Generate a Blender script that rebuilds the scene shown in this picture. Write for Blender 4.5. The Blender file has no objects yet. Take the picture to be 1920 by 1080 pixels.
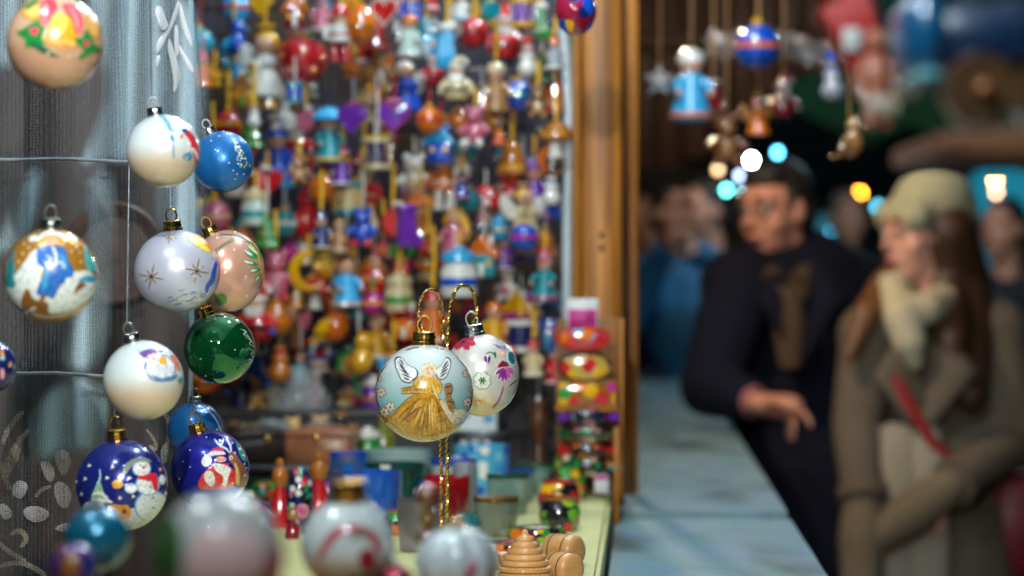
import bpy, bmesh, math, random
import numpy as np
from mathutils import Vector, Matrix, Euler

# ------------------------------------------------------------------ camera, world, sun, exposure
SC = bpy.context.scene
COL = SC.collection
CAMZ = 1.44
FPX = 1920 * 85.0 / 36.0
cam_d = bpy.data.cameras.new('camera')
cam_d.lens = 85.0
cam_d.sensor_width = 36.0
cam_d.clip_start = 0.05
cam_d.clip_end = 500
cam_d.dof.use_dof = True
cam_d.dof.focus_distance = 2.45
cam_d.dof.aperture_fstop = 3.7
cam = bpy.data.objects.new('camera', cam_d)
cam.location = (0, 0, CAMZ)
cam.rotation_euler = (math.radians(90), 0, 0)
COL.objects.link(cam)
SC.camera = cam

world = bpy.data.worlds.new('World')
SC.world = world
world.use_nodes = True
wn = world.node_tree
bgn = wn.nodes['Background']
sky = wn.nodes.new('ShaderNodeTexSky')
sky.sky_type = 'NISHITA'
sky.sun_disc = False
sky.sun_elevation = math.radians(2.0)
sky.sun_rotation = math.radians(180)
tint = wn.nodes.new('ShaderNodeMix')          # night: the sky is only a faint teal glow over the street
tint.data_type = 'RGBA'
tint.blend_type = 'MULTIPLY'
tint.inputs['Factor'].default_value = 1
tint.inputs['B'].default_value = (.10, .50, .75, 1)
wn.links.new(sky.outputs[0], tint.inputs['A'])
wn.links.new(tint.outputs['Result'], bgn.inputs[0])
bgn.inputs[1].default_value = 0.02

sun_d = bpy.data.lights.new('moon', 'SUN')
sun_d.energy = 0.03
sun_d.angle = math.radians(0.5)
sun_d.color = (0.7, 0.85, 1.0)
sun = bpy.data.objects.new('moon', sun_d)
sun.rotation_euler = (math.radians(50), 0, math.radians(20))
COL.objects.link(sun)

SC.view_settings.view_transform = 'Standard'
SC.view_settings.look = 'None'
SC.view_settings.exposure = 0.22
SC.view_settings.gamma = 1.0
SC.render.engine = 'CYCLES'
SC.cycles.use_denoising = True
SC.cycles.use_adaptive_sampling = False
SC.cycles.max_bounces = 8
SC.cycles.transparent_max_bounces = 16
SC.cycles.caustics_reflective = False
SC.cycles.caustics_refractive = False
SC.cycles.sample_clamp_indirect = 6.0

rnd = random.Random(7)
V = Vector


def at(px, py, Y):
    """point seen at that place of the photograph, Y metres in front of the camera"""
    return V(((px - 960) / FPX * Y, Y, CAMZ + (540 - py) / FPX * Y))


def S(n, Y):
    return n / FPX * Y


# ------------------------------------------------------------------ materials
CL = dict(R=(.60, .012, .015), DR=(.26, .008, .015), O=(.78, .17, .006), Y=(.80, .42, .006), G=(.02, .28, .04),
          DG=(.008, .09, .03), T=(.01, .30, .36), L=(.04, .42, .78), B=(.008, .08, .55), N=(.008, .018, .12),
          P=(.17, .025, .38), M=(.55, .02, .25), K=(.58, .13, .21), W=(.80, .78, .72), C=(.66, .52, .28),
          S=(.74, .42, .26), H=(.22, .08, .025), E=(.38, .18, .055), X=(.012, .012, .015), Z=(.33, .35, .39),
          A=(.48, .15, .012), I=(.55, .68, .60))
CN = dict(R='red', DR='dark red', O='orange', Y='yellow', G='green', DG='dark green', T='teal', L='sky blue', B='blue',
          N='navy', P='purple', M='magenta', K='pink', W='white', C='cream', S='peach', H='brown', E='tan', X='black',
          Z='grey', A='amber', I='mint')
_mats = {}


def nodes_of(name):
    m = bpy.data.materials.new(name)
    m.use_nodes = True
    nt = m.node_tree
    return m, nt, nt.nodes['Principled BSDF']


def pm(name, col, rough=.35, metal=0., coat=0., vary=.12, scale=60., spec=.5, bump=0., trans=0., alpha=1., emit=None, es=0.):
    key = (name, tuple(col), rough, metal, coat, vary, scale, bump, trans, alpha, es, tuple(emit or ()))
    if key in _mats:
        return _mats[key]
    m, nt, b = nodes_of(name)
    N, Lk = nt.nodes, nt.links
    b.inputs['Roughness'].default_value = rough
    b.inputs['Metallic'].default_value = metal
    b.inputs['Coat Weight'].default_value = coat
    b.inputs['Coat Roughness'].default_value = .03
    b.inputs['Coat IOR'].default_value = 1.9
    b.inputs['Specular IOR Level'].default_value = spec
    b.inputs['Transmission Weight'].default_value = trans
    b.inputs['Alpha'].default_value = alpha
    tc = N.new('ShaderNodeTexCoord')
    nz = N.new('ShaderNodeTexNoise')
    nz.inputs['Scale'].default_value = scale
    nz.inputs['Detail'].default_value = 4
    Lk.new(tc.outputs['Object'], nz.inputs['Vector'])
    mx = N.new('ShaderNodeMix')
    mx.data_type = 'RGBA'
    mx.inputs['A'].default_value = tuple(min(1, c * (1 - vary * 1.6)) for c in col) + (1,)
    mx.inputs['B'].default_value = tuple(min(1, c * (1 + vary * 1.4)) for c in col) + (1,)
    Lk.new(nz.outputs['Fac'], mx.inputs['Factor'])
    Lk.new(mx.outputs['Result'], b.inputs['Base Color'])
    if bump:
        bp = N.new('ShaderNodeBump')
        bp.inputs['Strength'].default_value = bump
        bp.inputs['Distance'].default_value = .003
        Lk.new(nz.outputs['Fac'], bp.inputs['Height'])
        Lk.new(bp.outputs['Normal'], b.inputs['Normal'])
    if emit:
        b.inputs['Emission Color'].default_value = tuple(emit) + (1,)
        b.inputs['Emission Strength'].default_value = es
    _mats[key] = m
    return m


def wood(name, c1, c2, scale=8., stretch=(12, 12, 1), rough=.5, coat=0.):
    key = (name, tuple(c1), tuple(c2), scale, tuple(stretch), rough)
    if key in _mats:
        return _mats[key]
    m, nt, b = nodes_of(name)
    N, Lk = nt.nodes, nt.links
    b.inputs['Roughness'].default_value = rough
    b.inputs['Coat Weight'].default_value = coat
    tc = N.new('ShaderNodeTexCoord')
    mp = N.new('ShaderNodeMapping')
    mp.inputs['Scale'].default_value = stretch
    nz = N.new('ShaderNodeTexNoise')
    nz.inputs['Scale'].default_value = scale
    nz.inputs['Detail'].default_value = 7
    nz.inputs['Distortion'].default_value = .6
    rp = N.new('ShaderNodeValToRGB')
    rp.color_ramp.elements[0].position = .32
    rp.color_ramp.elements[0].color = tuple(c1) + (1,)
    rp.color_ramp.elements[1].position = .68
    rp.color_ramp.elements[1].color = tuple(c2) + (1,)
    bp = N.new('ShaderNodeBump')
    bp.inputs['Strength'].default_value = .4
    bp.inputs['Distance'].default_value = .002
    Lk.new(tc.outputs['Object'], mp.inputs['Vector'])
    Lk.new(mp.outputs['Vector'], nz.inputs['Vector'])
    Lk.new(nz.outputs['Fac'], rp.inputs['Fac'])
    Lk.new(rp.outputs['Color'], b.inputs['Base Color'])
    Lk.new(nz.outputs['Fac'], bp.inputs['Height'])
    Lk.new(bp.outputs['Normal'], b.inputs['Normal'])
    _mats[key] = m
    return m


def flowers_mat(name, base, cols, scale=30., dots=.52, rough=.18, coat=.6):
    """lacquer painted all over with round petals in several colours"""
    key = (name, tuple(base), str(cols), scale)
    if key in _mats:
        return _mats[key]
    m, nt, b = nodes_of(name)
    N, Lk = nt.nodes, nt.links
    b.inputs['Roughness'].default_value = rough
    b.inputs['Coat Weight'].default_value = coat
    tc = N.new('ShaderNodeTexCoord')
    vo = N.new('ShaderNodeTexVoronoi')
    vo.inputs['Scale'].default_value = scale
    Lk.new(tc.outputs['Object'], vo.inputs['Vector'])
    sp = N.new('ShaderNodeSeparateColor')
    Lk.new(vo.outputs['Color'], sp.inputs['Color'])
    rp = N.new('ShaderNodeValToRGB')
    rp.color_ramp.interpolation = 'CONSTANT'
    el = rp.color_ramp.elements
    el[0].color = tuple(cols[0]) + (1,)
    for i, c in enumerate(cols[1:], 1):
        e = el[1] if i == 1 else el.new(i / len(cols))
        e.position = i / len(cols)
        e.color = tuple(c) + (1,)
    Lk.new(sp.outputs['Red'], rp.inputs['Fac'])
    th = N.new('ShaderNodeMath')
    th.operation = 'LESS_THAN'
    th.inputs[1].default_value = dots
    Lk.new(vo.outputs['Distance'], th.inputs[0])
    mx = N.new('ShaderNodeMix')
    mx.data_type = 'RGBA'
    mx.inputs['A'].default_value = tuple(base) + (1,)
    Lk.new(th.outputs[0], mx.inputs['Factor'])
    Lk.new(rp.outputs['Color'], mx.inputs['B'])
    Lk.new(mx.outputs['Result'], b.inputs['Base Color'])
    _mats[key] = m
    return m


GOLD = lambda: pm('gold_metal', (.80, .46, .12), .22, 1., vary=.1)
SILV = lambda: pm('silver_metal', (.75, .77, .78), .2, 1., vary=.06)
WIRE = lambda: pm('thin_wire', (.45, .45, .46), .35, 1.)


def lac(c, rough=.22, coat=.7):
    col = CL[c] if isinstance(c, str) else c
    return pm('painted_' + (CN[c].replace(' ', '_') if isinstance(c, str) else 'lacquer'), tuple(x * .86 for x in col), rough, 0, coat, .1, 90)


# ------------------------------------------------------------------ mesh builder
class MB:
    def __init__(self):
        self.v, self.f, self.m, self.k = [], [], [], 0

    def mat(self, k):
        self.k = k
        return self

    def add(self, vs, fs, M=None):
        o = len(self.v)
        if M is not None:
            vs = [M @ V(p) for p in vs]
        self.v += [tuple(p) for p in vs]
        self.f += [tuple(i + o for i in q) for q in fs]
        self.m += [self.k] * len(fs)
        return self

    def lathe(self, prof, seg=20, M=None, ripple=0, rn=0):
        vs, fs = [], []
        n = len(prof)
        for (r, z) in prof:
            for j in range(seg):
                a = 2 * math.pi * j / seg
                q = r * (1 + ripple * math.cos(rn * a)) if rn else r
                vs.append((q * math.cos(a), q * math.sin(a), z))
        for i in range(n - 1):
            for j in range(seg):
                k = (j + 1) % seg
                fs.append((i * seg + j, i * seg + k, (i + 1) * seg + k, (i + 1) * seg + j))
        if prof[0][0] > 1e-6:
            fs.append(tuple(reversed(range(seg))))
        if prof[-1][0] > 1e-6:
            fs.append(tuple(range((n - 1) * seg, n * seg)))
        return self.add(vs, fs, M)

    def open_lathe(self, prof, seg=24, M=None):
        vs, fs = [], []
        for (r, z) in prof:
            for j in range(seg):
                a = 2 * math.pi * j / seg
                vs.append((r * math.cos(a), r * math.sin(a), z))
        for i in range(len(prof) - 1):
            for j in range(seg):
                k = (j + 1) % seg
                fs.append((i * seg + j, i * seg + k, (i + 1) * seg + k, (i + 1) * seg + j))
        return self.add(vs, fs, M)

    def ball(self, c, r, seg=16, ring=10, R=None):
        if not hasattr(r, '__len__'):
            r = (r, r, r)
        M = Matrix.Translation(c) @ (R.to_4x4() if R is not None else Matrix.Identity(4))
        vs = [(0, 0, r[2])]
        for i in range(1, ring):
            t = math.pi * i / ring
            for j in range(seg):
                a = 2 * math.pi * j / seg
                vs.append((r[0] * math.sin(t) * math.cos(a), r[1] * math.sin(t) * math.sin(a), r[2] * math.cos(t)))
        vs.append((0, 0, -r[2]))
        fs = [(0, 1 + j, 1 + (j + 1) % seg) for j in range(seg)]
        for i in range(ring - 2):
            for j in range(seg):
                k = (j + 1) % seg
                a, b = 1 + i * seg, 1 + (i + 1) * seg
                fs.append((a + j, b + j, b + k, a + k))
        e = len(vs) - 1
        b = 1 + (ring - 2) * seg
        fs += [(b + j, e, b + (j + 1) % seg) for j in range(seg)]
        return self.add(vs, fs, M)

    def tube(self, pts, r, seg=8, closed=False, flat=1.0):
        pts = [V(p) for p in pts]
        n = len(pts)
        if not hasattr(r, '__len__'):
            r = [r] * n
        vs, fs = [], []
        up = None
        for i, p in enumerate(pts):
            a = pts[(i - 1) % n] if closed or i > 0 else p
            b = pts[(i + 1) % n] if closed or i < n - 1 else p
            t = (b - a)
            t = t.normalized() if t.length > 1e-9 else V((0, 0, 1))
            if up is None:
                up = V((0, 1, 0)) if abs(t.y) < .9 else V((1, 0, 0))
            x = up.cross(t)
            x = x.normalized() if x.length > 1e-6 else V((1, 0, 0))
            y = t.cross(x)
            up = y
            for j in range(seg):
                q = 2 * math.pi * j / seg
                vs.append(p + x * (math.cos(q) * r[i]) + y * (math.sin(q) * r[i] * flat))
        m = n if closed else n - 1
        for i in range(m):
            o, e = i * seg, ((i + 1) % n) * seg
            for j in range(seg):
                k = (j + 1) % seg
                fs.append((o + j, o + k, e + k, e + j))
        if not closed:
            fs.append(tuple(reversed(range(seg))))
            fs.append(tuple(range((n - 1) * seg, n * seg)))
        return self.add(vs, fs)

    def box(self, c, s, M=None, ch=.0):
        x, y, z = s[0] / 2, s[1] / 2, s[2] / 2
        b = min(ch, x * .9, y * .9, z * .9)
        T = Matrix.Translation(c)
        if M is not None:
            T = T @ M.to_4x4()
        if b <= 0:
            vs = [(i * x, j * y, k * z) for i in (-1, 1) for j in (-1, 1) for k in (-1, 1)]
            fs = [(0, 1, 3, 2), (4, 6, 7, 5), (0, 4, 5, 1), (2, 3, 7, 6), (0, 2, 6, 4), (1, 5, 7, 3)]
            return self.add(vs, fs, T)
        ring = lambda X, Y, Z: [(-X, -Y + b, Z), (-X + b, -Y, Z), (X - b, -Y, Z), (X, -Y + b, Z), (X, Y - b, Z), (X - b, Y, Z), (-X + b, Y, Z), (-X, Y - b, Z)]
        r0 = [(-x + b, -y + b, -z)] * 0
        def small(Z):
            X, Y = x - b, y - b
            q = b * .4
            return [(-X, -Y + q, Z), (-X + q, -Y, Z), (X - q, -Y, Z), (X, -Y + q, Z), (X, Y - q, Z), (X - q, Y, Z), (-X + q, Y, Z), (-X, Y - q, Z)]
        vs = small(-z) + ring(x, y, -z + b) + ring(x, y, z - b) + small(z)
        fs = [tuple(reversed(range(8)))]
        for i in range(3):
            for j in range(8):
                k = (j + 1) % 8
                fs.append((i * 8 + j, i * 8 + k, i * 8 + 8 + k, i * 8 + 8 + j))
        fs.append(tuple(range(24, 32)))
        return self.add(vs, fs, T)

    def prism(self, poly, depth, M=None, rim=.25):
        """outline in x,z with rounded front and back, thickness along y"""
        n = len(poly)
        cx = sum(p[0] for p in poly) / n
        cz = sum(p[1] for p in poly) / n
        d = depth / 2
        lay = [(.86, -d), (1, -d * (1 - rim * 2)), (1, d * (1 - rim * 2)), (.86, d)]
        vs, fs = [], []
        for s, y in lay:
            vs += [(cx + (p[0] - cx) * s, y, cz + (p[1] - cz) * s) for p in poly]
        for i in range(3):
            for j in range(n):
                k = (j + 1) % n
                fs.append((i * n + j, i * n + k, (i + 1) * n + k, (i + 1) * n + j))
        fs.append(tuple(reversed(range(n))))
        fs.append(tuple(range(3 * n, 4 * n)))
        return self.add(vs, fs, M)

    def build(self, name, mats, parent=None, loc=None, smooth=True, angle=.8, sc=1.0):
        me = bpy.data.meshes.new(name)
        vs = self.v if sc == 1.0 else [(a * sc, b * sc, c * sc) for a, b, c in self.v]
        me.from_pydata(vs, [], self.f)
        bm = bmesh.new()
        bm.from_mesh(me)
        bmesh.ops.recalc_face_normals(bm, faces=bm.faces)
        bm.to_mesh(me)
        bm.free()
        if not isinstance(mats, (list, tuple)):
            mats = [mats]
        for m in mats:
            me.materials.append(m)
        if len(mats) > 1:
            me.polygons.foreach_set('material_index', self.m)
        if smooth:
            me.shade_smooth()
            me.set_sharp_from_angle(angle=angle)
        o = bpy.data.objects.new(name, me)
        COL.objects.link(o)
        if parent is not None:
            o.parent = parent
        if loc is not None:
            o.location = loc
        return o


def thing(name, label, cat, loc=(0, 0, 0), group=None, rz=0.):
    o = bpy.data.objects.new(name, None)
    o.empty_display_size = .02
    o.location = loc
    o.rotation_euler.z = rz
    COL.objects.link(o)
    tag(o, label, cat, group)
    return o


def tag(o, label=None, cat=None, group=None, kind=None):
    if label:
        o['label'] = label
    if cat:
        o['category'] = cat
    if group:
        o['group'] = group
    if kind:
        o['kind'] = kind
    return o

# ------------------------------------------------------------------ the place: ground, stall, counter
def lamp(label, p, strength, col, r=.03):
    t = thing('hanging_lamp', label, 'lamp', p, 'bulbs hung under the stall roof')
    mb = MB().ball((0, 0, 0), (r, r, r * 1.15), 20, 14)
    mb.build('bulb', pm('lit_bulb', (1, 1, 1), .4, vary=0, emit=col, es=strength), t)
    MB().lathe([(0, r * 1.0), (r * .55, r * 1.02), (r * .6, r * 2.2), (r * .25, r * 2.5), (0, r * 2.5)], 16).build('socket', lac('X'), t)
    MB().tube([(0, 0, r * 2.4), (0, 0, 2.62 - p[2])], .003, 6).build('cord', lac('X'), t)
    return t


COOL = (.74, .90, 1.0)
WARM = (1.0, .76, .50)
lamp('bare bulb hung over the lace curtain', (-.55, 1.75, 2.25), 270, COOL, .03)
lamp('bare bulb hung over the middle of the display table', (.02, 2.75, 2.30), 480, COOL, .03)
lamp('bare bulb hung in front of the wall of ornaments', (-.22, 3.30, 2.36), 260, COOL, .028)
lamp('bare bulb hung over the pale counter', (.22, 3.9, 2.45), 620, COOL, .03)
lamp('warm bulb hung over the street end of the counter', (.12, 5.1, 2.36), 1150, WARM, .03)
lamp('added warm bulb brightening the crowd beyond the gable', (.85, 8.5, 2.75), 280, (1.0, .86, .66), .04)  # unseen bulb added to brighten the people in the background
lamp('pale blue bulb hung far along the street', (1.6, 7.9, 2.7), 500, (.5, .85, 1.0), .04)
lamp('added bulb near the lens brightening the baubles on the crate', (-.14, .8, 2.02), 620, COOL, .03)  # out of view, added to brighten the foreground baubles
# clip-on spotlight on a roof pole, aimed at the wall of goods
t = thing('clip_spotlight', 'black clip-on spotlight aimed at the wall of ornaments', 'spotlight', (-.125, .55, 2.015))
aim = V((-.10, 3.7, 1.62)) - t.location
q = aim.to_track_quat('-Z', 'Y')
MB().open_lathe([(.018, .02), (.03, .0), (.045, -.05), (.047, -.05), (.032, .002), (.018, .024)], 24, q.to_matrix().to_4x4()).lathe([(0, .02), (.02, .02), (.02, .07), (0, .075)], 20, q.to_matrix().to_4x4()).build('lamp_shade', lac('X'), t)
MB().tube([q @ V((0, 0, .06)), (0, -.02, .2), (0, -.02, .62)], .006, 8).build('arm', lac('X'), t)
sd = bpy.data.lights.new('spot_bulb', 'SPOT')
sd.energy = 115
sd.color = (1.0, .93, .80)
sd.spot_size = math.radians(46)
sd.spot_blend = .35
sd.shadow_soft_size = .013
so = bpy.data.objects.new('spot_bulb', sd)
so.rotation_euler = q.to_euler()
so.location = q @ V((0, 0, -.01))
COL.objects.link(so)
so.parent = t

m, nt, b = nodes_of('wet_cobbles')
vo = nt.nodes.new('ShaderNodeTexVoronoi')
vo.inputs['Scale'].default_value = 8
vo.feature = 'DISTANCE_TO_EDGE'
tc = nt.nodes.new('ShaderNodeTexCoord')
rp = nt.nodes.new('ShaderNodeValToRGB')
rp.color_ramp.elements[0].color = (.012, .012, .014, 1)
rp.color_ramp.elements[1].color = (.06, .058, .06, 1)
rp.color_ramp.elements[1].position = .12
nt.links.new(tc.outputs['Object'], vo.inputs['Vector'])
nt.links.new(vo.outputs['Distance'], rp.inputs['Fac'])
nt.links.new(rp.outputs['Color'], b.inputs['Base Color'])
b.inputs['Roughness'].default_value = .35
g = MB().add([(-60, -20, 0), (60, -20, 0), (60, 120, 0), (-60, 120, 0)], [(0, 1, 2, 3)]).build('ground', m, smooth=False)
tag(g, kind='structure')

W1 = wood('pine_board', (.20, .06, .005), (.56, .21, .016), 3.2, (22, 22, .9), .5)
W2 = wood('dark_board', (.035, .013, .005), (.075, .028, .010), 3, (10, 10, 1), .6)
W3 = wood('brown_wood', (.16, .065, .02), (.30, .13, .045), 6, (2, 2, 10), .4, .2)
WL = wood('turned_wood', (.46, .22, .075), (.60, .32, .12), 5, (4, 4, 14), .35, .25)

KD = .0538  # the counter runs slightly to the side of the view axis


def slab(xl, xr, y0, y1, z, th, nx=1, ny=1, wav=0.):
    """a board whose long sides follow the counter's direction; x given at y=0"""
    vs, fs = [], []
    for top in (0, 1):
        for j in range(ny + 1):
            y = y0 + (y1 - y0) * j / ny
            for i in range(nx + 1):
                x = xl + (xr - xl) * i / nx + KD * y
                w = wav * (math.sin(x * 31 + y * 3) + .7 * math.sin(y * 17 + x * 9) + .5 * math.sin(x * 60 - y * 23)) if top else 0
                vs.append((x, y, z - th * (1 - top) + w))
    n = (nx + 1) * (ny + 1)
    q = lambda t, i, j: t * n + j * (nx + 1) + i
    for j in range(ny):
        for i in range(nx):
            fs.append((q(1, i, j), q(1, i + 1, j), q(1, i + 1, j + 1), q(1, i, j + 1)))
            fs.append((q(0, i, j), q(0, i, j + 1), q(0, i + 1, j + 1), q(0, i + 1, j)))
    for j in range(ny):
        fs.append((q(0, 0, j), q(1, 0, j), q(1, 0, j + 1), q(0, 0, j + 1)))
        fs.append((q(0, nx, j), q(0, nx, j + 1), q(1, nx, j + 1), q(1, nx, j)))
    for i in range(nx):
        fs.append((q(0, i, 0), q(0, i + 1, 0), q(1, i + 1, 0), q(1, i, 0)))
        fs.append((q(0, i, ny), q(1, i, ny), q(1, i + 1, ny), q(0, i + 1, ny)))
    return MB().add(vs, fs)


# painted counter boards under a thin wrinkled plastic sheet, with soft darker noise patches
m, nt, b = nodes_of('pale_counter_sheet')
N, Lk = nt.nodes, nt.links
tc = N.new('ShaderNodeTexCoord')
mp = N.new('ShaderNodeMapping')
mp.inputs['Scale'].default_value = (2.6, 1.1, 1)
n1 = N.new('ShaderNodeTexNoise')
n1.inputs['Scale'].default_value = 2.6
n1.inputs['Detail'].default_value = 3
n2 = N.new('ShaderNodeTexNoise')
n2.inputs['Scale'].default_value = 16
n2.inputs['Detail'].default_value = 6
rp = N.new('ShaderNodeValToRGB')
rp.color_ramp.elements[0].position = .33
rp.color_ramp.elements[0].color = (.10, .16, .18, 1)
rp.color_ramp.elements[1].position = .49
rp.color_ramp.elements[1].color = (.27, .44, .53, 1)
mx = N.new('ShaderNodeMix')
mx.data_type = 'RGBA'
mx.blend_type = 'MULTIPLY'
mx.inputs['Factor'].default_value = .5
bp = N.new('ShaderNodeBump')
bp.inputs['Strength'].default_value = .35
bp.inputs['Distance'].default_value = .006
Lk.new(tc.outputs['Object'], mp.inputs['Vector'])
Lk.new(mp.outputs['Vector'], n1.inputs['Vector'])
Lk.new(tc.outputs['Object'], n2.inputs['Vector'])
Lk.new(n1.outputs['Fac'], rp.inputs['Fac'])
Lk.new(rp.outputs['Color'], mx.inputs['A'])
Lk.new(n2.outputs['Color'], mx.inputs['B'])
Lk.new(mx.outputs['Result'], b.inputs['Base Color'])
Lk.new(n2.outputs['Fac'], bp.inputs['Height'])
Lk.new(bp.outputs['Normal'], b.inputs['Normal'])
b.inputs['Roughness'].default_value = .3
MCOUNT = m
HC, HT = .34, .31            # counter and display table below the camera
for nm, y0, y1, dz, xr, lab in (('counter_board', 3.68, 9.95, 0, .2211, 'long pale blue counter board running away beside the wooden post'),
                                ('counter_board', 2.2, 3.63, -.007, .2230, 'short pale blue counter board at the near end of the counter')):
    t = thing(nm, lab, 'counter', (0, 0, 0), 'pale counter boards')
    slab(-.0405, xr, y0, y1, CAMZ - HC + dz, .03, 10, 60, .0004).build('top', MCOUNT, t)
    slab(-.03, xr - .015, y0 + .01, y1 - .01, CAMZ - HC + dz - .032, CAMZ - HC - .04).build('front_panel', W2, t, smooth=False)

t = thing('display_table', 'long table under a pale yellow cloth crowded with souvenirs', 'table')
MCLOTH = pm('pale_yellow_cloth', (.58, .56, .25), .7, vary=.1, scale=14, bump=.2)
xr = -.0405 - .012
slab(-.495, xr, .6, 4.1, CAMZ - HT, .022, 24, 60, .0004).build('table_top', MCLOTH, t)
slab(xr + .0005, xr + .006, 1.2, 4.1, CAMZ - HT - .006, .05).build('edge_strip', pm('yellow_trim', (.60, .56, .22), .5), t, smooth=False)
slab(-.48, xr - .03, .7, 4.05, CAMZ - HT - .0225, .9).build('skirt', W2, t, smooth=False)

# stepped shelves at the back of the table
def step(y0, y1, py, lab, x0=-.47, x1=-.10):
    z = CAMZ - (py - 540) / FPX * y0
    t = thing('display_step', lab, 'shelf', (0, 0, 0), 'steps at the back of the table')
    MB().box(((x0 + x1) / 2, (y0 + y1) / 2, z - .006), (x1 - x0, y1 - y0, .012), ch=.003).build('board', wood('pale_step', (.03, .028, .028), (.06, .06, .06), 4, (1, 8, 8), .5), t)
    MB().box(((x0 + x1) / 2, y0 + .012, (z - .0125 + CAMZ - HT) / 2), (x1 - x0, .012, z - .0125 - CAMZ + HT - .0005)).build('riser', pm('step_front', (.02, .02, .024), .6), t)
    return z


ZS1 = step(3.48, 3.72, 872, 'low grey step holding wooden boxes and cups')
ZS2 = step(3.73, 4.0, 770, 'upper grey step holding carved figures and a goblet', -.47, -.02)

# the wooden posts
t = thing('wooden_post', 'thick golden pine post with screw heads beside the ornament wall', 'post', (0, 0, 0))
def px_box(mb, x0, x1, Yc, z0, z1, d, ch=.004):
    a, c = (x0 - 960) / FPX * (Yc - d / 2), (x1 - 960) / FPX * (Yc - d / 2)
    return mb.box(((a + c) / 2, Yc, (z0 + z1) / 2), (c - a, d, z1 - z0), ch=ch)
px_box(MB(), 1091, 1166, 3.78, 0, 2.6, .07).build('beam', W1, t)
px_box(MB(), 1074, 1088, 3.775, .9, 2.6, .05, .003).build('edge_strip', W1, t)
px_box(MB(), 1167.5, 1172, 3.80, .0, 2.6, .03, .001).build('gap_shade', W2, t)  # dark strip standing in for the shaded gap beside the beam
for py in (440, 464):
    p = at(1127, py, 3.742)
    o = MB().ball((0, 0, 0), (.004, .002, .004), 10, 6).build('screw', lac('X'), t, p)
t = thing('wooden_post', 'thin pine batten standing just behind the thick post', 'post', (0, 0, 0))
px_box(MB(), 1174, 1197, 4.0, 0, 2.6, .04).build('beam', W1, t)

# pale plastic pole with a green edge
t = thing('plastic_pole', 'pale plastic pole with a green edge against the pine post', 'pole', (0, 0, 0))
pts = [at(1052, -60, 3.8), at(1056, 60, 3.8), at(1062, 120, 3.8), at(1066, 200, 3.8), at(1067, 300, 3.8), at(1064, 380, 3.8), at(1063, 560, 3.8), at(1063, 800, 3.8)]
MB().tube(pts, .0082, 10).build('tube', pm('pale_plastic', (.50, .60, .64), .25, coat=.3), t)
MB().tube([p + V((.009, .006, 0)) for p in pts], .0055, 8).build('edge', pm('green_plastic', (.005, .13, .09), .3, coat=.3), t)

# back wall of the stall, unseen roof for bounced light
m, nt, b = nodes_of('stall_back_cloth')
N, Lk = nt.nodes, nt.links
tc = N.new('ShaderNodeTexCoord')
nz = N.new('ShaderNodeTexNoise')
nz.inputs['Scale'].default_value = 5.5
nz.inputs['Detail'].default_value = 3
rp = N.new('ShaderNodeValToRGB')
e = rp.color_ramp.elements
e[0].position, e[0].color = .34, (.022, .015, .026, 1)
e[1].position, e[1].color = .66, (.075, .042, .008, 1)
x = e.new(.48)
x.color = (.045, .04, .06, 1)
Lk.new(tc.outputs['Object'], nz.inputs['Vector'])
Lk.new(nz.outputs['Fac'], rp.inputs['Fac'])
Lk.new(rp.outputs['Color'], b.inputs['Base Color'])
b.inputs['Roughness'].default_value = .8
t = thing('back_wall', 'dim patched cloth wall behind the hanging ornaments', 'wall')
MB().box((-.75, 4.16, 1.3), (1.68, .03, 2.6)).build('panel', m, t, smooth=False)
t = thing('side_wall', 'dark brown boarded wall behind the lace curtain', 'wall')
for i in range(4):
    a, c = at(-250 + i * 152, 540, 3.2).x, at(-250 + (i + 1) * 152, 540, 3.2).x - .003
    MB().box(((a + c) / 2, 3.2, 1.3), (c - a, .022, 2.6), ch=.003).build('board', wood('red_brown_board', (.014, .008, .007), (.05, .024, .021), 3, (10, 10, 1), .6), t)
t = thing('bounce_roof', 'unseen pale roof added over the stall to bounce light', 'roof')
MB().box((-.6, 2.4, 2.65), (2.3, 5.2, .04)).build('panel', pm('pale_roof', (.55, .56, .55), .7), t, smooth=False)  # pale panel out of view, added to bounce soft fill light

# wire grid the ornaments hang from
mb = MB()
YG = 4.06
for i in range(19):
    xx = at(372 + i * 38, 0, YG).x
    mb.tube([(xx, YG, .95), (xx, YG, 2.55)], .0016, 6)
for i in range(16):
    zz = at(0, -40 + i * 56, YG).z
    mb.tube([(at(355, 0, YG).x, YG + .003, zz), (at(1062, 0, YG).x, YG + .003, zz)], .0016 if i % 5 else .004, 6)
o = mb.build('wire_grid', lac('X'))
tag(o, 'black wire grid covering the wall behind the ornaments', 'grid')


# ------------------------------------------------------------------ sheer curtain
def cur(px, py, off=0.):
    u = px / 362.
    Y = 2.36 + .30 * u
    f = .010 * math.sin(px / 17. + .6 * math.sin(py / 260.)) + .006 * math.sin(px / 7.3 + py / 420.) + .012 * math.sin(px / 46. + py / 330.)
    return at(px + 3 * math.sin(py / 190. + px / 60.), py, Y + f * (.4 + .9 * u) - off)


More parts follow.
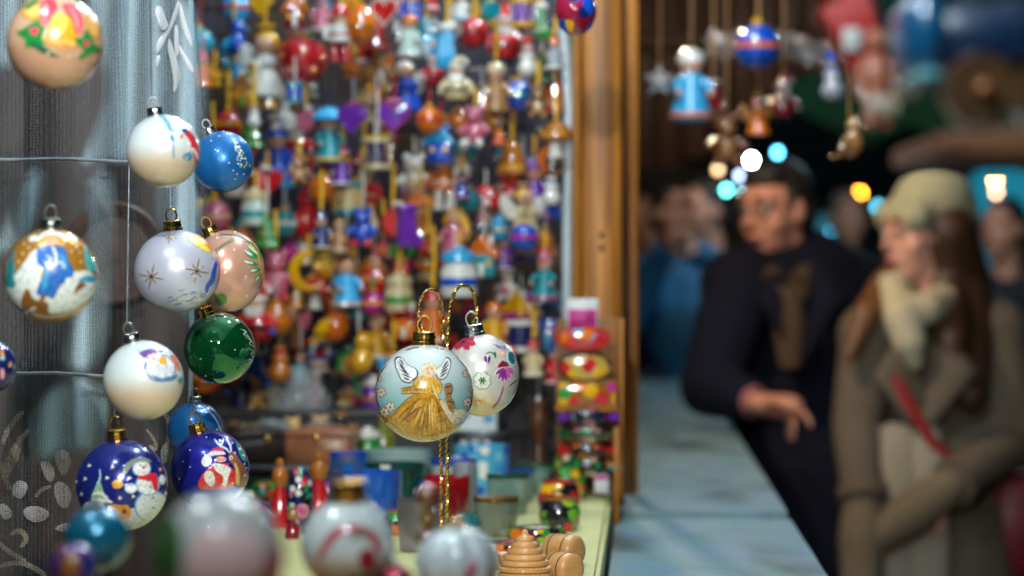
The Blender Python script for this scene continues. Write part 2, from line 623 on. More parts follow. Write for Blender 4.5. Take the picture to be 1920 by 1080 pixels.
def net_mat(name, a0, a1, col, scale, fade=False):
    m, nt, b = nodes_of(name)
    N, Lk = nt.nodes, nt.links
    tc = N.new('ShaderNodeTexCoord')
    vo = N.new('ShaderNodeTexVoronoi')
    vo.inputs['Scale'].default_value = scale
    vo.inputs['Randomness'].default_value = .25
    mr = N.new('ShaderNodeMapRange')
    mr.inputs['From Min'].default_value = .25
    mr.inputs['From Max'].default_value = .55
    mr.inputs['To Min'].default_value = a0
    mr.inputs['To Max'].default_value = a1
    mp = N.new('ShaderNodeMapping')
    mp.inputs['Scale'].default_value = (1, 0, 1)
    Lk.new(tc.outputs['Object'], mp.inputs['Vector'])
    Lk.new(mp.outputs['Vector'], vo.inputs['Vector'])
    Lk.new(vo.outputs['Distance'], mr.inputs['Value'])
    tr = N.new('ShaderNodeBsdfTransparent')
    tl = N.new('ShaderNodeBsdfTranslucent')
    df = N.new('ShaderNodeBsdfDiffuse')
    tl.inputs['Color'].default_value = col + (1,)
    df.inputs['Color'].default_value = col + (1,)
    m1 = N.new('ShaderNodeMixShader')
    m1.inputs[0].default_value = .35
    m2 = N.new('ShaderNodeMixShader')
    Lk.new(df.outputs[0], m1.inputs[1])
    Lk.new(tl.outputs[0], m1.inputs[2])
    if fade:
        fa = N.new('ShaderNodeAttribute')
        fa.attribute_name = 'gather'
        mu = N.new('ShaderNodeMath')
        mu.operation = 'MULTIPLY'
        Lk.new(mr.outputs[0], mu.inputs[0])
        Lk.new(fa.outputs['Fac'], mu.inputs[1])
        Lk.new(mu.outputs[0], m2.inputs[0])
    else:
        Lk.new(mr.outputs[0], m2.inputs[0])
    Lk.new(tr.outputs[0], m2.inputs[1])
    Lk.new(m1.outputs[0], m2.inputs[2])
    Lk.new(m2.outputs[0], N['Material Output'].inputs['Surface'])
    return m


def inside(x, y, poly):
    c = False
    j = len(poly) - 1
    for i in range(len(poly)):
        xi, yi = poly[i]
        xj, yj = poly[j]
        if (yi > y) != (yj > y) and x < (xj - xi) * (y - yi) / (yj - yi) + xi:
            c = not c
        j = i
    return c


def chaikin(p, n=2, closed=True):
    for _ in range(n):
        q = []
        L = len(p)
        for i in range(L if closed else L - 1):
            a, c = p[i], p[(i + 1) % L]
            q += [(a[0] * .75 + c[0] * .25, a[1] * .75 + c[1] * .25), (a[0] * .25 + c[0] * .75, a[1] * .25 + c[1] * .75)]
        p = q if closed else [p[0]] + q + [p[-1]]
    return p


def curtain_sheet(x0, x1, y0, y1, nx, ny, off, keep=None):
    vs, fs = [], []
    for j in range(ny + 1):
        for i in range(nx + 1):
            vs.append(cur(x0 + (x1 - x0) * i / nx, y0 + (y1 - y0) * j / ny, off))
    for j in range(ny):
        for i in range(nx):
            if keep is None or inside(x0 + (x1 - x0) * (i + .5) / nx, y0 + (y1 - y0) * (j + .5) / ny, keep):
                a = j * (nx + 1) + i
                fs.append((a, a + 1, a + nx + 2, a + nx + 1))
    used = sorted({i for f in fs for i in f})
    mpg = {k: i for i, k in enumerate(used)}
    return MB().add([vs[k] for k in used], [tuple(mpg[i] for i in f) for f in fs])


curtain = thing('lace_curtain', 'sheer white net curtain with lace flowers hanging in soft folds', 'curtain')
CT = (.60, .80, .92)
curtain_sheet(-160, 362, -160, 1180, 150, 40, 0).build('net', net_mat('sheer_net', .0, .085, CT, 330), curtain)
DBL = net_mat('sheer_net_folded', .50, .95, CT, 560, True)
for poly in ([(140, -60), (395, -60), (395, 350), (330, 345), (260, 312), (130, 325), (160, 260), (192, 165), (172, 100)],
             [(-60, -60), (95, -60), (82, 100), (10, 145), (-60, 130)],
             [(152, 305), (232, 303), (222, 470), (208, 708), (100, 708), (124, 600), (160, 480)],
             [(36, 305), (112, 308), (78, 430), (30, 490), (-50, 490), (4, 400)],
             [(285, 305), (390, 305), (390, 430), (375, 650), (305, 570), (284, 420)],
             [(76, 722), (170, 685), (226, 740), (188, 870), (140, 850), (60, 892), (40, 800)]):
    poly = chaikin(poly, 2)
    xs = [p[0] for p in poly]
    ys = [p[1] for p in poly]
    x0, x1, y0, y1 = min(xs), max(xs), min(ys), max(ys)
    nx, ny = int((x1 - x0) / 4) + 4, int((y1 - y0) / 4) + 4
    o = curtain_sheet(x0, x1, y0, y1, nx, ny, .010).build('gathered_fold', DBL, curtain)
    g = np.stack(np.meshgrid(np.linspace(x0, x1, nx + 1), np.linspace(y0, y1, ny + 1)), axis=-1).reshape(-1, 2)
    d = np.full(len(g), 1e9)
    for i in range(len(poly)):
        q, tt = np.array(poly[i - 1]), np.array(poly[i]) - np.array(poly[i - 1])
        f = np.clip(((g - q) @ tt) / max(tt @ tt, 1e-9), 0, 1)
        d = np.minimum(d, np.linalg.norm(g - q - f[:, None] * tt, axis=1))
    d = np.where([inside(a, c, poly) for a, c in g], d, 0)
    w = np.clip(d / 34, 0, 1)
    w = w * w * (3 - 2 * w) * (.72 + .28 * np.sin(g[:, 0] / 9. + g[:, 1] / 240.))
    at_ = o.data.attributes.new('gather', 'FLOAT', 'POINT')
    at_.data.foreach_set('value', w.astype(np.float32))
curtain_sheet(354, 363, -160, 1180, 3, 60, .002).build('hem', net_mat('hem_net', .55, .85, CT, 420), curtain)

LACE = pm('white_embroidery', (.74, .75, .78), .7, vary=.1, scale=400, bump=.3)
LACE2 = net_mat('embroidery_thin', .22, .45, (.62, .52, .42), 500)
LACE3 = net_mat('embroidery_pale', .25, .5, (.74, .72, .76), 500)


def embroider(polys, mat, off=.0135):
    for poly in polys:
        poly = chaikin(poly, 2)
        n = len(poly)
        cx = sum(p[0] for p in poly) / n
        cy = sum(p[1] for p in poly) / n
        vs = [cur(cx, cy, off + .002)] + [cur(cx + (p[0] - cx) * s, cy + (p[1] - cy) * s, off + (.002 if s < .9 else .0)) for s in (.55, 1) for p in poly]
        fs = [(0, 1 + i, 1 + (i + 1) % n) for i in range(n)]
        fs += [(1 + i, 1 + n + i, 1 + n + (i + 1) % n, 1 + (i + 1) % n) for i in range(n)]
        MB().add(vs, fs).build('lace_leaf', mat, curtain)


z1 = lambda pts: [(x / 2.7, y / 2.7) for x, y in pts]
embroider([z1(q) for q in ([(788, 40), (825, 25), (845, 90), (862, 135), (828, 160), (806, 110)],
                           [(905, -10), (870, 120), (846, 160), (800, 205), (795, 280), (822, 250), (848, 190), (885, 120), (918, 20)],
                           [(860, 180), (880, 240), (905, 330), (915, 400), (875, 488), (880, 410), (862, 300), (850, 240)],
                           [(915, -10), (940, 100), (972, 200), (975, 245), (940, 190), (912, 90)],
                           [(905, 210), (940, 280), (975, 330), (978, 380), (935, 320), (908, 260)],
                           [(888, 120), (905, 130), (912, 260), (893, 300), (884, 220)],
                           [(800, 280), (822, 280), (803, 355), (792, 320)])], LACE)
z3 = lambda pts: [(x / 2.842, 700 + y / 2.842) for x, y in pts]


def stroke_poly(pts, w):
    pts = chaikin(pts, 2, False)
    L, R_ = [], []
    for i, p in enumerate(pts):
        a, c = pts[max(0, i - 1)], pts[min(len(pts) - 1, i + 1)]
        dx, dy = c[0] - a[0], c[1] - a[1]
        d = math.hypot(dx, dy) or 1
        ww = w * (.35 + .65 * math.sin(math.pi * (i + .5) / len(pts)))
        L.append((p[0] - dy / d * ww, p[1] + dx / d * ww))
        R_.append((p[0] + dy / d * ww, p[1] - dx / d * ww))
    return L + R_[::-1]


def strip_on_curtain(pts, w, mat, off=.004):
    pts = chaikin(pts, 2, False)
    sp = stroke_poly(pts, w)
    n = len(sp) // 2
    vs = [cur(p[0], p[1], off) for p in sp]
    fs = [(i, i + 1, 2 * n - 2 - i, 2 * n - 1 - i) for i in range(n - 1)]
    MB().add(vs, fs).build('lace_stem', mat, curtain)


embroider([z3(q) for q in ([(215, 460), (270, 470), (300, 540), (265, 590), (232, 540)], [(290, 420), (345, 400), (385, 470), (340, 560), (300, 500)],
                           [(280, 590), (330, 570), (385, 640), (350, 730), (300, 700)], [(60, 640), (95, 560), (165, 590), (120, 680)],
                           [(120, 720), (200, 700), (275, 745), (215, 800), (140, 780)], [(270, 830), (350, 790), (390, 820), (350, 850)],
                           [(0, 690), (50, 700), (80, 760), (20, 790)], [(850, 420), (890, 350), (905, 440), (870, 500)], [(790, 370), (830, 400), (815, 455), (785, 430)])], LACE3)
for pts, w in (([(0, 480), (30, 330), (110, 220), (140, 205)], 5), ([(160, 300), (60, 430), (20, 560)], 5), ([(60, 620), (20, 520), (0, 460)], 6),
               ([(190, 660), (220, 620), (270, 600)], 3.5), ([(0, 1030), (110, 1000), (220, 1060), (240, 1090)], 5), ([(60, 860), (110, 830), (150, 880), (110, 930)], 5),
               ([(0, 900), (60, 960), (140, 1000)], 4.5), ([(855, 205), (900, 240), (905, 330), (880, 420)], 5), ([(775, 300), (820, 350), (835, 410)], 3),
               ([(30, 560), (100, 440), (115, 330)], 6)):
    strip_on_curtain(z3(pts), w, LACE2)

for py0, py1, x1, lab in ((297, 302, 250, 'thin white cord stretched across the curtain above the amber bauble'), (698, 704, 212, 'thin white cord stretched low across the curtain')):
    pts = [at(-60 + (x1 + 60) * i / 8, py0 + (py1 - py0) * i / 8 + 2 * math.sin(i), 2.30 + .27 * (-60 + (x1 + 60) * i / 8) / 362) for i in range(9)]
    o = MB().tube(pts, .0018, 8).build('cord', pm('grey_cord', (.20, .23, .25), .8), None)
    tag(o, lab, 'cord', 'cords across the curtain')

for px, py, r, lab in ((216, 474, 96, 'dark round wooden plate hung behind the curtain at bauble height'),):
    c = at(px, py, 3.16)
    k = S(r, 3.16)
    t = thing('wooden_plate', lab, 'plate', c - V((0, 0, k)), 'dark plate behind the curtain')
    MB().lathe([(0, .010), (k * .7, .010), (k * .78, .016), (k * .95, .022), (k, .018), (k * .98, .012), (k * .75, 0), (0, 0)], 40, Matrix.Translation((0, .01, k)) @ Matrix.Rotation(math.pi / 2, 4, 'X')).build('plate', wood('dark_plate', (.03, .013, .009), (.10, .04, .026), 9, (3, 3, 3), .45), t)

# ------------------------------------------------------------------ painted glass baubles
def seg_dist(P, a, c):
    a, c = np.array(a, float), np.array(c, float)
    d = c - a
    t = np.clip(((P - a) @ d) / max(d @ d, 1e-12), 0, 1)
    return np.linalg.norm(P - (a + t[:, None] * d), axis=1), t


def raster(P, shapes, aa):
    """P: points in the drawing's units; returns rgba of the paint on them, and how metallic it is"""
    n = len(P)
    rgb = np.zeros((n, 3))
    al = np.zeros(n)
    gm = np.zeros(n)
    for s in shapes:
        k = s[0]
        col = s[-1]
        met = 0.
        if isinstance(col, str):
            met = 1. if col in ('gold', 'dgold') else 0.
            col = {'gold': (.78, .40, .05), 'dgold': (.36, .15, .012)}.get(col) or CL[col]
        if k == 'e':
            _, cx, cy, rx, ry, rot, _c = s
            a = math.radians(rot)
            dx, dy = P[:, 0] - cx, P[:, 1] - cy
            u = (dx * math.cos(a) + dy * math.sin(a)) / rx
            v = (-dx * math.sin(a) + dy * math.cos(a)) / ry
            d = (np.sqrt(u * u + v * v) - 1) * min(rx, ry)
        elif k == 'p':
            pts = chaikin(s[1], 2)
            ins = np.zeros(n, bool)
            d = np.full(n, 1e9)
            j = len(pts) - 1
            for i in range(len(pts)):
                xi, yi = pts[i]
                xj, yj = pts[j]
                if abs(yj - yi) > 1e-9:
                    ins ^= ((yi > P[:, 1]) != (yj > P[:, 1])) & (P[:, 0] < (xj - xi) * (P[:, 1] - yi) / (yj - yi) + xi)
                d = np.minimum(d, seg_dist(P, pts[j], pts[i])[0])
                j = i
            d = np.where(ins, -d, d)
        else:
            pts = chaikin(s[1], 2, False) if len(s[1]) > 2 else s[1]
            w = s[2]
            d = np.full(n, 1e9)
            L = len(pts) - 1
            for i in range(L):
                q, t = seg_dist(P, pts[i], pts[i + 1])
                f = (i + t) / L
                d = np.minimum(d, q - w * (.45 + .55 * np.sin(np.pi * np.clip(f, .04, .96))))
        c = np.clip(.5 - d / aa, 0, 1)
        out = al + c * (1 - al)
        rgb = rgb * (1 - c[:, None]) + np.array(col)[None, :] * c[:, None]
        gm = gm * (1 - c) + met * c
        al = out
    return rgb, al, gm


def bauble_mat(name, col, metal, rough, coat, prough=.3, two=None, pearl=0.):
    m, nt, b = nodes_of(name)
    N, Lk = nt.nodes, nt.links
    at_ = N.new('ShaderNodeAttribute')
    at_.attribute_name = 'paint'
    ag = N.new('ShaderNodeAttribute')
    ag.attribute_name = 'gilt'
    nz = N.new('ShaderNodeTexNoise')
    nz.inputs['Scale'].default_value = 45
    nz.inputs['Detail'].default_value = 5
    tc = N.new('ShaderNodeTexCoord')
    Lk.new(tc.outputs['Object'], nz.inputs['Vector'])
    bc = N.new('ShaderNodeMix')
    bc.data_type = 'RGBA'
    bc.inputs['A'].default_value = tuple(c * .88 for c in col) + (1,)
    bc.inputs['B'].default_value = tuple(min(1, c * 1.1) for c in col) + (1,)
    Lk.new(nz.outputs['Fac'], bc.inputs['Factor'])
    base = bc.outputs['Result']
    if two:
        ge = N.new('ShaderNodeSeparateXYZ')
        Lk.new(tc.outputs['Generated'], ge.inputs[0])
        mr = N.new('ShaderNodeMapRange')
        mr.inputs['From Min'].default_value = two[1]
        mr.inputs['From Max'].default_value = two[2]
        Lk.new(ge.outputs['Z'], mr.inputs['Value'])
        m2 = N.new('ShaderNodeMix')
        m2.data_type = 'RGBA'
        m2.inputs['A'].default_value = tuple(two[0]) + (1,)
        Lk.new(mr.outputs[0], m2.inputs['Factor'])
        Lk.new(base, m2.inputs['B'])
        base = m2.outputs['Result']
    mx = N.new('ShaderNodeMix')
    mx.data_type = 'RGBA'
    Lk.new(at_.outputs['Alpha'], mx.inputs['Factor'])
    Lk.new(base, mx.inputs['A'])
    pn = N.new('ShaderNodeTexNoise')
    pn.inputs['Scale'].default_value = 320
    pn.inputs['Detail'].default_value = 3
    Lk.new(tc.outputs['Object'], pn.inputs['Vector'])
    pr = N.new('ShaderNodeMapRange')
    pr.inputs['From Min'].default_value = .3
    pr.inputs['From Max'].default_value = .7
    pr.inputs['To Min'].default_value = .66
    pr.inputs['To Max'].default_value = 1.16
    Lk.new(pn.outputs['Fac'], pr.inputs['Value'])
    pv = N.new('ShaderNodeVectorMath')
    pv.operation = 'SCALE'
    Lk.new(at_.outputs['Color'], pv.inputs[0])
    Lk.new(pr.outputs[0], pv.inputs['Scale'])
    Lk.new(pv.outputs[0], mx.inputs['B'])
    Lk.new(mx.outputs['Result'], b.inputs['Base Color'])
    a = N.new('ShaderNodeMix')
    a.inputs['A'].default_value = metal
    Lk.new(at_.outputs['Alpha'], a.inputs['Factor'])
    Lk.new(ag.outputs['Fac'], a.inputs['B'])
    Lk.new(a.outputs['Result'], b.inputs['Metallic'])
    r = N.new('ShaderNodeMix')
    r.inputs['A'].default_value = rough
    r.inputs['B'].default_value = prough
    Lk.new(at_.outputs['Alpha'], r.inputs['Factor'])
    Lk.new(r.outputs['Result'], b.inputs['Roughness'])
    b.inputs['Coat Weight'].default_value = coat
    b.inputs['Coat Roughness'].default_value = .03
    return m


def bauble(label, px, py, r, Y, col, metal=.6, rough=.25, coat=.3, shapes=(), frame=None, tilt=0., cap='gold', thread=None, sx=1., sz=1.,
           dense=False, two=None, prough=.3, cat='bauble', relief=.00035, group='painted glass baubles hung in front of the curtain', capk=.20):
    c = at(px, py, Y)
    R_ = r / FPX * Y
    rx, rz = R_ * sx, R_ * sz
    t = thing('glass_bauble', label, cat, c - V((0, 0, rz)), group)
    f = (V((0, 0, CAMZ)) - c).normalized()
    right = V((0, 0, 1)).cross(f).normalized()
    up = f.cross(right)
    nr, ns = (170, 300) if dense else (110, 200)
    th = np.linspace(0, math.pi, nr + 1)
    ph = np.linspace(0, 2 * math.pi, ns, endpoint=False)
    T, Pp = np.meshgrid(th[1:-1], ph, indexing='ij')
    u = (np.sin(T) * np.cos(Pp)).ravel()
    v = (np.sin(T) * np.sin(Pp)).ravel()
    w = np.cos(T).ravel()
    u = np.concatenate([[0], u, [0]])
    v = np.concatenate([[0], v, [0]])
    w = np.concatenate([[1], w, [-1]])
    D = u[:, None] * np.array(right) + v[:, None] * np.array(up) + w[:, None] * np.array(f)
    n = len(u)
    rgb, al, gm = np.zeros((n, 3)), np.zeros(n), np.zeros(n)
    if shapes:
        x0, y0, s = frame
        front = w > .02
        P = np.stack([(px + u * r * sx - x0) * s, (py - v * r * sz - y0) * s], axis=1)
        a_, b_, g_ = raster(P[front], shapes, aa=1.3 * s * .9)
        rgb[front], al[front], gm[front] = a_, b_, g_
    pos = D * np.array([rx, rx, rz]) + D * (al * relief)[:, None] + np.array([0, 0, rz])
    # faces
    fs = []
    idx = lambda i, j: 1 + i * ns + (j % ns)
    fs += [(0, idx(0, j), idx(0, j + 1)) for j in range(ns)]
    for i in range(nr - 2):
        o1, o2 = 1 + i * ns, 1 + (i + 1) * ns
        fs += [(o1 + j, o2 + j, o2 + (j + 1) % ns, o1 + (j + 1) % ns) for j in range(ns)]
    fs += [(n - 1, idx(nr - 2, j + 1), idx(nr - 2, j)) for j in range(ns)]
    me = bpy.data.meshes.new('glass_ball')
    me.from_pydata(pos.tolist(), [], fs)
    ca = me.color_attributes.new('paint', 'FLOAT_COLOR', 'POINT')
    ca.data.foreach_set('color', np.concatenate([rgb, al[:, None]], axis=1).astype(np.float32).ravel())
    fa = me.attributes.new('gilt', 'FLOAT', 'POINT')
    fa.data.foreach_set('value', gm.astype(np.float32))
    me.shade_smooth()
    me.materials.append(bauble_mat('bauble_glass', col, metal, rough, coat, prough, two))
    o = bpy.data.objects.new('glass_ball', me)
    COL.objects.link(o)
    o.parent = t
    # crimped cap with its wire loop, tilted with the bauble
    if cap:
        q = R_ * capk
        M = Matrix.Translation((0, 0, rz)) @ Matrix.Rotation(math.radians(tilt), 4, 'Y')
        zt = rz if abs(tilt) < 1 else (rx * math.sin(math.radians(abs(tilt))) ** 2 + rz * math.cos(math.radians(tilt)) ** 2)
        ring = []
        for (k, z) in ((1.12, -.35), (1.15, .12), (1.0, .2), (1.06, .5), (.98, .72), (1.05, .95), (.9, 1.08), (0, 1.12)):
            ring.append((q * k, zt + q * z))
        mb = MB()
        mb.lathe(ring, 36, M, .035, 12)
        mc = GOLD() if cap == 'gold' else SILV()
        co = mb.build('cap', mc, t)
        lp = [M @ V((math.sin(a) * q * .62, .0, zt + q * 1.66 - math.cos(a) * q * .8)) for a in np.linspace(.0, 2 * math.pi, 19)[:-1]]
        MB().tube(lp, q * .11, 6, True).build('wire_loop', mc, co)
        top = M @ V((0, 0, zt + q * 2.6))
        if thread:
            e = at(thread[0], thread[1], thread[2] if len(thread) > 2 else Y) - (c - V((0, 0, rz)))
            mid = top.lerp(e, .12)
            MB().tube([top, mid, e], .0005, 5).build('thread', WIRE(), t)
    return t


def dots(lst, r, c='W'):
    return [('e', x, y, r, r, 0, c) for x, y in lst]


def star(cx, cy, r, n=8, w=3., col='gold'):
    out = []
    for i in range(n):
        a = 2 * math.pi * i / n + .2
        k = r if i % 2 == 0 else r * .62
        out.append(('s', [(cx, cy), (cx + k * .5 * math.cos(a), cy + k * .5 * math.sin(a)), (cx + k * math.cos(a), cy + k * math.sin(a))], w, col))
    return out


def blossom(cx, cy, r, n, col, edge, core, sq=1., pw=.42):
    out = []
    for pas in (0, 1):
        for i in range(n):
            a = 2 * math.pi * i / n + .3
            x, y = cx + r * .6 * math.cos(a), cy + r * .6 * math.sin(a) * sq
            g = 3.5 if pas == 0 else 0
            out.append(('e', x, y, r * .42 + g, (r * pw * .62 + g) * (1 if sq == 1 else .8), math.degrees(math.atan2(math.sin(a) * sq, math.cos(a))), edge if pas == 0 else col))
    out.append(('e', cx, cy, r * .2, r * .2 * sq, 0, core))
    return out


def petal(x0, y0, x1, y1, w, c):
    mx, my = (x0 + x1) / 2, (y0 + y1) / 2
    L = math.hypot(x1 - x0, y1 - y0)
    nx, ny = -(y1 - y0) / L * w, (x1 - x0) / L * w
    return ('p', [(x0, y0), (mx + nx, my + ny), (x1, y1), (mx - nx, my - ny)], c)


Z3 = (680, 600, 2.841)
WBR = (.20, .07, .03)
PEACH = (.80, .56, .38)
ink = (.02, .02, .05)
# ---- angel
sh = [('p', [(60, 470), (140, 520), (200, 455), (262, 398), (320, 382), (395, 390), (425, 440), (480, 512), (560, 520), (590, 470), (620, 640), (330, 680), (60, 640)], (.50, .24, .02)),
      ('p', [(300, 470), (340, 440), (372, 640), (330, 650)], (.62, .33, .03)), ('p', [(400, 470), (440, 520), (450, 640), (400, 640)], (.60, .31, .03)),
      ('p', [(180, 500), (240, 450), (230, 590), (190, 580)], (.58, .29, .03)), ('p', [(470, 520), (500, 560), (480, 600), (455, 560)], (.62, .34, .05)),
      ('p', [(405, 430), (425, 425), (480, 480), (545, 470), (560, 500), (520, 545), (480, 555), (440, 500)], (.72, .60, .40)),
      ('s', [(225, 530), (262, 492), (305, 462)], 7, WBR), ('s', [(238, 540), (285, 500), (318, 455)], 4, (.28, .11, .01)), ('s', [(290, 600), (310, 520), (320, 470)], 4, (.30, .13, .01)),
      ('s', [(350, 610), (352, 520), (340, 450)], 3, (.33, .14, .01)), ('s', [(420, 610), (415, 530), (395, 460)], 3.5, (.30, .13, .01)), ('s', [(410, 540), (450, 520)], 4, WBR), ('s', [(405, 488), (425, 475)], 4, WBR),
      ('s', [(180, 540), (215, 500), (250, 450)], 3, (.30, .13, .01)), ('s', [(460, 600), (470, 560), (450, 520)], 3, (.32, .14, .01)),
      ('p', [(425, 345), (470, 335), (478, 375), (458, 410), (488, 440), (475, 505), (445, 455), (440, 415)], (.33, .17, .06)), ('s', [(435, 360), (472, 352)], 3, ink), ('s', [(445, 395), (470, 388)], 3, ink),
      ('s', [(450, 430), (482, 440)], 3, ink), ('s', [(455, 460), (478, 470)], 3, WBR),
      ('p', [(262, 345), (290, 305), (345, 290), (405, 318), (425, 355), (400, 400), (330, 392), (285, 372)], (.66, .38, .04)), ('s', [(300, 330), (320, 370)], 3, (.36, .16, .02)), ('s', [(380, 330), (370, 390)], 3, (.36, .16, .02)),
      ('s', [(370, 345), (385, 390), (400, 420)], 3.5, (.80, .66, .40)),
      ('p', [(205, 368), (225, 355), (335, 355), (340, 376), (255, 394), (208, 390)], (.52, .30, .05))]
ra = random.Random(11)
fold = []
for i in range(46):
    u = i / 45
    x1_, y1_ = 120 + 450 * u + ra.uniform(-14, 14), 560 + 80 * math.sin(math.pi * u) + ra.uniform(-40, 15)
    x0_, y0_ = 300 + 110 * u + ra.uniform(-8, 8), 395 + ra.uniform(0, 60)
    a_, b_ = ra.uniform(0, .3), ra.uniform(.65, 1)
    c_ = ra.choice([(.30, .13, .012), (.72, .42, .06), (.62, .32, .03), (.80, .54, .14), (.38, .17, .015), (.22, .09, .02)])
    p0_, p1_ = (x0_ + (x1_ - x0_) * a_, y0_ + (y1_ - y0_) * a_), (x0_ + (x1_ - x0_) * b_, y0_ + (y1_ - y0_) * b_)
    m_ = ((p0_[0] + p1_[0]) / 2 + ra.uniform(-10, 10), (p0_[1] + p1_[1]) / 2 + ra.uniform(-4, 10))
    fold.append(('s', [p0_, m_, p1_], ra.uniform(1.6, 5), c_))
sh = sh[:5] + fold + sh[5:]
for i in range(16):
    x, y = ra.uniform(280, 410), ra.uniform(310, 385)
    sh.append(('s', [(x, y), (x + ra.uniform(-12, 12), y + ra.uniform(10, 26))], ra.uniform(1.5, 3.2), ra.choice([(.36, .16, .02), (.82, .58, .18), (.26, .11, .02)])))
sh += [('s', [(148, 530), (190, 470), (245, 410), (320, 384)], 2.2, WBR), ('s', [(290, 306), (264, 345), (288, 372)], 2, WBR), ('s', [(405, 318), (428, 352), (410, 400)], 2, WBR), ('s', [(205, 366), (262, 350), (332, 354)], 2, WBR), ('s', [(425, 345), (470, 333), (480, 375), (460, 410), (492, 440), (476, 508)], 2.2, (.12, .05, .02))]
sh += dots([(225 + i * 17, 376 - i * 1.2) for i in range(7)], 5, WBR)
sh += [('s', [(206, 366), (270, 360), (335, 356)], 2.5, 'gold'), ('s', [(206, 392), (262, 395), (340, 378)], 2.5, 'gold')]
for wing, fe in (([(184, 208), (212, 203), (238, 245), (282, 262), (288, 300), (262, 318), (250, 334), (212, 322), (196, 282), (180, 240)], [((195, 225), (225, 262)), ((200, 245), (238, 282)), ((208, 268), (250, 296)), ((215, 290), (255, 308)), ((222, 308), (250, 322)), ((200, 212), (222, 240))]),
                 ([(440, 200), (465, 222), (458, 262), (440, 308), (412, 318), (395, 300), (388, 268), (420, 246)], [((452, 222), (424, 256)), ((455, 240), (418, 275)), ((450, 262), (412, 290)), ((440, 285), (412, 304))])):
    cx, cy = sum(p[0] for p in wing) / len(wing), sum(p[1] for p in wing) / len(wing)
    wing = [(cx + (x - cx) * 1.22, cy + (y - cy) * 1.14) for x, y in wing]
    sh += [('p', wing, ink)]
    sh += [('p', [(cx + (x - cx) * .88, cy + (y - cy) * .9) for x, y in wing], (.74, .76, .74))]
    sh += [('s', [a, c], 4.2, (.015, .03, .09)) for a, c in fe]
sh += [('e', 352, 268, 37, 40, 0, (.80, .60, .36)), ('e', 356, 276, 22, 26, 0, PEACH), ('s', [(322, 290), (318, 262), (340, 238), (372, 238), (386, 262), (384, 292)], 7, (.82, .66, .42)), ('s', [(338, 262), (346, 260)], 1.6, WBR), ('s', [(362, 262), (370, 262)], 1.6, WBR), ('s', [(350, 290), (360, 290)], 1.6, (.5, .1, .08))]
for cx, cy, r in ((102, 384, 26), (150, 462, 26), (118, 490, 26), (557, 438, 25), (545, 288, 18), (92, 312, 14), (575, 370, 14), (505, 535, 16)):
    sh += blossom(cx, cy, r, 6, (.76, .66, .56), WBR, WBR)
for q in ([(80, 330), (92, 290), (130, 240)], [(72, 380), (78, 430), (100, 470)], [(500, 200), (550, 250), (580, 320)], [(585, 380), (580, 440), (560, 490)], [(110, 510), (150, 545), (200, 580)], [(230, 165), (270, 152), (300, 150)], [(380, 150), (430, 160)]):
    sh.append(('s', q, 4, WBR))
bauble('pale blue glass bauble painted with a golden angel, hung on a gold twisted stand', 796, 736, 92.5, 2.45, (.66, .76, .78), .12, .12, 1., sh, Z3, 0, 'gold', None, dense=True, two=((.22, .46, .52), .38, .88), group='baubles on gold wire stands', prough=.22, capk=.225)  # deeper teal below: light from above put into the base colour

# ---- fairy
VIO = (.16, .015, .22)
sh = blossom(535, 118, 70, 7, (.50, .015, .06), (.72, .66, .62), ink, .52, .5)
sh += [('s', [(648, 195), (668, 172), (695, 178), (708, 205)], 4, (.02, .12, .04)), ('p', [(695, 175), (706, 168), (712, 190), (705, 205), (695, 195)], (.02, .16, .06)),
       ('p', [(638, 195), (662, 182), (686, 195), (688, 230), (668, 238), (648, 232)], (.74, .66, .74)), ('e', 655, 212, 9, 20, -12, VIO), ('e', 672, 214, 9, 20, 12, VIO), ('s', [(663, 192), (664, 230)], 1.6, 'W')]
for i in range(4):
    sh += [petal(700 + i * 13, 118 + i * 2, 730 + i * 10, 172, 8, 'W'), petal(703 + i * 13, 124 + i * 2, 730 + i * 10, 168, 5, (.20, .06, .34))]
sh += [('e', 738, 180, 20, 17, 25, (.85, .55, .38)), ('p', [(765, 168), (798, 158), (818, 205), (812, 244), (790, 250), (768, 222)], 'W'), ('p', [(770, 174), (795, 166), (812, 206), (806, 236), (790, 240), (774, 220)], (.02, .22, .28)),
       ('s', [(775, 190), (805, 230)], 2, ink), ('s', [(785, 180), (810, 205)], 2, ink), ('p', [(735, 215), (770, 225), (782, 250), (740, 252), (715, 258), (720, 240)], (.24, .01, .05)), ('s', [(742, 215), (715, 240), (708, 255)], 4, (.8, .5, .34))]
for x, y in ((694, 300), (712, 330), (735, 346), (762, 346), (790, 330), (812, 300), (820, 276)):
    sh += [petal(758, 248, x, y, 17, 'W')]
for x, y in ((698, 297), (715, 325), (737, 340), (762, 340), (787, 325), (807, 297), (814, 276)):
    sh += [petal(758, 250, x, y, 12, (.30, .03, .34) if x < 770 else (.62, .12, .44))]
sh += dots([(708, 298), (722, 320), (740, 330), (764, 328), (785, 315)], 3.5)
sh += [('s', [(748, 350), (738, 390), (722, 432), (690, 466)], 5.5, (.42, .08, .30)), ('s', [(778, 352), (800, 335), (822, 318)], 4, ink), ('s', [(714, 440), (690, 468)], 5, (.22, .02, .06))]
sh += blossom(637, 322, 46, 8, (.66, .70, .62), (.02, .22, .08), (.01, .16, .05), 1., .55)
sh += dots([(637 + 14 * math.cos(i * 1.05), 322 + 14 * math.sin(i * 1.05)) for i in range(6)], 5.5, (.01, .16, .05))
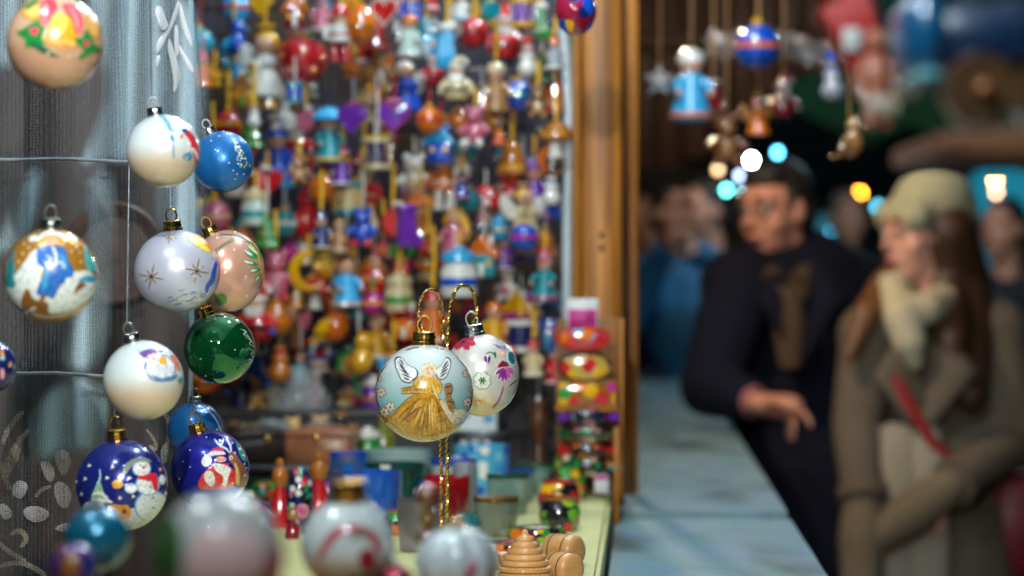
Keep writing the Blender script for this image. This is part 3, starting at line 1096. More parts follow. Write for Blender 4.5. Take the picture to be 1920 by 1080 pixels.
sh += [('s', [(600, 430), (630, 422), (655, 438)], 4, (.62, .22, .06)), ('s', [(615, 415), (632, 445)], 4, (.62, .22, .06)), ('s', [(645, 415), (625, 440)], 3, (.7, .4, .1)),
       ('s', [(655, 95), (670, 105)], 4, (.42, .55, .6)), ('s', [(690, 130), (735, 150)], 2.5, VIO), ('s', [(560, 508), (640, 516), (690, 505)], 4, (.4, .05, .05)), ('s', [(790, 430), (770, 460)], 3, ink)]
bauble('pearly silver bauble painted with a fairy in a violet petal dress, behind the angel bauble', 903, 703, 73, 2.54, (.76, .76, .72), .35, .22, .5, sh, Z3, -10, 'silver', None, dense=True, sx=.97, sz=1.06, group='baubles on gold wire stands', prough=.3, two=((.70, .58, .38), .16, .40), capk=.24)

# gold twisted-wire stands the two baubles hang from
def twisted_stand(label, pts, Y, tint, base_px):
    base = at(base_px, 540, Y)
    base.z = CAMZ - HT
    t = thing('ornament_stand', label, 'ornament stand', base, 'gold twisted wire stands')
    path = [at(x, y, Y + k) for x, y, k in pts]
    # resample
    dense = []
    for i in range(len(path) - 1):
        a, c = path[i], path[i + 1]
        n = max(2, int((c - a).length / .0011))
        dense += [a.lerp(c, j / n) for j in range(n)]
    for _ in range(40):
        dense = [dense[0]] + [(dense[i - 1] + dense[i] * 2 + dense[i + 1]) / 4 for i in range(1, len(dense) - 1)] + [dense[-1]]
    r = .00115
    for k in range(2):
        out = []
        for i, p in enumerate(dense):
            q = dense[min(i + 1, len(dense) - 1)] - dense[max(i - 1, 0)]
            q.normalize()
            x = V((0, 1, 0)).cross(q).normalized()
            y = q.cross(x)
            a = i * .62 + math.pi * k
            out.append(p + (x * math.cos(a) + y * math.sin(a)) * r * .95 - base)
        MB().tube(out, r, 6).build('wire_strand', pm('gilt_wire', tint, .25, 1., vary=.1), t)
    b0 = dense[-1] - base
    MB().lathe([(0, 0), (.020, 0), (.021, .003), (.006, .006), (.003, .012), (0, .012)], 24, Matrix.Translation((b0.x, b0.y, 0))).build('foot', GOLD(), t)


twisted_stand('gold twisted wire stand with a rosy bent hook holding the angel bauble', [(794, 622, 0), (787, 612, 0), (784, 590, 0), (787, 566, .003), (795, 548, .006), (806, 541, .01), (818, 546, .018), (827, 562, .03), (830, 590, .05), (829, 640, .06), (827, 800, .06), (827, 1120, .06)], 2.45, (.74, .44, .16), 827)
twisted_stand('gold twisted wire stand with a greenish hook holding the fairy bauble', [(886, 606, 0), (893, 598, 0), (894, 580, 0), (891, 555, -.004), (882, 539, -.01), (868, 534, -.02), (856, 540, -.03), (847, 560, -.035), (841, 590, -.04), (838, 640, -.04), (839, 800, -.04), (838, 1120, -.04)], 2.54, (.66, .50, .12), 838)
# cord tails under the hooks
# ---- green mirror
Z2 = (0, 380, 2.7)
sh = [('s', [(1215, 640), (1250, 655), (1225, 668), (1262, 680)], 2.6, 'W'), ('s', [(1240, 680), (1275, 700), (1255, 712), (1285, 735)], 2.6, 'W'), ('s', [(1252, 735), (1288, 755), (1262, 765), (1290, 790)], 2.4, 'W'), ('s', [(1258, 790), (1285, 800), (1262, 815)], 2.2, 'W'),
      ('s', [(1235, 650), (1285, 720), (1292, 780)], 1.6, (.5, .7, .7))] + dots([(1018, 790), (1043, 875), (1070, 702), (1188, 745), (1090, 590)], 4.5, (.6, .75, .68))
bauble('dark green mirror bauble with white frost strokes, below the pink bauble', 411, 653, 67, 2.47, (.006, .15, .045), .75, .04, .8, sh, Z2, -20, 'gold', (374, 430, 2.5))
# ---- pink pearl
LG, DGc = (.015, .26, .06), (.01, .14, .05)
sh = []
for (x0, y0, x1, y1, w) in ((1240, 205, 1345, 300, 22), (1222, 235, 1310, 290, 20), (1215, 290, 1320, 320, 16), (1250, 345, 1325, 335, 18), (1280, 400, 1325, 350, 13), (1250, 190, 1290, 240, 14)):
    sh += [petal(x0, y0, x1, y1, w, LG), petal(x0 + 6, y0 + 3, x0 + (x1 - x0) * .7, y0 + (y1 - y0) * .7, w * .45, (.72, .80, .72))]
for i in range(9):
    x, y = 1100 + i * 11, 240 - i * 7.5
    sh += [('s', [(x, y), (x - 14, y - 2)], 2.8, DGc), ('s', [(x, y), (x + 4, y + 14)], 2.8, DGc)]
sh += [('s', [(1095, 245), (1150, 205), (1195, 185)], 2.6, DGc), ('s', [(1115, 165), (1180, 165), (1250, 190), (1300, 240)], 6, DGc), ('s', [(1130, 172), (1190, 175), (1240, 195)], 3, 'W'), ('s', [(1150, 168), (1180, 170)], 4, (.5, .02, .05)), ('s', [(1300, 260), (1326, 330), (1330, 400)], 8, (.66, .34, .05)), ('s', [(1262, 210), (1300, 255)], 5, (.78, .62, .08)), ('s', [(1310, 450), (1330, 400)], 5, DGc)]
sh += dots([(1185, 240), (1140, 355), (1243, 375), (1248, 470), (1100, 180), (1190, 150)], 8, (.80, .66, .58)) + [('e', 1120, 485, 30, 32, 0, (.10, .24, .07))]
bauble('satin pink bauble painted with holly leaves on its side, behind the lilac bauble', 427, 508, 70, 2.56, (.70, .38, .28), .35, .24, .4, sh, Z2, -24, 'gold', (385, 362), sz=1.1, sx=.98)
# ---- lilac pearl
sh = star(770, 375, 62) + star(993, 345, 62) + star(860, 176, 36, 8, 2.6) + dots([(985, 318), (1010, 330), (985, 372), (845, 175), (865, 176), (880, 176)], 5, (.95, .9, .8))
rr = random.Random(3)
for i in range(26):
    x, y = 840 + rr.random() * 210, 440 + rr.random() * 75
    sh.append(('s', [(x, y), (x + 16, y - 14 + rr.random() * 20), (x + 30, y - 6)], 3.4, (.12, .24, .46) if i % 2 else (.42, .55, .74)))
sh += [('p', [(932, 182), (990, 155), (1040, 205), (1066, 235), (1062, 262), (1005, 232)], (.84, .72, .10)), ('p', [(985, 150), (1040, 180), (1085, 240), (1075, 262), (1048, 230)], (.80, .25, .03)), ('e', 1084, 268, 20, 16, 60, (.82, .45, .40)),
       ('s', [(1092, 300), (1078, 350), (1072, 395), (1045, 420), (1043, 450)], 13, (.02, .10, .55)), ('s', [(1108, 285), (1116, 345), (1108, 400), (1090, 445)], 8, (.66, .03, .16)), ('s', [(1098, 285), (1106, 340), (1098, 400)], 6, (.7, .3, .5))]
bauble('satin lilac bauble with gold stars and a yellow winged figure at its edge', 332, 508, 80, 2.36, (.60, .62, .78), .35, .28, .2, sh, Z2, -6, 'gold', (318, 301, 2.56), sz=.97)
# ---- blue with tree
Z1 = (0, 0, 2.7)
sh = dots([(1070, 715), (1090, 760), (1120, 797), (1160, 825), (1180, 862), (1215, 690), (1165, 680), (1110, 690), (1200, 880), (1232, 880), (1190, 905), (1075, 660), (1130, 665), (1245, 720)], 4.6)
sh += [('s', [(1164, 700), (1195, 722)], 2, (.8, .8, .4))]
for i in range(60):
    v = rr.random()
    x = 1195 + v * 40 + (rr.random() - .5) * (18 + 55 * v)
    y = 722 + v * 125
    sh.append(('e', x, y, 6, 4, rr.random() * 90, [(.80, .84, .70), (.72, .72, .06), (.60, .78, .62), (.03, .2, .45), (.85, .85, .8)][i % 5]))
bauble('satin bright blue bauble with snow dots and a small snowy tree', 418, 303, 57.5, 2.6, (.012, .16, .50), .35, .32, .35, sh, Z1, -24, 'silver', (352, -120))
# ---- white with santa on its side
sh = [('s', [(808, 588), (828, 590), (838, 612), (850, 622), (858, 655), (872, 662)], 10, (.10, .40, .62)), ('p', [(866, 680), (880, 700), (876, 722), (862, 715), (860, 695)], (.03, .24, .5)), ('s', [(868, 715), (878, 760), (876, 800)], 4, (.05, .34, .6)),
      ('p', [(920, 655), (945, 650), (985, 690), (1008, 760), (1008, 820), (985, 830), (972, 770), (950, 735)], (.66, .03, .05)), ('s', [(955, 750), (985, 760), (1000, 810)], 9, (.85, .85, .85)), ('s', [(935, 690), (960, 735), (942, 775)], 8, (.82, .8, .85)),
      ('e', 932, 662, 14, 12, 30, (.02, .05, .3)), ('e', 918, 690, 9, 11, 0, (.8, .3, .05)), ('p', [(915, 790), (945, 765), (975, 780), (965, 815), (930, 808)], (.05, .35, .6)), ('e', 940, 800, 9, 7, 0, (.8, .34, .05)), ('e', 990, 740, 8, 30, -15, (.78, .05, .08)),
      ('s', [(905, 600), (950, 622), (985, 670)], 5, (.6, .72, .8))] + dots([(820, 858), (900, 640), (890, 840)], 5)
WARM_REFL = (.62, .49, .36)  # warm underside: reflected surroundings painted into the white baubles' base colour
bauble('white bauble with a red coated figure, next to the bright blue one', 306, 283, 69, 2.2, (.66, .76, .80), .12, .24, .6, sh, Z1, -12, 'silver', (280, -120), two=(WARM_REFL, .30, .56))
# ---- snowman white
sh = [('e', 808, 838, 80, 70, 15, (.12, .26, .52)), ('e', 810, 838, 70, 60, 15, (.74, .80, .82)), ('e', 768, 778, 44, 36, 20, (.74, .78, .80)), ('p', [(695, 765), (735, 745), (800, 738), (838, 760), (800, 758), (750, 772), (735, 795)], (.14, .06, .34)), ('p', [(800, 790), (835, 770), (842, 835), (820, 838), (806, 812)], (.80, .40, .03)),
      ('p', [(850, 760), (890, 780), (912, 850), (900, 860), (872, 810)], (.72, .20, .08)), ('p', [(755, 868), (785, 880), (870, 880), (905, 862), (880, 905), (800, 905)], (.10, .22, .48)), ('p', [(890, 890), (922, 878), (925, 912), (900, 920)], (.05, .28, .25)), ('e', 820, 855, 40, 34, 0, (.66, .72, .80))]
sh += dots([(760, 770), (785, 762), (775, 790), (752, 790)], 6, (.6, .08, .12)) + dots([(700, 750), (930, 968), (840, 758)], 5, (.2, .6, .5)) + [('e', 757, 803, 12, 12, 0, (.9, .9, .9)), ('e', 830, 940, 4, 4, 0, 'W')]
bauble('white bauble painted with a snowman in a purple hat', 269, 713, 75, 2.2, (.64, .75, .78), .12, .26, .5, sh, Z2, -16, 'silver', (242, 300, 2.42), two=(WARM_REFL, .32, .58))
# ---- bells and holly
HG, HD = (.015, .22, .05), (.01, .10, .06)
sh = [('e', 170, 55, 58, 55, 0, (.55, .27, .05)), ('e', 165, 50, 40, 42, 0, (.80, .50, .12)), ('e', 472, 115, 44, 80, -10, (.62, .30, .06)), ('e', 470, 110, 26, 66, -10, (.80, .48, .14)), ('p', [(240, 190), (255, 110), (300, 70), (345, 75), (385, 120), (395, 195), (400, 230), (310, 245), (225, 215)], (.70, .34, .02)),
      ('e', 300, 120, 42, 52, 0, (.85, .52, .08)), ('s', [(220, 195), (270, 225), (320, 232), (395, 225)], 14, (.62, .30, .06)), ('s', [(225, 190), (280, 215), (390, 214)], 4, (.85, .6, .25)),
      ('p', [(205, 5), (270, -10), (300, 40), (262, 90), (240, 135), (205, 140), (212, 90)], (.68, .04, .08)), ('p', [(300, 20), (380, 15), (412, 70), (418, 130), (405, 178), (372, 165), (368, 110), (330, 70)], (.72, .07, .10)), ('s', [(230, 20), (240, 70), (220, 130)], 5, (.85, .4, .42)), ('s', [(350, 40), (385, 90), (392, 160)], 5, (.85, .4, .42)),
      ('p', [(350, -20), (420, -10), (470, 40), (440, 55), (390, 20)], HG), ('p', [(120, 40), (190, 0), (210, 10), (140, 65)], HG),
      ('p', [(85, 165), (120, 150), (150, 130), (190, 105), (210, 95), (202, 130), (245, 148), (215, 185), (225, 215), (235, 245), (320, 292), (260, 285), (200, 250), (160, 240), (135, 250), (132, 200), (100, 185)], HG),
      ('p', [(150, 215), (200, 225), (260, 270), (310, 290), (250, 285), (190, 255)], HD), ('p', [(370, 185), (412, 195), (425, 135), (450, 165), (466, 195), (475, 225), (512, 240), (500, 266), (460, 262), (425, 290), (388, 305), (398, 275), (425, 250), (382, 225)], HG), ('p', [(498, 120), (515, 150), (512, 170), (495, 160)], HG),
      ('p', [(150, 160), (165, 140), (175, 150), (190, 140), (205, 155), (180, 188)], (.75, .05, .12)), ('p', [(412, 215), (425, 200), (433, 208), (445, 198), (450, 215), (434, 238)], (.75, .05, .12))]
sh += dots([(350, 283), (420, 330), (475, 300), (380, 270), (245, 270), (270, 250)], 7, (.85, .7, .5))
bauble('pink and gold bauble painted with golden bells, holly and a red ribbon', 103, 80, 90, 1.95, (.66, .42, .28), .2, .22, .5, sh, Z1, 0, 'gold', (103, -150), two=((.56, .33, .21), .40, .52), prough=.25)  # browner lower half is a warm reflection painted into the base
# ---- amber with blue coat
bl, bl2 = (.02, .14, .50), (.05, .32, .62)
sno = (.66, .74, .74)
sh = [('p', [(20, 410), (60, 390), (110, 330), (160, 250), (200, 225), (215, 420), (200, 520), (160, 560), (90, 520), (30, 470)], sno), ('p', [(330, 360), (390, 345), (440, 340), (500, 390), (490, 450), (420, 510), (330, 555), (230, 565), (215, 480), (300, 440)], sno),
      ('p', [(30, 520), (150, 570), (260, 575), (380, 545), (470, 480), (430, 620), (90, 620)], (.72, .34, .04)), ('p', [(140, 540), (230, 575), (330, 560), (420, 505), (400, 530), (300, 580), (200, 590)], (.70, .56, .52)),
      ('p', [(70, 235), (90, 250), (70, 300), (92, 330), (72, 370), (95, 420), (60, 435), (25, 420), (40, 350), (35, 320), (60, 270)], (.03, .26, .30)), ('s', [(75, 245), (60, 330), (50, 410)], 6, (.02, .14, .2)), ('p', [(420, 205), (440, 230), (448, 270), (475, 310), (490, 350), (440, 350), (425, 310)], (.05, .42, .46)), ('p', [(375, 400), (430, 365), (490, 370), (485, 400), (440, 405)], (.05, .34, .55)),
      ('p', [(180, 230), (205, 175), (255, 160), (310, 180), (335, 225), (300, 220), (250, 195), (205, 225)], (.80, .36, .03)), ('e', 258, 200, 34, 26, 0, (.85, .42, .25)), ('s', [(190, 195), (220, 160), (260, 150), (310, 165), (330, 195)], 11, (.72, .78, .82)),
      ('p', [(185, 235), (225, 218), (300, 215), (332, 235), (338, 285), (370, 340), (366, 382), (332, 375), (322, 415), (300, 410), (290, 450), (268, 492), (240, 468), (212, 470), (180, 462), (205, 400), (225, 350), (212, 320), (190, 320)], bl),
      ('p', [(225, 330), (250, 330), (238, 440), (205, 455)], bl2), ('p', [(300, 250), (325, 270), (345, 340), (330, 350), (310, 310)], bl2), ('s', [(265, 225), (285, 270), (280, 320)], 8, sno), ('s', [(235, 270), (262, 280), (240, 320), (228, 300)], 5, sno), ('s', [(292, 300), (320, 310), (318, 335)], 5, sno), ('s', [(190, 318), (215, 330)], 5, sno),
      ('p', [(130, 440), (150, 430), (165, 475), (180, 490), (250, 500), (245, 555), (225, 552), (215, 525), (160, 525), (150, 550), (120, 535), (108, 500)], (.24, .10, .02)), ('s', [(120, 500), (140, 505), (135, 535)], 4, (.42, .2, .03)), ('p', [(365, 465), (385, 415), (400, 398), (428, 405), (425, 425), (400, 440), (385, 455)], (.24, .09, .02))]
sh += dots([(120, 260), (150, 230), (405, 300), (360, 250), (385, 230), (100, 300), (400, 255), (125, 210)], 6, (.8, .75, .6)) + [('p', [(140, 185), (165, 165), (200, 165), (190, 195), (160, 205)], sno), ('p', [(345, 175), (370, 165), (398, 190), (380, 200)], sno)]
bauble('amber bauble painted with a child in a blue coat among snowy trees', 95, 516, 88, 2.05, (.55, .26, .03), .5, .2, .5, sh, Z2, 0, 'silver', (92, 300))
# ---- navy snowman
Z3b = (0, 700, 2.842)
ny = (.012, .02, .20)
sh = [('p', [(620, 735), (700, 715), (900, 680), (900, 850), (560, 850), (480, 760)], (.55, .58, .66)), ('e', 805, 705, 92, 85, 0, (.06, .25, .55)), ('e', 805, 708, 82, 78, 0, (.60, .66, .74)), ('e', 784, 592, 66, 60, 0, (.06, .25, .55)), ('e', 784, 594, 57, 52, 0, (.74, .78, .82)), ('e', 752, 508, 50, 46, 0, (.06, .25, .55)), ('e', 752, 510, 43, 40, 0, (.76, .80, .82)),
      ('p', [(648, 530), (660, 490), (700, 458), (760, 448), (812, 470), (800, 480), (740, 472), (700, 495), (672, 545)], (.20, .24, .22)), ('p', [(728, 550), (770, 545), (825, 526), (836, 560), (838, 625), (812, 630), (806, 580), (765, 570), (735, 570)], (.66, .02, .04)),
      ('e', 697, 612, 36, 28, -10, (.06, .25, .55)), ('e', 697, 614, 30, 22, -10, (.76, .78, .82)), ('e', 858, 570, 22, 30, 0, (.06, .25, .55)), ('e', 858, 570, 16, 24, 0, (.74, .78, .82)), ('e', 762, 506, 9, 8, 0, (.75, .08, .04)), ('s', [(745, 528), (762, 534), (778, 526)], 2.4, (.5, .05, .05)),
      ('p', [(597, 580), (618, 562), (650, 570), (660, 600), (635, 615), (602, 612)], (.68, .34, .04)), ('p', [(510, 610), (530, 555), (548, 600), (560, 650), (612, 690), (540, 690), (480, 665)], (.20, .42, .30)), ('s', [(505, 640), (540, 632), (575, 660)], 8, (.78, .82, .8)), ('s', [(490, 670), (540, 665), (600, 685)], 8, (.78, .82, .8)), ('e', 528, 622, 8, 6, 0, 'Y'), ('e', 552, 668, 8, 6, 0, 'Y'),
      ('e', 505, 712, 62, 36, 0, (.46, .62, .70)), ('p', [(570, 705), (600, 690), (640, 700), (690, 695), (700, 770), (640, 775), (575, 745)], (.62, .26, .03)), ('p', [(585, 730), (610, 712), (630, 735), (610, 750)], (.12, .04, .02)), ('p', [(650, 720), (670, 712), (675, 745), (655, 750)], (.12, .04, .02)), ('s', [(535, 510), (540, 560), (520, 590)], 5, (.4, .6, .7)), ('e', 850, 515, 10, 9, 0, (.75, .3, .1))]
sh += dots([(746, 496), (772, 494)], 5, ink) + dots([(783, 572), (797, 608), (812, 664), (812, 716)], 6, ink)
sh += [q for (x, y) in ((460, 560), (573, 558), (640, 663), (708, 655), (440, 640), (412, 575), (690, 560), (880, 640), (480, 490), (600, 500)) for q in star(x, y, 12, 6, 3, 'W')]
bauble('navy bauble painted with a snowman in a red scarf beside a little tree', 228, 909, 86, 2.25, ny, .3, .2, .55, sh, Z3b, -6, 'gold', (216, 702, 2.45))
# ---- royal blue santa
sh = [('p', [(1250, 355), (1275, 385), (1300, 420), (1315, 480), (1290, 470), (1262, 410)], (.03, .30, .22)), ('e', 1275, 405, 8, 6, 30, 'W'), ('e', 1296, 440, 8, 6, 30, 'W'),
      ('s', [(1142, 352), (1165, 385), (1205, 405), (1222, 425)], 7, (.62, .66, .80)), ('s', [(1170, 395), (1190, 365), (1185, 350)], 5, (.62, .66, .80)), ('s', [(1205, 352), (1225, 380), (1230, 425)], 7, (.62, .66, .80)), ('s', [(1225, 385), (1245, 370)], 5, (.62, .66, .80)),
      ('p', [(1062, 560), (1105, 505), (1150, 490), (1235, 500), (1262, 540), (1250, 615), (1080, 620), (1052, 600)], (.58, .03, .03)), ('p', [(1105, 430), (1140, 395), (1185, 400), (1200, 430), (1150, 440)], (.58, .02, .08)), ('e', 1102, 468, 28, 32, 20, (.66, .70, .76)), ('s', [(1100, 445), (1140, 425), (1195, 430)], 12, (.68, .70, .76)), ('e', 1176, 460, 30, 17, 0, (.78, .36, .28)),
      ('p', [(1130, 478), (1165, 480), (1215, 490), (1230, 520), (1215, 545), (1205, 600), (1185, 602), (1190, 545), (1150, 525)], (.76, .74, .74)), ('p', [(1085, 535), (1110, 515), (1142, 530), (1145, 590), (1120, 605), (1090, 570)], (.66, .62, .58)), ('s', [(1195, 482), (1215, 490)], 5, (.6, .03, .05)),
      ('p', [(1212, 440), (1228, 418), (1255, 425), (1272, 460), (1305, 500), (1330, 560), (1310, 605), (1255, 610), (1258, 540), (1240, 490), (1215, 470)], (.24, .09, .05)), ('p', [(1240, 480), (1258, 480), (1275, 540), (1272, 605), (1250, 590), (1255, 530)], (.66, .42, .16)), ('e', 1229, 452, 9, 11, 0, (.8, .8, .78)), ('e', 1229, 453, 4, 5, 0, ink), ('e', 1248, 426, 9, 8, 0, (.75, .3, .2)), ('s', [(1195, 488), (1222, 482)], 5, (.65, .03, .05))]
sh += dots([(1015, 410), (1100, 342), (1015, 498), (1235, 585), (1185, 590), (1300, 485), (1310, 505), (1300, 545), (960, 560), (980, 470)], 5)
bauble('royal blue bauble painted with a bearded man hugging a reindeer', 393, 880, 74, 2.45, (.015, .02, .34), .45, .24, .5, sh, Z3b, -17, 'gold', (366, 600, 2.55))
sh = [('s', [(1085, 185), (1140, 230), (1170, 290), (1180, 330)], 4, (.4, .55, .75)), ('s', [(1110, 170), (1150, 210)], 3, (.4, .55, .75))] + dots([(1155, 300), (1050, 200), (1100, 210)], 5)
bauble('plain blue bauble with a frosted edge, behind the reindeer bauble', 366, 806, 52, 2.62, (.01, .11, .34), .4, .25, .5, sh, Z3b, 0, 'silver', None)
sh = [('p', [(0, 730), (20, 760), (20, 800), (0, 790)], (.66, .3, .06)), ('p', [(0, 830), (22, 850), (20, 890), (0, 900)], (.75, .35, .45)), ('e', 10, 790, 14, 10, 0, (.2, .5, .6)), ('e', 48, 820, 8, 16, 10, (.6, .3, .1))]
bauble('small navy bauble with pink and gold painting, below the amber bauble', -18, 687, 50, 2.1, (.012, .02, .12), .3, .2, .5, sh, Z2, 0, 'silver', None)

# ------------------------------------------------------------------ hanging ornaments on the wire wall
def ell(n, rx, rz, cx=0, cz=0, a0=0, a1=360):
    return [(cx + rx * math.cos(math.radians(a0 + (a1 - a0) * i / n)), cz + rz * math.sin(math.radians(a0 + (a1 - a0) * i / n))) for i in range(n)]


class Kit:
    def __init__(self, root, H):
        self.root, self.H = root, H

    def __call__(self, name, mb, c, parent=None, rough=.24):
        mats = [lac(k, rough) for k in c] if isinstance(c, (list, tuple)) and isinstance(c[0], str) and len(c) > 1 and all(k in CL for k in c) else lac(c if isinstance(c, str) else c[0], rough)
        return mb.build(name, mats, parent or self.root, sc=self.H)


def face(A, head, z, r, y=0.):
    """two eyes and a nose on a head of radius r"""
    for s in (-1, 1):
        A('eye', MB().ball((s * r * .38, y - r * .90, z + r * .15), r * .13, 8, 6), 'X', head)
    A('nose', MB().ball((0, y - r * 1.0, z - r * .08), r * .14, 8, 6), 'R', head)


def k_doll(A, c, hat='round'):
    A('body', MB().lathe([(0, 0), (.24, 0), (.265, .04), (.24, .12), (.17, .34), (.125, .5), (.10, .58), (0, .6)], 20), c[0])
    A('apron', MB().lathe([(.20, .02), (.272, .03), (.262, .08), (.20, .1)], 20), c[2])
    h = A('head', MB().ball((0, 0, .70), .145, 16, 12), 'S')
    face(A, h, .70, .145)
    if hat == 'round':
        A('hat', MB().lathe([(.10, .70), (.17, .72), (.165, .80), (.11, .87), (.04, .9), (0, .9)], 18, Matrix.Translation((0, .02, 0))), c[1])
    elif hat == 'cone':
        A('hat', MB().lathe([(.14, .74), (.175, .76), (.13, .83), (.06, .95), (.02, 1.0), (0, 1.0)], 18), c[1])
    elif hat == 'wide':
        A('hat', MB().lathe([(0, .76), (.33, .74), (.345, .77), (.27, .88), (.14, .97), (0, 1.0)], 20), c[1])
    elif hat == 'long':
        A('hair', MB().ball((0, .05, .74), (.18, .15, .17), 14, 10).tube([(.13, .04, .75), (.21, .03, .55), (.24, .0, .30)], [.08, .10, .04], 8).tube([(-.13, .04, .75), (-.20, .03, .6)], [.08, .05], 8), c[1])
    for s in (-1, 1):
        a = A('arm', MB().tube([(s * .10, 0, .53), (s * .22, -.05, .42), (s * .20, -.16, .33)], [.05, .055, .045], 8), c[2] if len(c) > 3 else c[0])
        A('hand', MB().ball((s * .20, -.18, .32), .045, 8, 6), 'S', a)


def k_santa(A, c):
    A('body', MB().lathe([(0, .12), (.2, .13), (.26, .24), (.25, .36), (.17, .52), (.1, .58), (0, .6)], 18), c[0])
    A('belt', MB().lathe([(.24, .30), (.272, .30), (.270, .35), (.24, .35)], 18), 'X')
    h = A('head', MB().ball((0, 0, .68), .14, 14, 10), 'S')
    face(A, h, .70, .135)
    A('beard', MB().prism(chaikin([(-.15, .68), (-.09, .62), (0, .64), (.09, .62), (.15, .68), (.13, .5), (0, .40), (-.13, .5)], 2), .12, Matrix.Translation((0, -.12, 0))), c[1])
    A('hat', MB().tube([(0, 0, .73), (0, 0, .82), (.04, 0, .92), (.13, 0, .95), (.18, 0, .9)], [.15, .13, .09, .05, .03], 12), c[0])
    A('pompom', MB().ball((.19, 0, .87), .055, 10, 8), c[1])
    A('hat_brim', MB().lathe([(.12, .72), (.175, .73), (.175, .79), (.12, .80)], 16), c[1])
    for s in (-1, 1):
        A('arm', MB().tube([(s * .15, 0, .50), (s * .28, -.06, .40), (s * .30, -.14, .3)], [.07, .07, .06], 8), c[0])
        A('mitten', MB().ball((s * .30, -.16, .27), .055, 10, 8), c[2])
        A('boot', MB().tube([(s * .1, 0, .16), (s * .1, -.01, .05), (s * .1, -.1, .04)], [.085, .075, .06], 8), 'X')


def k_snowman(A, c):
    A('body', MB().lathe([(0, 0), (.16, .01), (.25, .12), (.26, .22), (.19, .36), (.17, .40), (.2, .47), (.19, .56), (.12, .63), (0, .65)], 18), c[0])
    h = A('head', MB().ball((0, 0, .72), .145, 14, 10), c[0])
    for s in (-1, 1):
        A('eye', MB().ball((s * .05, -.13, .75), .02, 8, 6), 'X', h)
    A('carrot', MB().tube([(0, -.13, .71), (0, -.27, .69)], [.03, .005], 8), 'O', h)
    A('scarf', MB().lathe([(.1, .57), (.17, .58), (.18, .62), (.1, .65)], 16), c[1])
    A('hat', MB().lathe([(0, .82), (.2, .82), (.2, .845), (.13, .85), (.125, 1.0), (0, 1.0)], 16), c[2])


def k_angel(A, c):
    A('body', MB().lathe([(0, 0), (.27, 0), (.29, .03), (.2, .3), (.11, .56), (0, .6)], 18), c[0])
    h = A('head', MB().ball((0, 0, .69), .14, 14, 10), 'S')
    face(A, h, .69, .14)
    A('hair', MB().ball((0, .05, .74), (.17, .14, .15), 14, 10), c[1])
    for s in (-1, 1):
        A('wing', MB().prism(chaikin([(s * .05, .42), (s * .2, .66), (s * .42, .78), (s * .46, .6), (s * .36, .36), (s * .18, .28)], 2), .05, Matrix.Translation((0, .12, 0))), c[2])
        A('arm', MB().tube([(s * .1, 0, .52), (s * .16, -.1, .42), (s * .03, -.2, .42)], [.05, .05, .035], 8), c[0])
    A('halo', MB().tube([(.12 * math.cos(a), .03 + .08 * math.sin(a), .95) for a in np.linspace(0, 2 * math.pi, 17)[:-1]], .018, 6, True), 'Y')


def k_ball(A, c):
    A('ball', MB().ball((0, 0, .44), .44, 24, 16), c[0], rough=.12)
    A('band', MB().lathe([(.425, .38), (.452, .40), (.452, .5), (.425, .52)], 24), c[1], rough=.2)
    A('cap', MB().lathe([(.1, .85), (.11, .95), (.05, 1.0), (0, 1.0)], 12), 'Y')


def k_apple(A, c):
    A('fruit', MB().lathe([(0, .06), (.12, .0), (.33, .1), (.44, .34), (.43, .56), (.32, .72), (.14, .77), (0, .70)], 22), c[0])
    A('leaf', MB().prism(chaikin([(0, .76), (.14, .92), (.36, .92), (.24, .78)], 2), .05), c[1])
    A('stalk', MB().tube([(0, 0, .7), (.02, 0, 1.0)], .03, 6), 'H')
    for i, (a, z) in enumerate(((-.9, .45), (0.05, .5), (.9, .42), (-.45, .22), (.5, .2))):
        r = .43 if z > .3 else .38
        A('spot', MB().ball((r * math.sin(a), -r * math.cos(a), z), (.07, .05, .07), 10, 8), c[2])


def k_bell(A, c):
    A('bell', MB().lathe([(0, .12), (.36, .10), (.40, .13), (.33, .25), (.25, .5), (.21, .72), (.12, .84), (0, .88)], 22), c[0], rough=.15)
    A('band', MB().lathe([(.30, .24), (.345, .245), (.31, .34), (.28, .35)], 22), c[1])
    A('clapper', MB().ball((0, 0, .08), .1, 12, 8), c[2])
    A('loop', MB().tube([(.06 * math.sin(a), 0, .92 - .06 * math.cos(a)) for a in np.linspace(0, 2 * math.pi, 13)[:-1]], .02, 6, True), 'Y')


def k_house(A, c):
    A('wall', MB().box((0, 0, .27), (.56, .36, .54), ch=.02), c[0])
    r = A('roof', MB().prism([(-.40, .5), (0, .98), (.40, .5), (.34, .44), (0, .86), (-.34, .44)], .5, rim=.05).prism([(-.30, .50), (0, .88), (.30, .5)], .34, rim=.02), c[1])
    A('chimney', MB().box((.18, 0, .86), (.1, .1, .24), ch=.01), c[2], r)
    A('door', MB().box((0, -.185, .16), (.14, .03, .3), ch=.01), c[2])
    for s in (-1, 1):
        A('window', MB().box((s * .17, -.185, .32), (.12, .02, .14), ch=.005), 'Y')


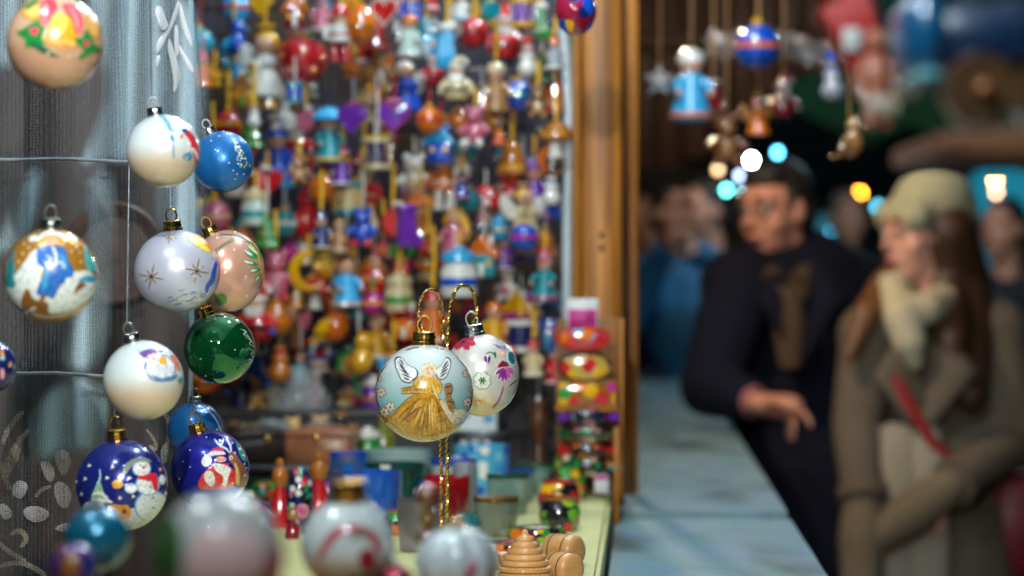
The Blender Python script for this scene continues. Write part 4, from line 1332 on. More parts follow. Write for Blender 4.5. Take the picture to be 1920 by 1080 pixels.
def k_bird(A, c):
    A('body', MB().lathe([(0, 0), (.14, .06), (.24, .2), (.26, .36), (.18, .52), (.16, .6)], 18, Matrix.Rotation(.25, 4, 'Y')), c[0])
    h = A('head', MB().ball((.13, 0, .72), .19, 16, 12), c[0])
    A('beak', MB().tube([(.27, 0, .72), (.48, 0, .66)], [.07, .01], 8), c[2], h)
    A('eye', MB().ball((.2, -.15, .78), .03, 8, 6), 'X', h)
    A('wing', MB().prism(chaikin([(.1, .48), (-.16, .42), (-.34, .14), (-.05, .16), (.12, .28)], 2), .08, Matrix.Translation((0, -.2, 0))), c[1])
    A('tail', MB().prism(chaikin([(-.05, .2), (-.4, .06), (-.46, -.02), (-.3, -.03), (.0, .08)], 2), .12), c[1])
    A('crest', MB().prism(chaikin([(.02, .84), (.0, 1.0), (.14, .96), (.22, .88)], 2), .08), c[1])


def k_horse(A, c):
    A('body', MB().ball((0, 0, .5), (.30, .15, .17), 16, 10).tube([(.2, 0, .55), (.3, 0, .75), (.32, 0, .86)], [.12, .1, .08], 10).tube([(.3, 0, .87), (.46, 0, .76)], [.09, .055], 10), c[0])
    for x in (-.2, .2):
        for y in (-.08, .08):
            A('leg', MB().tube([(x, y, .44), (x * 1.2, y, .12)], [.055, .04], 8), c[0])
    A('rocker', MB().tube([(-.46, -.1, .2), (-.25, -.1, .05), (0, -.1, .02), (.25, -.1, .05), (.46, -.1, .2)], .035, 8).tube([(-.46, .1, .2), (-.25, .1, .05), (0, .1, .02), (.25, .1, .05), (.46, .1, .2)], .035, 8).box((0, 0, .04), (.06, .2, .04)), c[1])
    A('mane', MB().tube([(.32, 0, .98), (.22, 0, .9), (.12, 0, .68)], [.04, .06, .03], 8), c[2])
    A('tail', MB().tube([(-.28, 0, .56), (-.42, 0, .5), (-.44, 0, .3)], [.04, .05, .02], 8), c[2])
    A('saddle', MB().lathe([(.15, -.08), (.19, -.08), (.19, .08), (.15, .08)], 16, Matrix.Translation((0, 0, .51)) @ Matrix.Rotation(math.pi / 2, 4, 'Y')), c[1])


def k_heart(A, c):
    p = []
    for i in range(40):
        a = 2 * math.pi * i / 40
        p.append((.03 * 16 * math.sin(a) ** 3, .52 + .03 * (13 * math.cos(a) - 5 * math.cos(2 * a) - 2 * math.cos(3 * a) - math.cos(4 * a))))
    A('heart', MB().prism(p, .26, rim=.2), c[0])
    A('trim', MB().tube([(x * .96, -.12, .5 + (z - .5) * .96) for x, z in p], .03, 6, True), c[1])
    A('bow', MB().ball((-.09, -.05, .93), (.1, .04, .06), 10, 8).ball((.09, -.05, .93), (.1, .04, .06), 10, 8).ball((0, -.05, .93), .045, 10, 8), c[2])


def k_star(A, c):
    p = [((.5 if i % 2 == 0 else .22) * math.sin(math.pi * i / 5), .5 + (.5 if i % 2 == 0 else .22) * math.cos(math.pi * i / 5)) for i in range(10)]
    A('star', MB().prism(p, .16, rim=.2), c[0])
    A('bead', MB().ball((0, -.1, .5), .1, 12, 8), c[1])


def k_drum(A, c):
    A('drum', MB().lathe([(0, .06), (.40, .06), (.40, .80), (0, .80)], 24), c[0])
    A('rim', MB().lathe([(.36, 0), (.44, 0), (.44, .14), (.36, .14)], 24), c[1])
    A('rim', MB().lathe([(.36, .74), (.44, .74), (.44, .88), (.36, .88)], 24), c[1])
    pts = []
    for i in range(17):
        a = 2 * math.pi * i / 16
        pts.append((.415 * math.cos(a), .415 * math.sin(a), .16 if i % 2 else .72))
    A('lacing', MB().tube(pts, .022, 6), c[2])
    A('stick', MB().tube([(-.3, -.1, .9), (.32, .05, .98)], .03, 6).ball((.32, .05, .98), .06, 8, 6), c[2])


def k_mushroom(A, c):
    A('stem', MB().lathe([(0, 0), (.2, 0), (.22, .06), (.15, .25), (.14, .5), (0, .52)], 16), c[1])
    k = A('mushroom_cap', MB().lathe([(0, .44), (.34, .42), (.46, .5), (.44, .66), (.3, .86), (.12, .96), (0, .98)], 22), c[0])
    for a, z, r in ((-.6, .62, .45), (.1, .74, .38), (.7, .6, .45), (-.1, .56, .46)):
        A('spot', MB().ball((r * math.sin(a), -r * math.cos(a), z), (.07, .05, .06), 10, 8), c[2], k)


def k_tree(A, c):
    A('trunk', MB().lathe([(0, 0), (.09, 0), (.08, .2), (0, .2)], 12), 'H')
    A('branches', MB().lathe([(0, .14), (.38, .14), (.2, .40), (.31, .40), (.15, .64), (.23, .64), (.03, .94), (0, .94)], 18), c[0])
    for a, z, r in ((-.5, .22, .34), (.4, .25, .32), (0, .46, .26), (.5, .5, .22), (-.2, .7, .19)):
        A('bauble', MB().ball((r * math.sin(a), -r * math.cos(a), z), .05, 8, 6), c[1])
    A('star', MB().ball((0, 0, .96), .06, 8, 6), c[2])


def k_boot(A, c):
    p = chaikin([(-.2, .98), (-.2, .3), (-.24, .08), (-.1, .0), (.3, .0), (.42, .1), (.36, .26), (.16, .34), (.16, .98)], 2)
    A('boot', MB().prism(p, .34, rim=.15), c[0])
    A('cuff', MB().box((-.02, 0, .90), (.46, .42, .18), ch=.05), c[1])
    A('toe_patch', MB().ball((.30, 0, .12), (.14, .18, .13), 12, 8), c[2])


def k_bear(A, c):
    A('body', MB().ball((0, 0, .34), (.24, .19, .27), 16, 12), c[0])
    A('belly', MB().ball((0, -.1, .33), (.15, .12, .18), 14, 10), c[1])
    h = A('head', MB().ball((0, 0, .72), .2, 16, 12), c[0])
    A('snout', MB().ball((0, -.18, .67), (.09, .07, .07), 10, 8), c[1], h)
    for s in (-1, 1):
        A('ear', MB().ball((s * .16, 0, .9), (.075, .05, .075), 10, 8), c[0], h)
        A('eye', MB().ball((s * .08, -.17, .77), .026, 8, 6), 'X', h)
        A('arm', MB().tube([(s * .18, 0, .5), (s * .32, -.08, .38)], [.08, .07], 8).ball((s * .32, -.08, .38), .075, 8, 6), c[0])
        A('leg', MB().tube([(s * .12, -.02, .16), (s * .18, -.2, .1)], [.1, .09], 8).ball((s * .18, -.2, .1), .095, 10, 8), c[2])


def k_moon(A, c):
    p = ell(20, .5, .5, 0, .5, 60, 300) + ell(16, .42, .42, .14, .5, 295, 65)
    A('moon', MB().prism(p, .18, rim=.2), c[0])
    A('star', MB().ball((.2, 0, .5), .1, 10, 8), c[1])


def k_fish(A, c):
    A('body', MB().prism(chaikin([(-.3, .5), (-.1, .82), (.2, .86), (.45, .6), (.47, .45), (.25, .2), (-.1, .2)], 2), .3, rim=.22), c[0])
    A('tail', MB().prism(chaikin([(-.24, .5), (-.5, .85), (-.46, .5), (-.5, .12)], 2), .1), c[1])
    A('fin', MB().prism(chaikin([(-.05, .78), (0, 1.0), (.25, .98), (.22, .82)], 2), .08), c[1])
    A('eye', MB().ball((.3, -.14, .6), .05, 8, 6), c[2])


def k_egg(A, c):
    A('egg', MB().lathe([(0, 0), (.17, .03), (.32, .18), (.38, .38), (.34, .6), (.22, .82), (.09, .93), (0, .95)], 24), c[0], rough=.12)
    A('band', MB().lathe([(.36, .34), (.395, .36), (.39, .46), (.355, .47)], 24), c[1])
    A('cap', MB().lathe([(.06, .92), (.08, .97), (0, 1.0)], 12), c[2])


def k_soldier(A, c):
    for s in (-1, 1):
        A('leg', MB().lathe([(0, 0), (.1, 0), (.085, .1), (.08, .38), (0, .38)], 12, Matrix.Translation((s * .1, 0, 0))), c[1])
        A('arm', MB().tube([(s * .2, 0, .62), (s * .27, -.02, .5), (s * .26, -.05, .38)], [.06, .06, .05], 8), c[0])
    A('coat', MB().lathe([(0, .34), (.22, .34), (.2, .5), (.2, .62), (.1, .68), (0, .68)], 16), c[0])
    h = A('head', MB().ball((0, 0, .76), .125, 14, 10), 'S')
    face(A, h, .76, .12)
    A('hat', MB().lathe([(.1, .80), (.15, .81), (.14, .96), (.1, 1.0), (0, 1.0)], 16), c[2])
    A('belt', MB().lathe([(.19, .44), (.215, .44), (.212, .48), (.19, .48)], 16), c[2])


def k_jar(A, c):
    A('jar', MB().lathe([(0, 0), (.34, 0), (.36, .05), (.36, .5), (.30, .6), (.30, .66), (0, .66)], 22), c[0])
    A('lid', MB().lathe([(0, .66), (.34, .665), (.35, .74), (.32, .86), (.14, .92), (.12, .97), (0, 1.0)], 22), c[1])
    A('band', MB().lathe([(.34, .2), (.372, .205), (.372, .36), (.34, .37)], 22), c[2])


KINDS = dict(doll=(k_doll, 'doll'), cone=(lambda A, c: k_doll(A, c, 'cone'), 'gnome'), wide=(lambda A, c: k_doll(A, c, 'wide'), 'doll'), mermaid=(lambda A, c: k_doll(A, c, 'long'), 'doll'),
             santa=(k_santa, 'santa'), snowman=(k_snowman, 'snowman'), angel=(k_angel, 'angel'), ball=(k_ball, 'ball'), apple=(k_apple, 'apple'), bell=(k_bell, 'bell'), house=(k_house, 'house'),
             bird=(k_bird, 'bird'), horse=(k_horse, 'rocking horse'), heart=(k_heart, 'heart'), star=(k_star, 'star'), drum=(k_drum, 'drum'), mushroom=(k_mushroom, 'mushroom'), tree=(k_tree, 'tree'),
             boot=(k_boot, 'boot'), bear=(k_bear, 'bear'), moon=(k_moon, 'moon'), fish=(k_fish, 'fish'), egg=(k_egg, 'egg'), soldier=(k_soldier, 'soldier'), jar=(k_jar, 'jar'))
DESC = dict(doll='{0} dressed wooden doll in a round {1} cap', cone='wooden gnome in {0} with a pointed {1} hat', wide='{0} dressed doll under a wide {1} hat', mermaid='{0} dressed doll with long {1} hair',
            santa='bearded man in a {0} coat with {2} mittens', snowman='{0} snowman with {1} scarf and {2} hat', angel='{2} winged angel in {0} dress with {1} hair', ball='shiny {0} ball with a {1} band', apple='{0} wooden apple with {1} leaf and {2} spots',
            bell='{0} bell with a {1} band and {2} clapper', house='little {0} house under a {1} roof', bird='{0} wooden bird with {1} wings and {2} beak', horse='{0} rocking horse with {1} rockers and {2} mane', heart='{0} heart edged in {1} with a {2} bow',
            star='{0} star with a {1} bead', drum='{0} toy drum with {1} rims and {2} lacing', mushroom='{0} capped mushroom with {2} spots on a {1} stem', tree='little {0} tree hung with {1} beads', boot='{0} boot with {1} cuff and {2} toe',
            bear='{0} bear with {1} belly and {2} feet', moon='{0} crescent moon holding a {1} bead', fish='{0} fish with {1} fins', egg='{0} painted egg with {1} band', soldier='toy soldier in a {0} coat with {1} trousers and {2} hat', jar='{0} round jar figure with {1} lid')
_seen_labels = {}
ORN = []


def ornament(kind, px, py, h, cols, Y=None, cord=None, cordcol='Y', rz=None, note=None, group='wooden ornaments hung on the wire wall', width=None):
    """px, py: the middle of the figure, h: its height in the photograph"""
    fn, word = KINDS[kind]
    Y = Y or 3.68 + rnd.random() * .22
    c = list(cols.split())
    while len(c) < 3:
        c.append('W')
    H = S(h, Y)
    p = at(px, py + h / 2, Y)
    desc = note or DESC[kind].format(*[CN[k] for k in c])
    t = thing(word.replace(' ', '_') + '_ornament', desc, 'ornament', p, group, rz if rz is not None else rnd.uniform(-.5, .5))
    ORN.append((t, px, py, desc, bool(note)))
    A = Kit(t, H)
    fn(A, c)
    cl = S(cord if cord else rnd.choice((30, 45, 70)), Y)
    k = .0018
    w_ = .0026 if cordcol == 'Y' else .0014
    MB().tube([(0, 0, H * .95), (k, 0, H + cl * .5), (0, 0, H + cl)], [w_, w_ * 1.2, w_], 6, flat=.5).build('cord', lac(cordcol, .5, 0), t)
    return t


ROWS = '''
ball 443 12 56 L R W
bird 438 68 62 B L L
heart 490 6 44 Y Y R
ball 374 76 54 T L W
cone 379 128 62 O R O
star 402 146 40 Y O W
angel 497 112 124 W Y W
apple 566 102 96 R G O
soldier 638 62 92 W R R
egg 677 44 70 O A Y
bell 706 66 60 R DR Y
drum 688 94 42 R W Y
wide 617 252 92 T L Y
drum 552 172 36 B T Z
bear 530 212 58 W Z W
fish 572 228 56 K W X
santa 556 262 86 R W Z
doll 521 288 116 B B T
mushroom 690 196 56 E C C
heart 662 222 54 P P M
house 716 148 84 H E O
angel 762 154 96 B W W
santa 812 130 68 R W W
santa 856 152 84 C W C
bird 846 42 58 W L Y
house 800 70 66 L T W
boot 838 88 78 L W B
ball 888 58 58 R DR W
santa 946 66 100 R W R
doll 768 62 78 I O W
bell 810 6 34 R W Y
snowman 989 106 64 W R R
ball 972 176 58 B T T
drum 1040 182 54 O R Y
doll 930 158 92 E C E
heart 738 218 60 P M K
ball 805 222 52 O R Y
ball 862 222 48 A O R
bear 890 236 74 K K W
ball 926 226 42 A Y O
house 826 268 66 B L B
ball 876 276 46 T L W
bell 936 256 34 O R Y
bell 960 296 72 A Y O
cone 957 332 66 R C W
bear 776 330 78 W C K
soldier 833 338 96 O W W
snowman 868 302 58 W O O
cone 866 346 46 B N O
ball 880 372 46 T L W
mushroom 910 388 74 R C W
doll 905 426 58 X K S
doll 1001 348 112 P P M
angel 985 392 92 C Y W
ball 983 442 54 B M P
drum 706 284 58 N C Y
fish 736 420 78 R C Y
wide 788 414 96 A O R
mermaid 852 430 90 K Y K
boot 762 424 72 P P M
ball 604 350 54 O A A
jar 478 386 64 I C T
bird 566 396 92 R R O
ball 532 416 52 T W W
cone 602 430 66 N N C
drum 652 368 60 C T Y
soldier 684 362 102 R Y C
bear 680 426 70 B B R
doll 636 438 62 E E C
angel 632 474 74 C Y Y
apple 384 392 62 Y G W
ball 402 402 62 K S W
heart 500 342 54 R DR W
bear 560 318 48 E S E
bear 516 516 92 K K R
fish 540 474 44 M P W
moon 578 508 66 Y A W
bird 606 482 74 Y Y O
mermaid 650 522 94 L H S
house 700 508 66 R A G
bird 622 592 86 O Y R
angel 546 606 82 H K K
egg 518 596 66 A O Y
santa 482 592 112 R W B
doll 707 626 82 Y S W
snowman 525 672 76 A R X
doll 563 686 62 T H K
santa 598 706 92 R W K
boot 652 694 86 G DG DG
bird 672 660 76 Y A O
jar 748 546 66 C C G
doll 812 588 96 O R W
heart 792 648 74 R R W
jar 860 508 84 W L B
bell 884 568 54 R M Y
doll 926 606 92 Y O Y
house 976 588 82 M Y P
drum 975 626 58 N W N
bear 951 534 54 W K W
cone 1021 514 86 T K M
house 1026 602 96 B N L
doll 1040 96 60 Z O W
mushroom 1042 260 62 A W Y
moon 1036 300 50 O Y W
tree 470 250 60 G Y R
snowman 476 212 46 W O Y
house 458 168 60 A E G
star 660 130 44 O Y R
horse 596 300 56 R W Y
horse 720 232 62 W R H
tree 578 160 60 DG R Y
doll 604 20 70 K P W
house 552 20 58 DR O W
heart 724 22 52 R W W
soldier 752 20 70 B W X
star 660 6 44 Y R W
doll 866 8 52 W K L
fish 916 20 46 T Y X
drum 980 22 50 P Y W
boot 1012 40 60 G W R
tree 1016 130 64 DG Y Y
bear 1008 190 56 H C E
doll 640 310 66 P O W
mushroom 682 312 52 DR C W
snowman 440 330 70 W R N
horse 454 300 52 K W P
ball 428 230 50 R Y W
house 420 460 62 B R Y
doll 456 440 66 O T W
tree 500 436 62 G R Y
doll 566 462 60 W B Y
star 718 468 46 R Y W
soldier 752 470 74 G R X
horse 802 470 60 E R X
house 908 480 70 T O W
doll 944 470 66 P L W
bell 1022 454 54 A R Y
fish 1036 396 46 B O W
snowman 1034 350 60 W B X
egg 936 426 46 L Y W
mushroom 590 548 54 R W W
tree 668 570 62 T Y R
ball 700 566 46 M Y W
house 762 600 62 O DR W
angel 736 690 70 W O L
cone 690 700 60 P M Y
boot 480 690 70 B W L
bell 556 556 46 Y R W
horse 600 640 56 W B R
soldier 832 640 76 R B X
doll 1000 668 66 C R W
heart 940 668 52 O R Y
doll 1040 680 70 R N W
bear 440 704 70 R O B
drum 416 640 60 O R W
santa 380 700 84 O W R
ball 384 560 60 A Y R
doll 398 300 70 B Y W
'''
for ln in ROWS.strip().splitlines():
    q = ln.split()
    special = {}
    if q[0] == 'ball' and q[1] == '972':
        special = dict(cord=95)
    if q[1] in ('617', '812', '706', '748', '960', '785'):
        special = dict(cord=110)
    ornament(q[0], float(q[1]), float(q[2]), float(q[3]) * 1.15, ' '.join(q[4:7]), cordcol=rnd.choice('YYYWHXRZ'), **special)

# deeper rows of smaller ornaments between and behind the others
rb = random.Random(21)
combos = set()


def _pick(r_, pool, n):
    out = []
    while len(out) < n:
        x = r_.choice(pool)
        if x not in out:
            out.append(x)
    return out


for j in range(13):
    for i in range(9):
        px = 380 + i * 78 + (j % 2) * 36 + rb.uniform(-14, 14)
        py = 20 + j * 55 + rb.uniform(-12, 12)
        if px > 1046 or (py > 560 and px < 470) or rb.random() < .74:
            continue
        while True:
            k = rb.choice(['doll', 'cone', 'wide', 'bell', 'ball', 'house', 'heart', 'star', 'drum', 'boot', 'bear', 'tree', 'angel', 'snowman', 'mushroom'])
            cs = ' '.join(_pick(rb, ['R', 'Y', 'G', 'T', 'L', 'B', 'P', 'N', 'W', 'C', 'O', 'DG', 'L', 'T', 'B', 'Y'], 3))
            d = DESC[k].format(*[CN[x] for x in cs.split()])
            if d not in combos and all(d != o[3] for o in ORN):
                combos.add(d)
                break
        ornament(k, px, py, rb.uniform(44, 64), cs, Y=rb.uniform(3.94, 4.03), cord=40, cordcol=rb.choice('XHZRA'))

# the same look twice: say what hangs beside it
byl = {}
for o in ORN:
    byl.setdefault(o[3], []).append(o)
for d, lst in byl.items():
    if len(lst) > 1:
        for o in lst:
            best = min((x for x in ORN if x is not o and x[3] != d and len(byl[x[3]]) == 1), key=lambda x: (x[1] - o[1]) ** 2 + (x[2] - o[2]) ** 2)
            rel = 'above' if best[2] - o[2] > 30 else 'below' if best[2] - o[2] < -30 else 'beside'
            o[0]['label'] = ' '.join((d.split(' with ')[0] + ' ' + rel + ' the ' + best[3].split(' with ')[0]).split()[:16])

# big lacquered egg in front of the post, yellow cords
t = thing('lacquer_egg', 'large egg painted in blue, red and gold patches hanging before the pine post', 'ornament', at(1079, 66, 3.0), 'wooden ornaments hung on the wire wall')
MB().lathe([(r * S(78, 3.0), z * S(100, 3.0)) for r, z in ((0, 0), (.2, .02), (.38, .14), (.49, .34), (.5, .5), (.44, .7), (.28, .9), (.1, .99), (0, 1))], 32).build('egg', flowers_mat('egg_patches', (.30, .01, .04), [CL['B'], CL['DR'], CL['Y'], CL['M'], CL['N'], CL['T']], 55, .62, .08, 1.0), t)
MB().lathe([(.0, -.0005), (.008, .0), (.013, .004), (.0158, .0078), (.0150, .0082), (0, .006)], 24).build('base_band', lac('A'), t)
MB().tube([(0, 0, S(99, 3)), (0, 0, S(330, 3))], .0012, 6).build('cord', lac('A', .5, 0), t)

# ------------------------------------------------------------------ goods on the table
def ty(py):
    return HT * FPX / (py - 540)


def on_table(px, py, z=None):
    Y = ty(py) if z is None else (CAMZ - z) * FPX / (py - 540)
    p = at(px, py, Y)
    p.z = (CAMZ - HT if z is None else z)
    return p, Y


def glass_mat(name, tint, rough=.06, alpha=.55):
    key = ('g', name, tuple(tint), rough, alpha)
    if key not in _mats:
        m, nt, b = nodes_of(name)
        b.inputs['Base Color'].default_value = tuple(tint) + (1,)
        b.inputs['Roughness'].default_value = rough
        b.inputs['Alpha'].default_value = alpha
        b.inputs['Coat Weight'].default_value = .6
        _mats[key] = m
    return _mats[key]


def cup(label, px, py, w, h, tint, rim, Y=None, taper=1.12, z=None, alpha=.6, pattern=None, name='glass_tumbler', rough=.08, cat='glass', group='glasses and cups on the table'):
    """open drinking glass with wall thickness, rim band and painted flowers"""
    p, Y = on_table(px, py, z)
    t = thing(name, label, cat, p, group, rnd.uniform(0, 3))
    r, H = S(w, Y) / 2, S(h, Y)
    rb_ = r / taper
    prof = [(0, 0), (rb_ * .92, 0), (rb_, H * .04), (r * .97, H * .5), (r, H), (r * .93, H), (r * .9, H * .5), (rb_ * .9, H * .1), (0, H * .08)]
    mt = flowers_mat('painted_cup', tint, pattern, 46, .34) if pattern else glass_mat('tinted_glass', tint, rough, alpha)
    MB().lathe(prof, 36).build('bowl', mt, t)
    if rim:
        MB().lathe([(r * .915, H * .90), (r * 1.012, H * .90), (r * 1.018, H * 1.012), (r * .91, H * 1.012)], 36).build('rim_band', rim, t)
    return t


GRM = lac('DG')
cup('clear tumbler with a gold rim and grey flower, in front of the green rimmed ones', 930, 1006, 84, 74, (.52, .54, .50), pm('gilt_rim', (.42, .22, .05), .25, .8), alpha=.42)
cup('clear tumbler with a wide dark green rim', 952, 962, 80, 74, (.30, .46, .42), GRM, alpha=.45)
cup('clear tumbler with a bright blue rim', 962, 940, 82, 60, (.35, .46, .50), lac('B'), alpha=.45)
cup('pale green tumbler with a dark green rim farthest along the row', 1000, 926, 74, 58, (.25, .46, .38), GRM, alpha=.5)
cup('frosted lilac tumbler beside the blue bowls', 792, 1032, 96, 96, (.30, .26, .34), None, alpha=.72, rough=.35)
cup('red tumbler with a dark foot behind the gold wires', 838, 990, 88, 98, (.42, .006, .012), None, alpha=.92)
cup('bright blue bowl with tiny white flowers', 690, 990, 128, 106, (.005, .10, .52), None, alpha=.96, taper=1.3, pattern=None)
cup('blue cup painted with a yellow rainbow, standing near the wooden boxes', 655, 950, 72, 104, (.006, .12, .42), lac('B'), alpha=.97)
cup('dark bottle green bowl with white speckles', 742, 958, 116, 90, (.004, .05, .035), None, alpha=.97, pattern=[CL['X'], (.004, .05, .035), CL['W'], CL['DG']])
cup('pale aqua bowl turned behind the bottle green one', 748, 940, 126, 96, (.30, .44, .44), None, alpha=.9, rough=.3)
cup('frosted white glass with a blue rim', 850, 975, 84, 116, (.50, .56, .60), lac('B'), alpha=.8, rough=.3)
cup('sky blue glass block with white and blue petals', 902, 938, 108, 104, (.08, .40, .62), None, alpha=.95, pattern=[CL['W'], CL['B'], (.25, .6, .75), (.5, .7, .8)])
cup('grey frosted beaker beside the white one', 872, 985, 46, 118, (.34, .38, .42), None, alpha=.7, rough=.35)


def pot(label, px, py, w, h, base, pal, top):
    p, Y = on_table(px, py)
    t = thing('painted_pot', label, 'pot', p, 'painted lacquer pots at the table edge', rnd.uniform(0, 3))
    r, H = S(w, Y) / 2, S(h, Y)
    MB().lathe([(0, 0), (r * .8, 0), (r * .98, H * .2), (r, H * .5), (r * .9, H * .8), (r * .74, H * .92), (r * .76, H), (r * .66, H), (r * .62, H * .8), (0, H * .7)], 32).build('body', flowers_mat('lacquer_flowers', base, pal, 70, .66, .1, 1.0), t)
    MB().lathe([(r * .64, H * .93), (r * .80, H * .93), (r * .82, H * 1.01), (r * .63, H * 1.01)], 32).build('rim', lac(top, .12), t)


FL = [CL['G'], CL['R'], (.25, .5, .05), CL['Y'], CL['X'], CL['O']]
pot('black pot painted with green leaves and a gold rim', 1049, 994, 78, 62, CL['X'], [(.15, .42, .03), CL['G'], CL['R'], (.3, .5, .04), CL['X']], 'A')
pot('red and black flower painted pot with a crimson rim', 1048, 962, 80, 62, CL['X'], [CL['R'], CL['O'], CL['DR'], CL['X'], CL['Y']], 'R')
pot('orange flower painted pot with a bright green rim', 1062, 938, 74, 64, CL['DG'], FL, 'G')
pot('dark flower painted pot with a pale rim', 1076, 920, 66, 58, CL['X'], [CL['N'], CL['K'], CL['DG'], CL['X']], 'Z')
pot('small dark pot with pink blossoms beside the shelf', 1106, 914, 42, 54, CL['X'], [CL['K'], CL['N'], CL['W'], CL['X']], 'Z')


def tealight(label, px, py, w, pal, wax):
    p, Y = on_table(px, py)
    t = thing('tealight_holder', label, 'candle holder', p, 'flat painted tealight holders')
    r = S(w, Y) / 2
    H = r * .42
    MB().lathe([(0, 0), (r * .9, 0), (r, H * .2), (r, H * .7), (r * .95, H), (r * .5, H), (r * .48, H * .5), (0, H * .45)], 40).build('ring', flowers_mat('lacquer_ring', CL['X'], pal, 95, .62, .1, 1.0), t)
    c = MB().lathe([(0, H * .5), (r * .47, H * .5), (r * .47, H * .96), (0, H * .98)], 32).build('candle', pm('wax', wax, .4), t)
    MB().tube([(0, 0, H * .97), (.0, .0, H * 1.25)], .0006, 6).build('wick', lac('X'), c)
    MB().open_lathe([(r * .475, H * .62), (r * .492, H * 1.03), (r * .475, H * 1.03)], 32).build('metal_cup', SILV(), c)


tealight('flat black tealight holder with painted berries and a white candle', 1006, 1012, 112, FL, (.72, .72, .68))
tealight('flat flower painted tealight holder with a crimson centre', 958, 1040, 112, FL + [CL['W']], (.45, .01, .06))

# turned wooden honey pot and barrels
p, Y = on_table(984, 1100)
t = thing('wooden_beehive_jar', 'turned wooden jar ribbed like a beehive', 'jar', p)
k = S(1, Y)
prof = [(0, 0), (46, 0), (52, 6)]
for i in range(8):
    z0 = 8 + i * 11.2
    r = 52 * math.cos(i / 8 * 1.42)
    prof += [(r, z0), (r + 1.2, z0 + 3.5), (r - .8, z0 + 7.5), (r - 7.5, z0 + 10.2)]
prof += [(7, 99), (6.5, 104), (3, 107), (0, 107)]
MB().lathe([(a * k, z * k) for a, z in prof], 40).build('body', WL, t)
mb = MB()
for i in range(40):
    a = 2 * math.pi * i / 40
    mb.ball((48 * k * math.cos(a), 48 * k * math.sin(a), 37 * k), 2.6 * k, 6, 5)
mb.build('bead_ring', WL, t)


def barrel(label, px, py, Y, r, L, yaw, lift=0):
    c = at(px, py, Y)
    t = thing('wooden_barrel', label, 'wooden jar', c - V((0, 0, S(r, Y))), 'turned wooden barrels')
    k = S(1, Y)
    M = Matrix.Translation((0, 0, r * k)) @ Matrix.Rotation(yaw, 4, 'Z') @ Matrix.Rotation(math.pi / 2, 4, 'X')
    pr = [(0, -L), (r * .8, -L), (r * .96, -L * .86), (r, -L * .45), (r, L * .45), (r * .96, L * .86), (r * .8, L), (r * .62, L * 1.05), (r * .3, L * 1.08), (0, L * 1.08)]
    MB().lathe([(a * k, z * k) for a, z in pr], 36, M).build('body', WL, t)
    for z in (-.45, .45):
        MB().lathe([(r * 1.0 * k, (z * L - 1.2) * k), (r * 1.012 * k, (z * L - 1) * k), (r * 1.012 * k, (z * L + 1) * k), (r * 1.0 * k, (z * L + 1.2) * k)], 36, M).build('burnt_line', lac('X', .5, 0), t)


barrel('turned wooden barrel with dark burnt lines lying at the table edge, upper of two', 1056, 1032, 2.64, 31, 34, .9)
barrel('turned wooden barrel with dark burnt lines in front of the upper one', 1056, 1066, 2.55, 31, 30, .7)
barrel('small turned wooden barrel beside the beehive jar', 938, 1056, 2.66, 22, 26, -1.1)

# wooden skittles and the lacquered egg doll
def skittle(label, px, py, w, h, c1, c2):
    p, Y = on_table(px, py)
    t = thing('wooden_skittle', label, 'skittle', p, 'painted wooden skittles')
    k, H = S(w, Y) / 2, S(h, Y)
    MB().lathe([(0, 0), (k, 0), (k * 1.02, H * .06), (k * .8, H * .3), (k * .45, H * .55), (k * .38, H * .60), (0, H * .6)], 24).build('base', lac(c1, .12), t)
    MB().lathe([(k * .36, H * .6), (k * .55, H * .64), (k * .66, H * .74), (k * .5, H * .85), (k * .25, H * .88), (k * .34, H * .94), (k * .22, H), (0, H * 1.01)], 24).build('knob', lac(c2, .12), t)


skittle('red wooden skittle with an amber knob beside the reindeer bauble', 525, 990, 48, 130, 'R', 'A')
skittle('red wooden skittle with an amber knob behind the painted egg doll', 598, 975, 52, 126, 'R', 'A')
skittle('small brown skittle half hidden by the pearl baubles', 548, 1010, 30, 60, 'DR', 'E')
p, Y = on_table(562, 1000)
t = thing('egg_doll', 'black lacquer egg doll painted with roses and a large pink flower', 'doll', p)
k, H = S(52, Y) / 2, S(126, Y)
MB().lathe([(0, 0), (k * .85, 0), (k * .98, H * .12), (k * 1.02, H * .4), (k * .98, H * .65), (k * .78, H * .86), (k * .42, H * .97), (0, H)], 32).build('body', flowers_mat('rose_lacquer', CL['N'], [CL['R'], CL['N'], CL['G'], CL['X'], CL['K'], CL['X'], CL['G'], CL['W']], 130, .55, .1, 1.0), t)
for i in range(9):
    a = 2 * math.pi * i / 9
    MB().ball((k * .25 + .0062 * math.cos(a), -k * .98, H * .34 + .0062 * math.sin(a)), (.0042, .002, .0042), 10, 6).build('pink_petal', lac('K', .2), t)
MB().ball((k * .25, -k * 1.02, H * .34), (.0042, .002, .0042), 10, 6).build('flower_centre', lac('M', .2), t)

# boxes and figures on the steps
def on(z, px, Y):
    p = at(px, 540, Y)
    p.z = z
    return p


def box_thing(label, px, Y, z, w, d, h, m, lidm, rz=.3, band=None):
    t = thing('wooden_box', label, 'box', on(z, px, Y), 'lidded wooden boxes', rz)
    MB().box((0, 0, h * .36), (w, d, h * .72), ch=.003).build('body', m, t)
    l = MB()
    n = 9
    l.prism([(-w * .52, h * .725)] + [(-w * .52 * math.cos(math.pi * i / n), h * .74 + h * .26 * math.sin(math.pi * i / n)) for i in range(n + 1)] + [(w * .52, h * .725)], d * 1.03, rim=.02)
    l.build('lid', lidm, t)
    MB().box((0, -d * .53, h * .70), (.008, .003, .012), ch=.001).build('clasp', GOLD(), t)


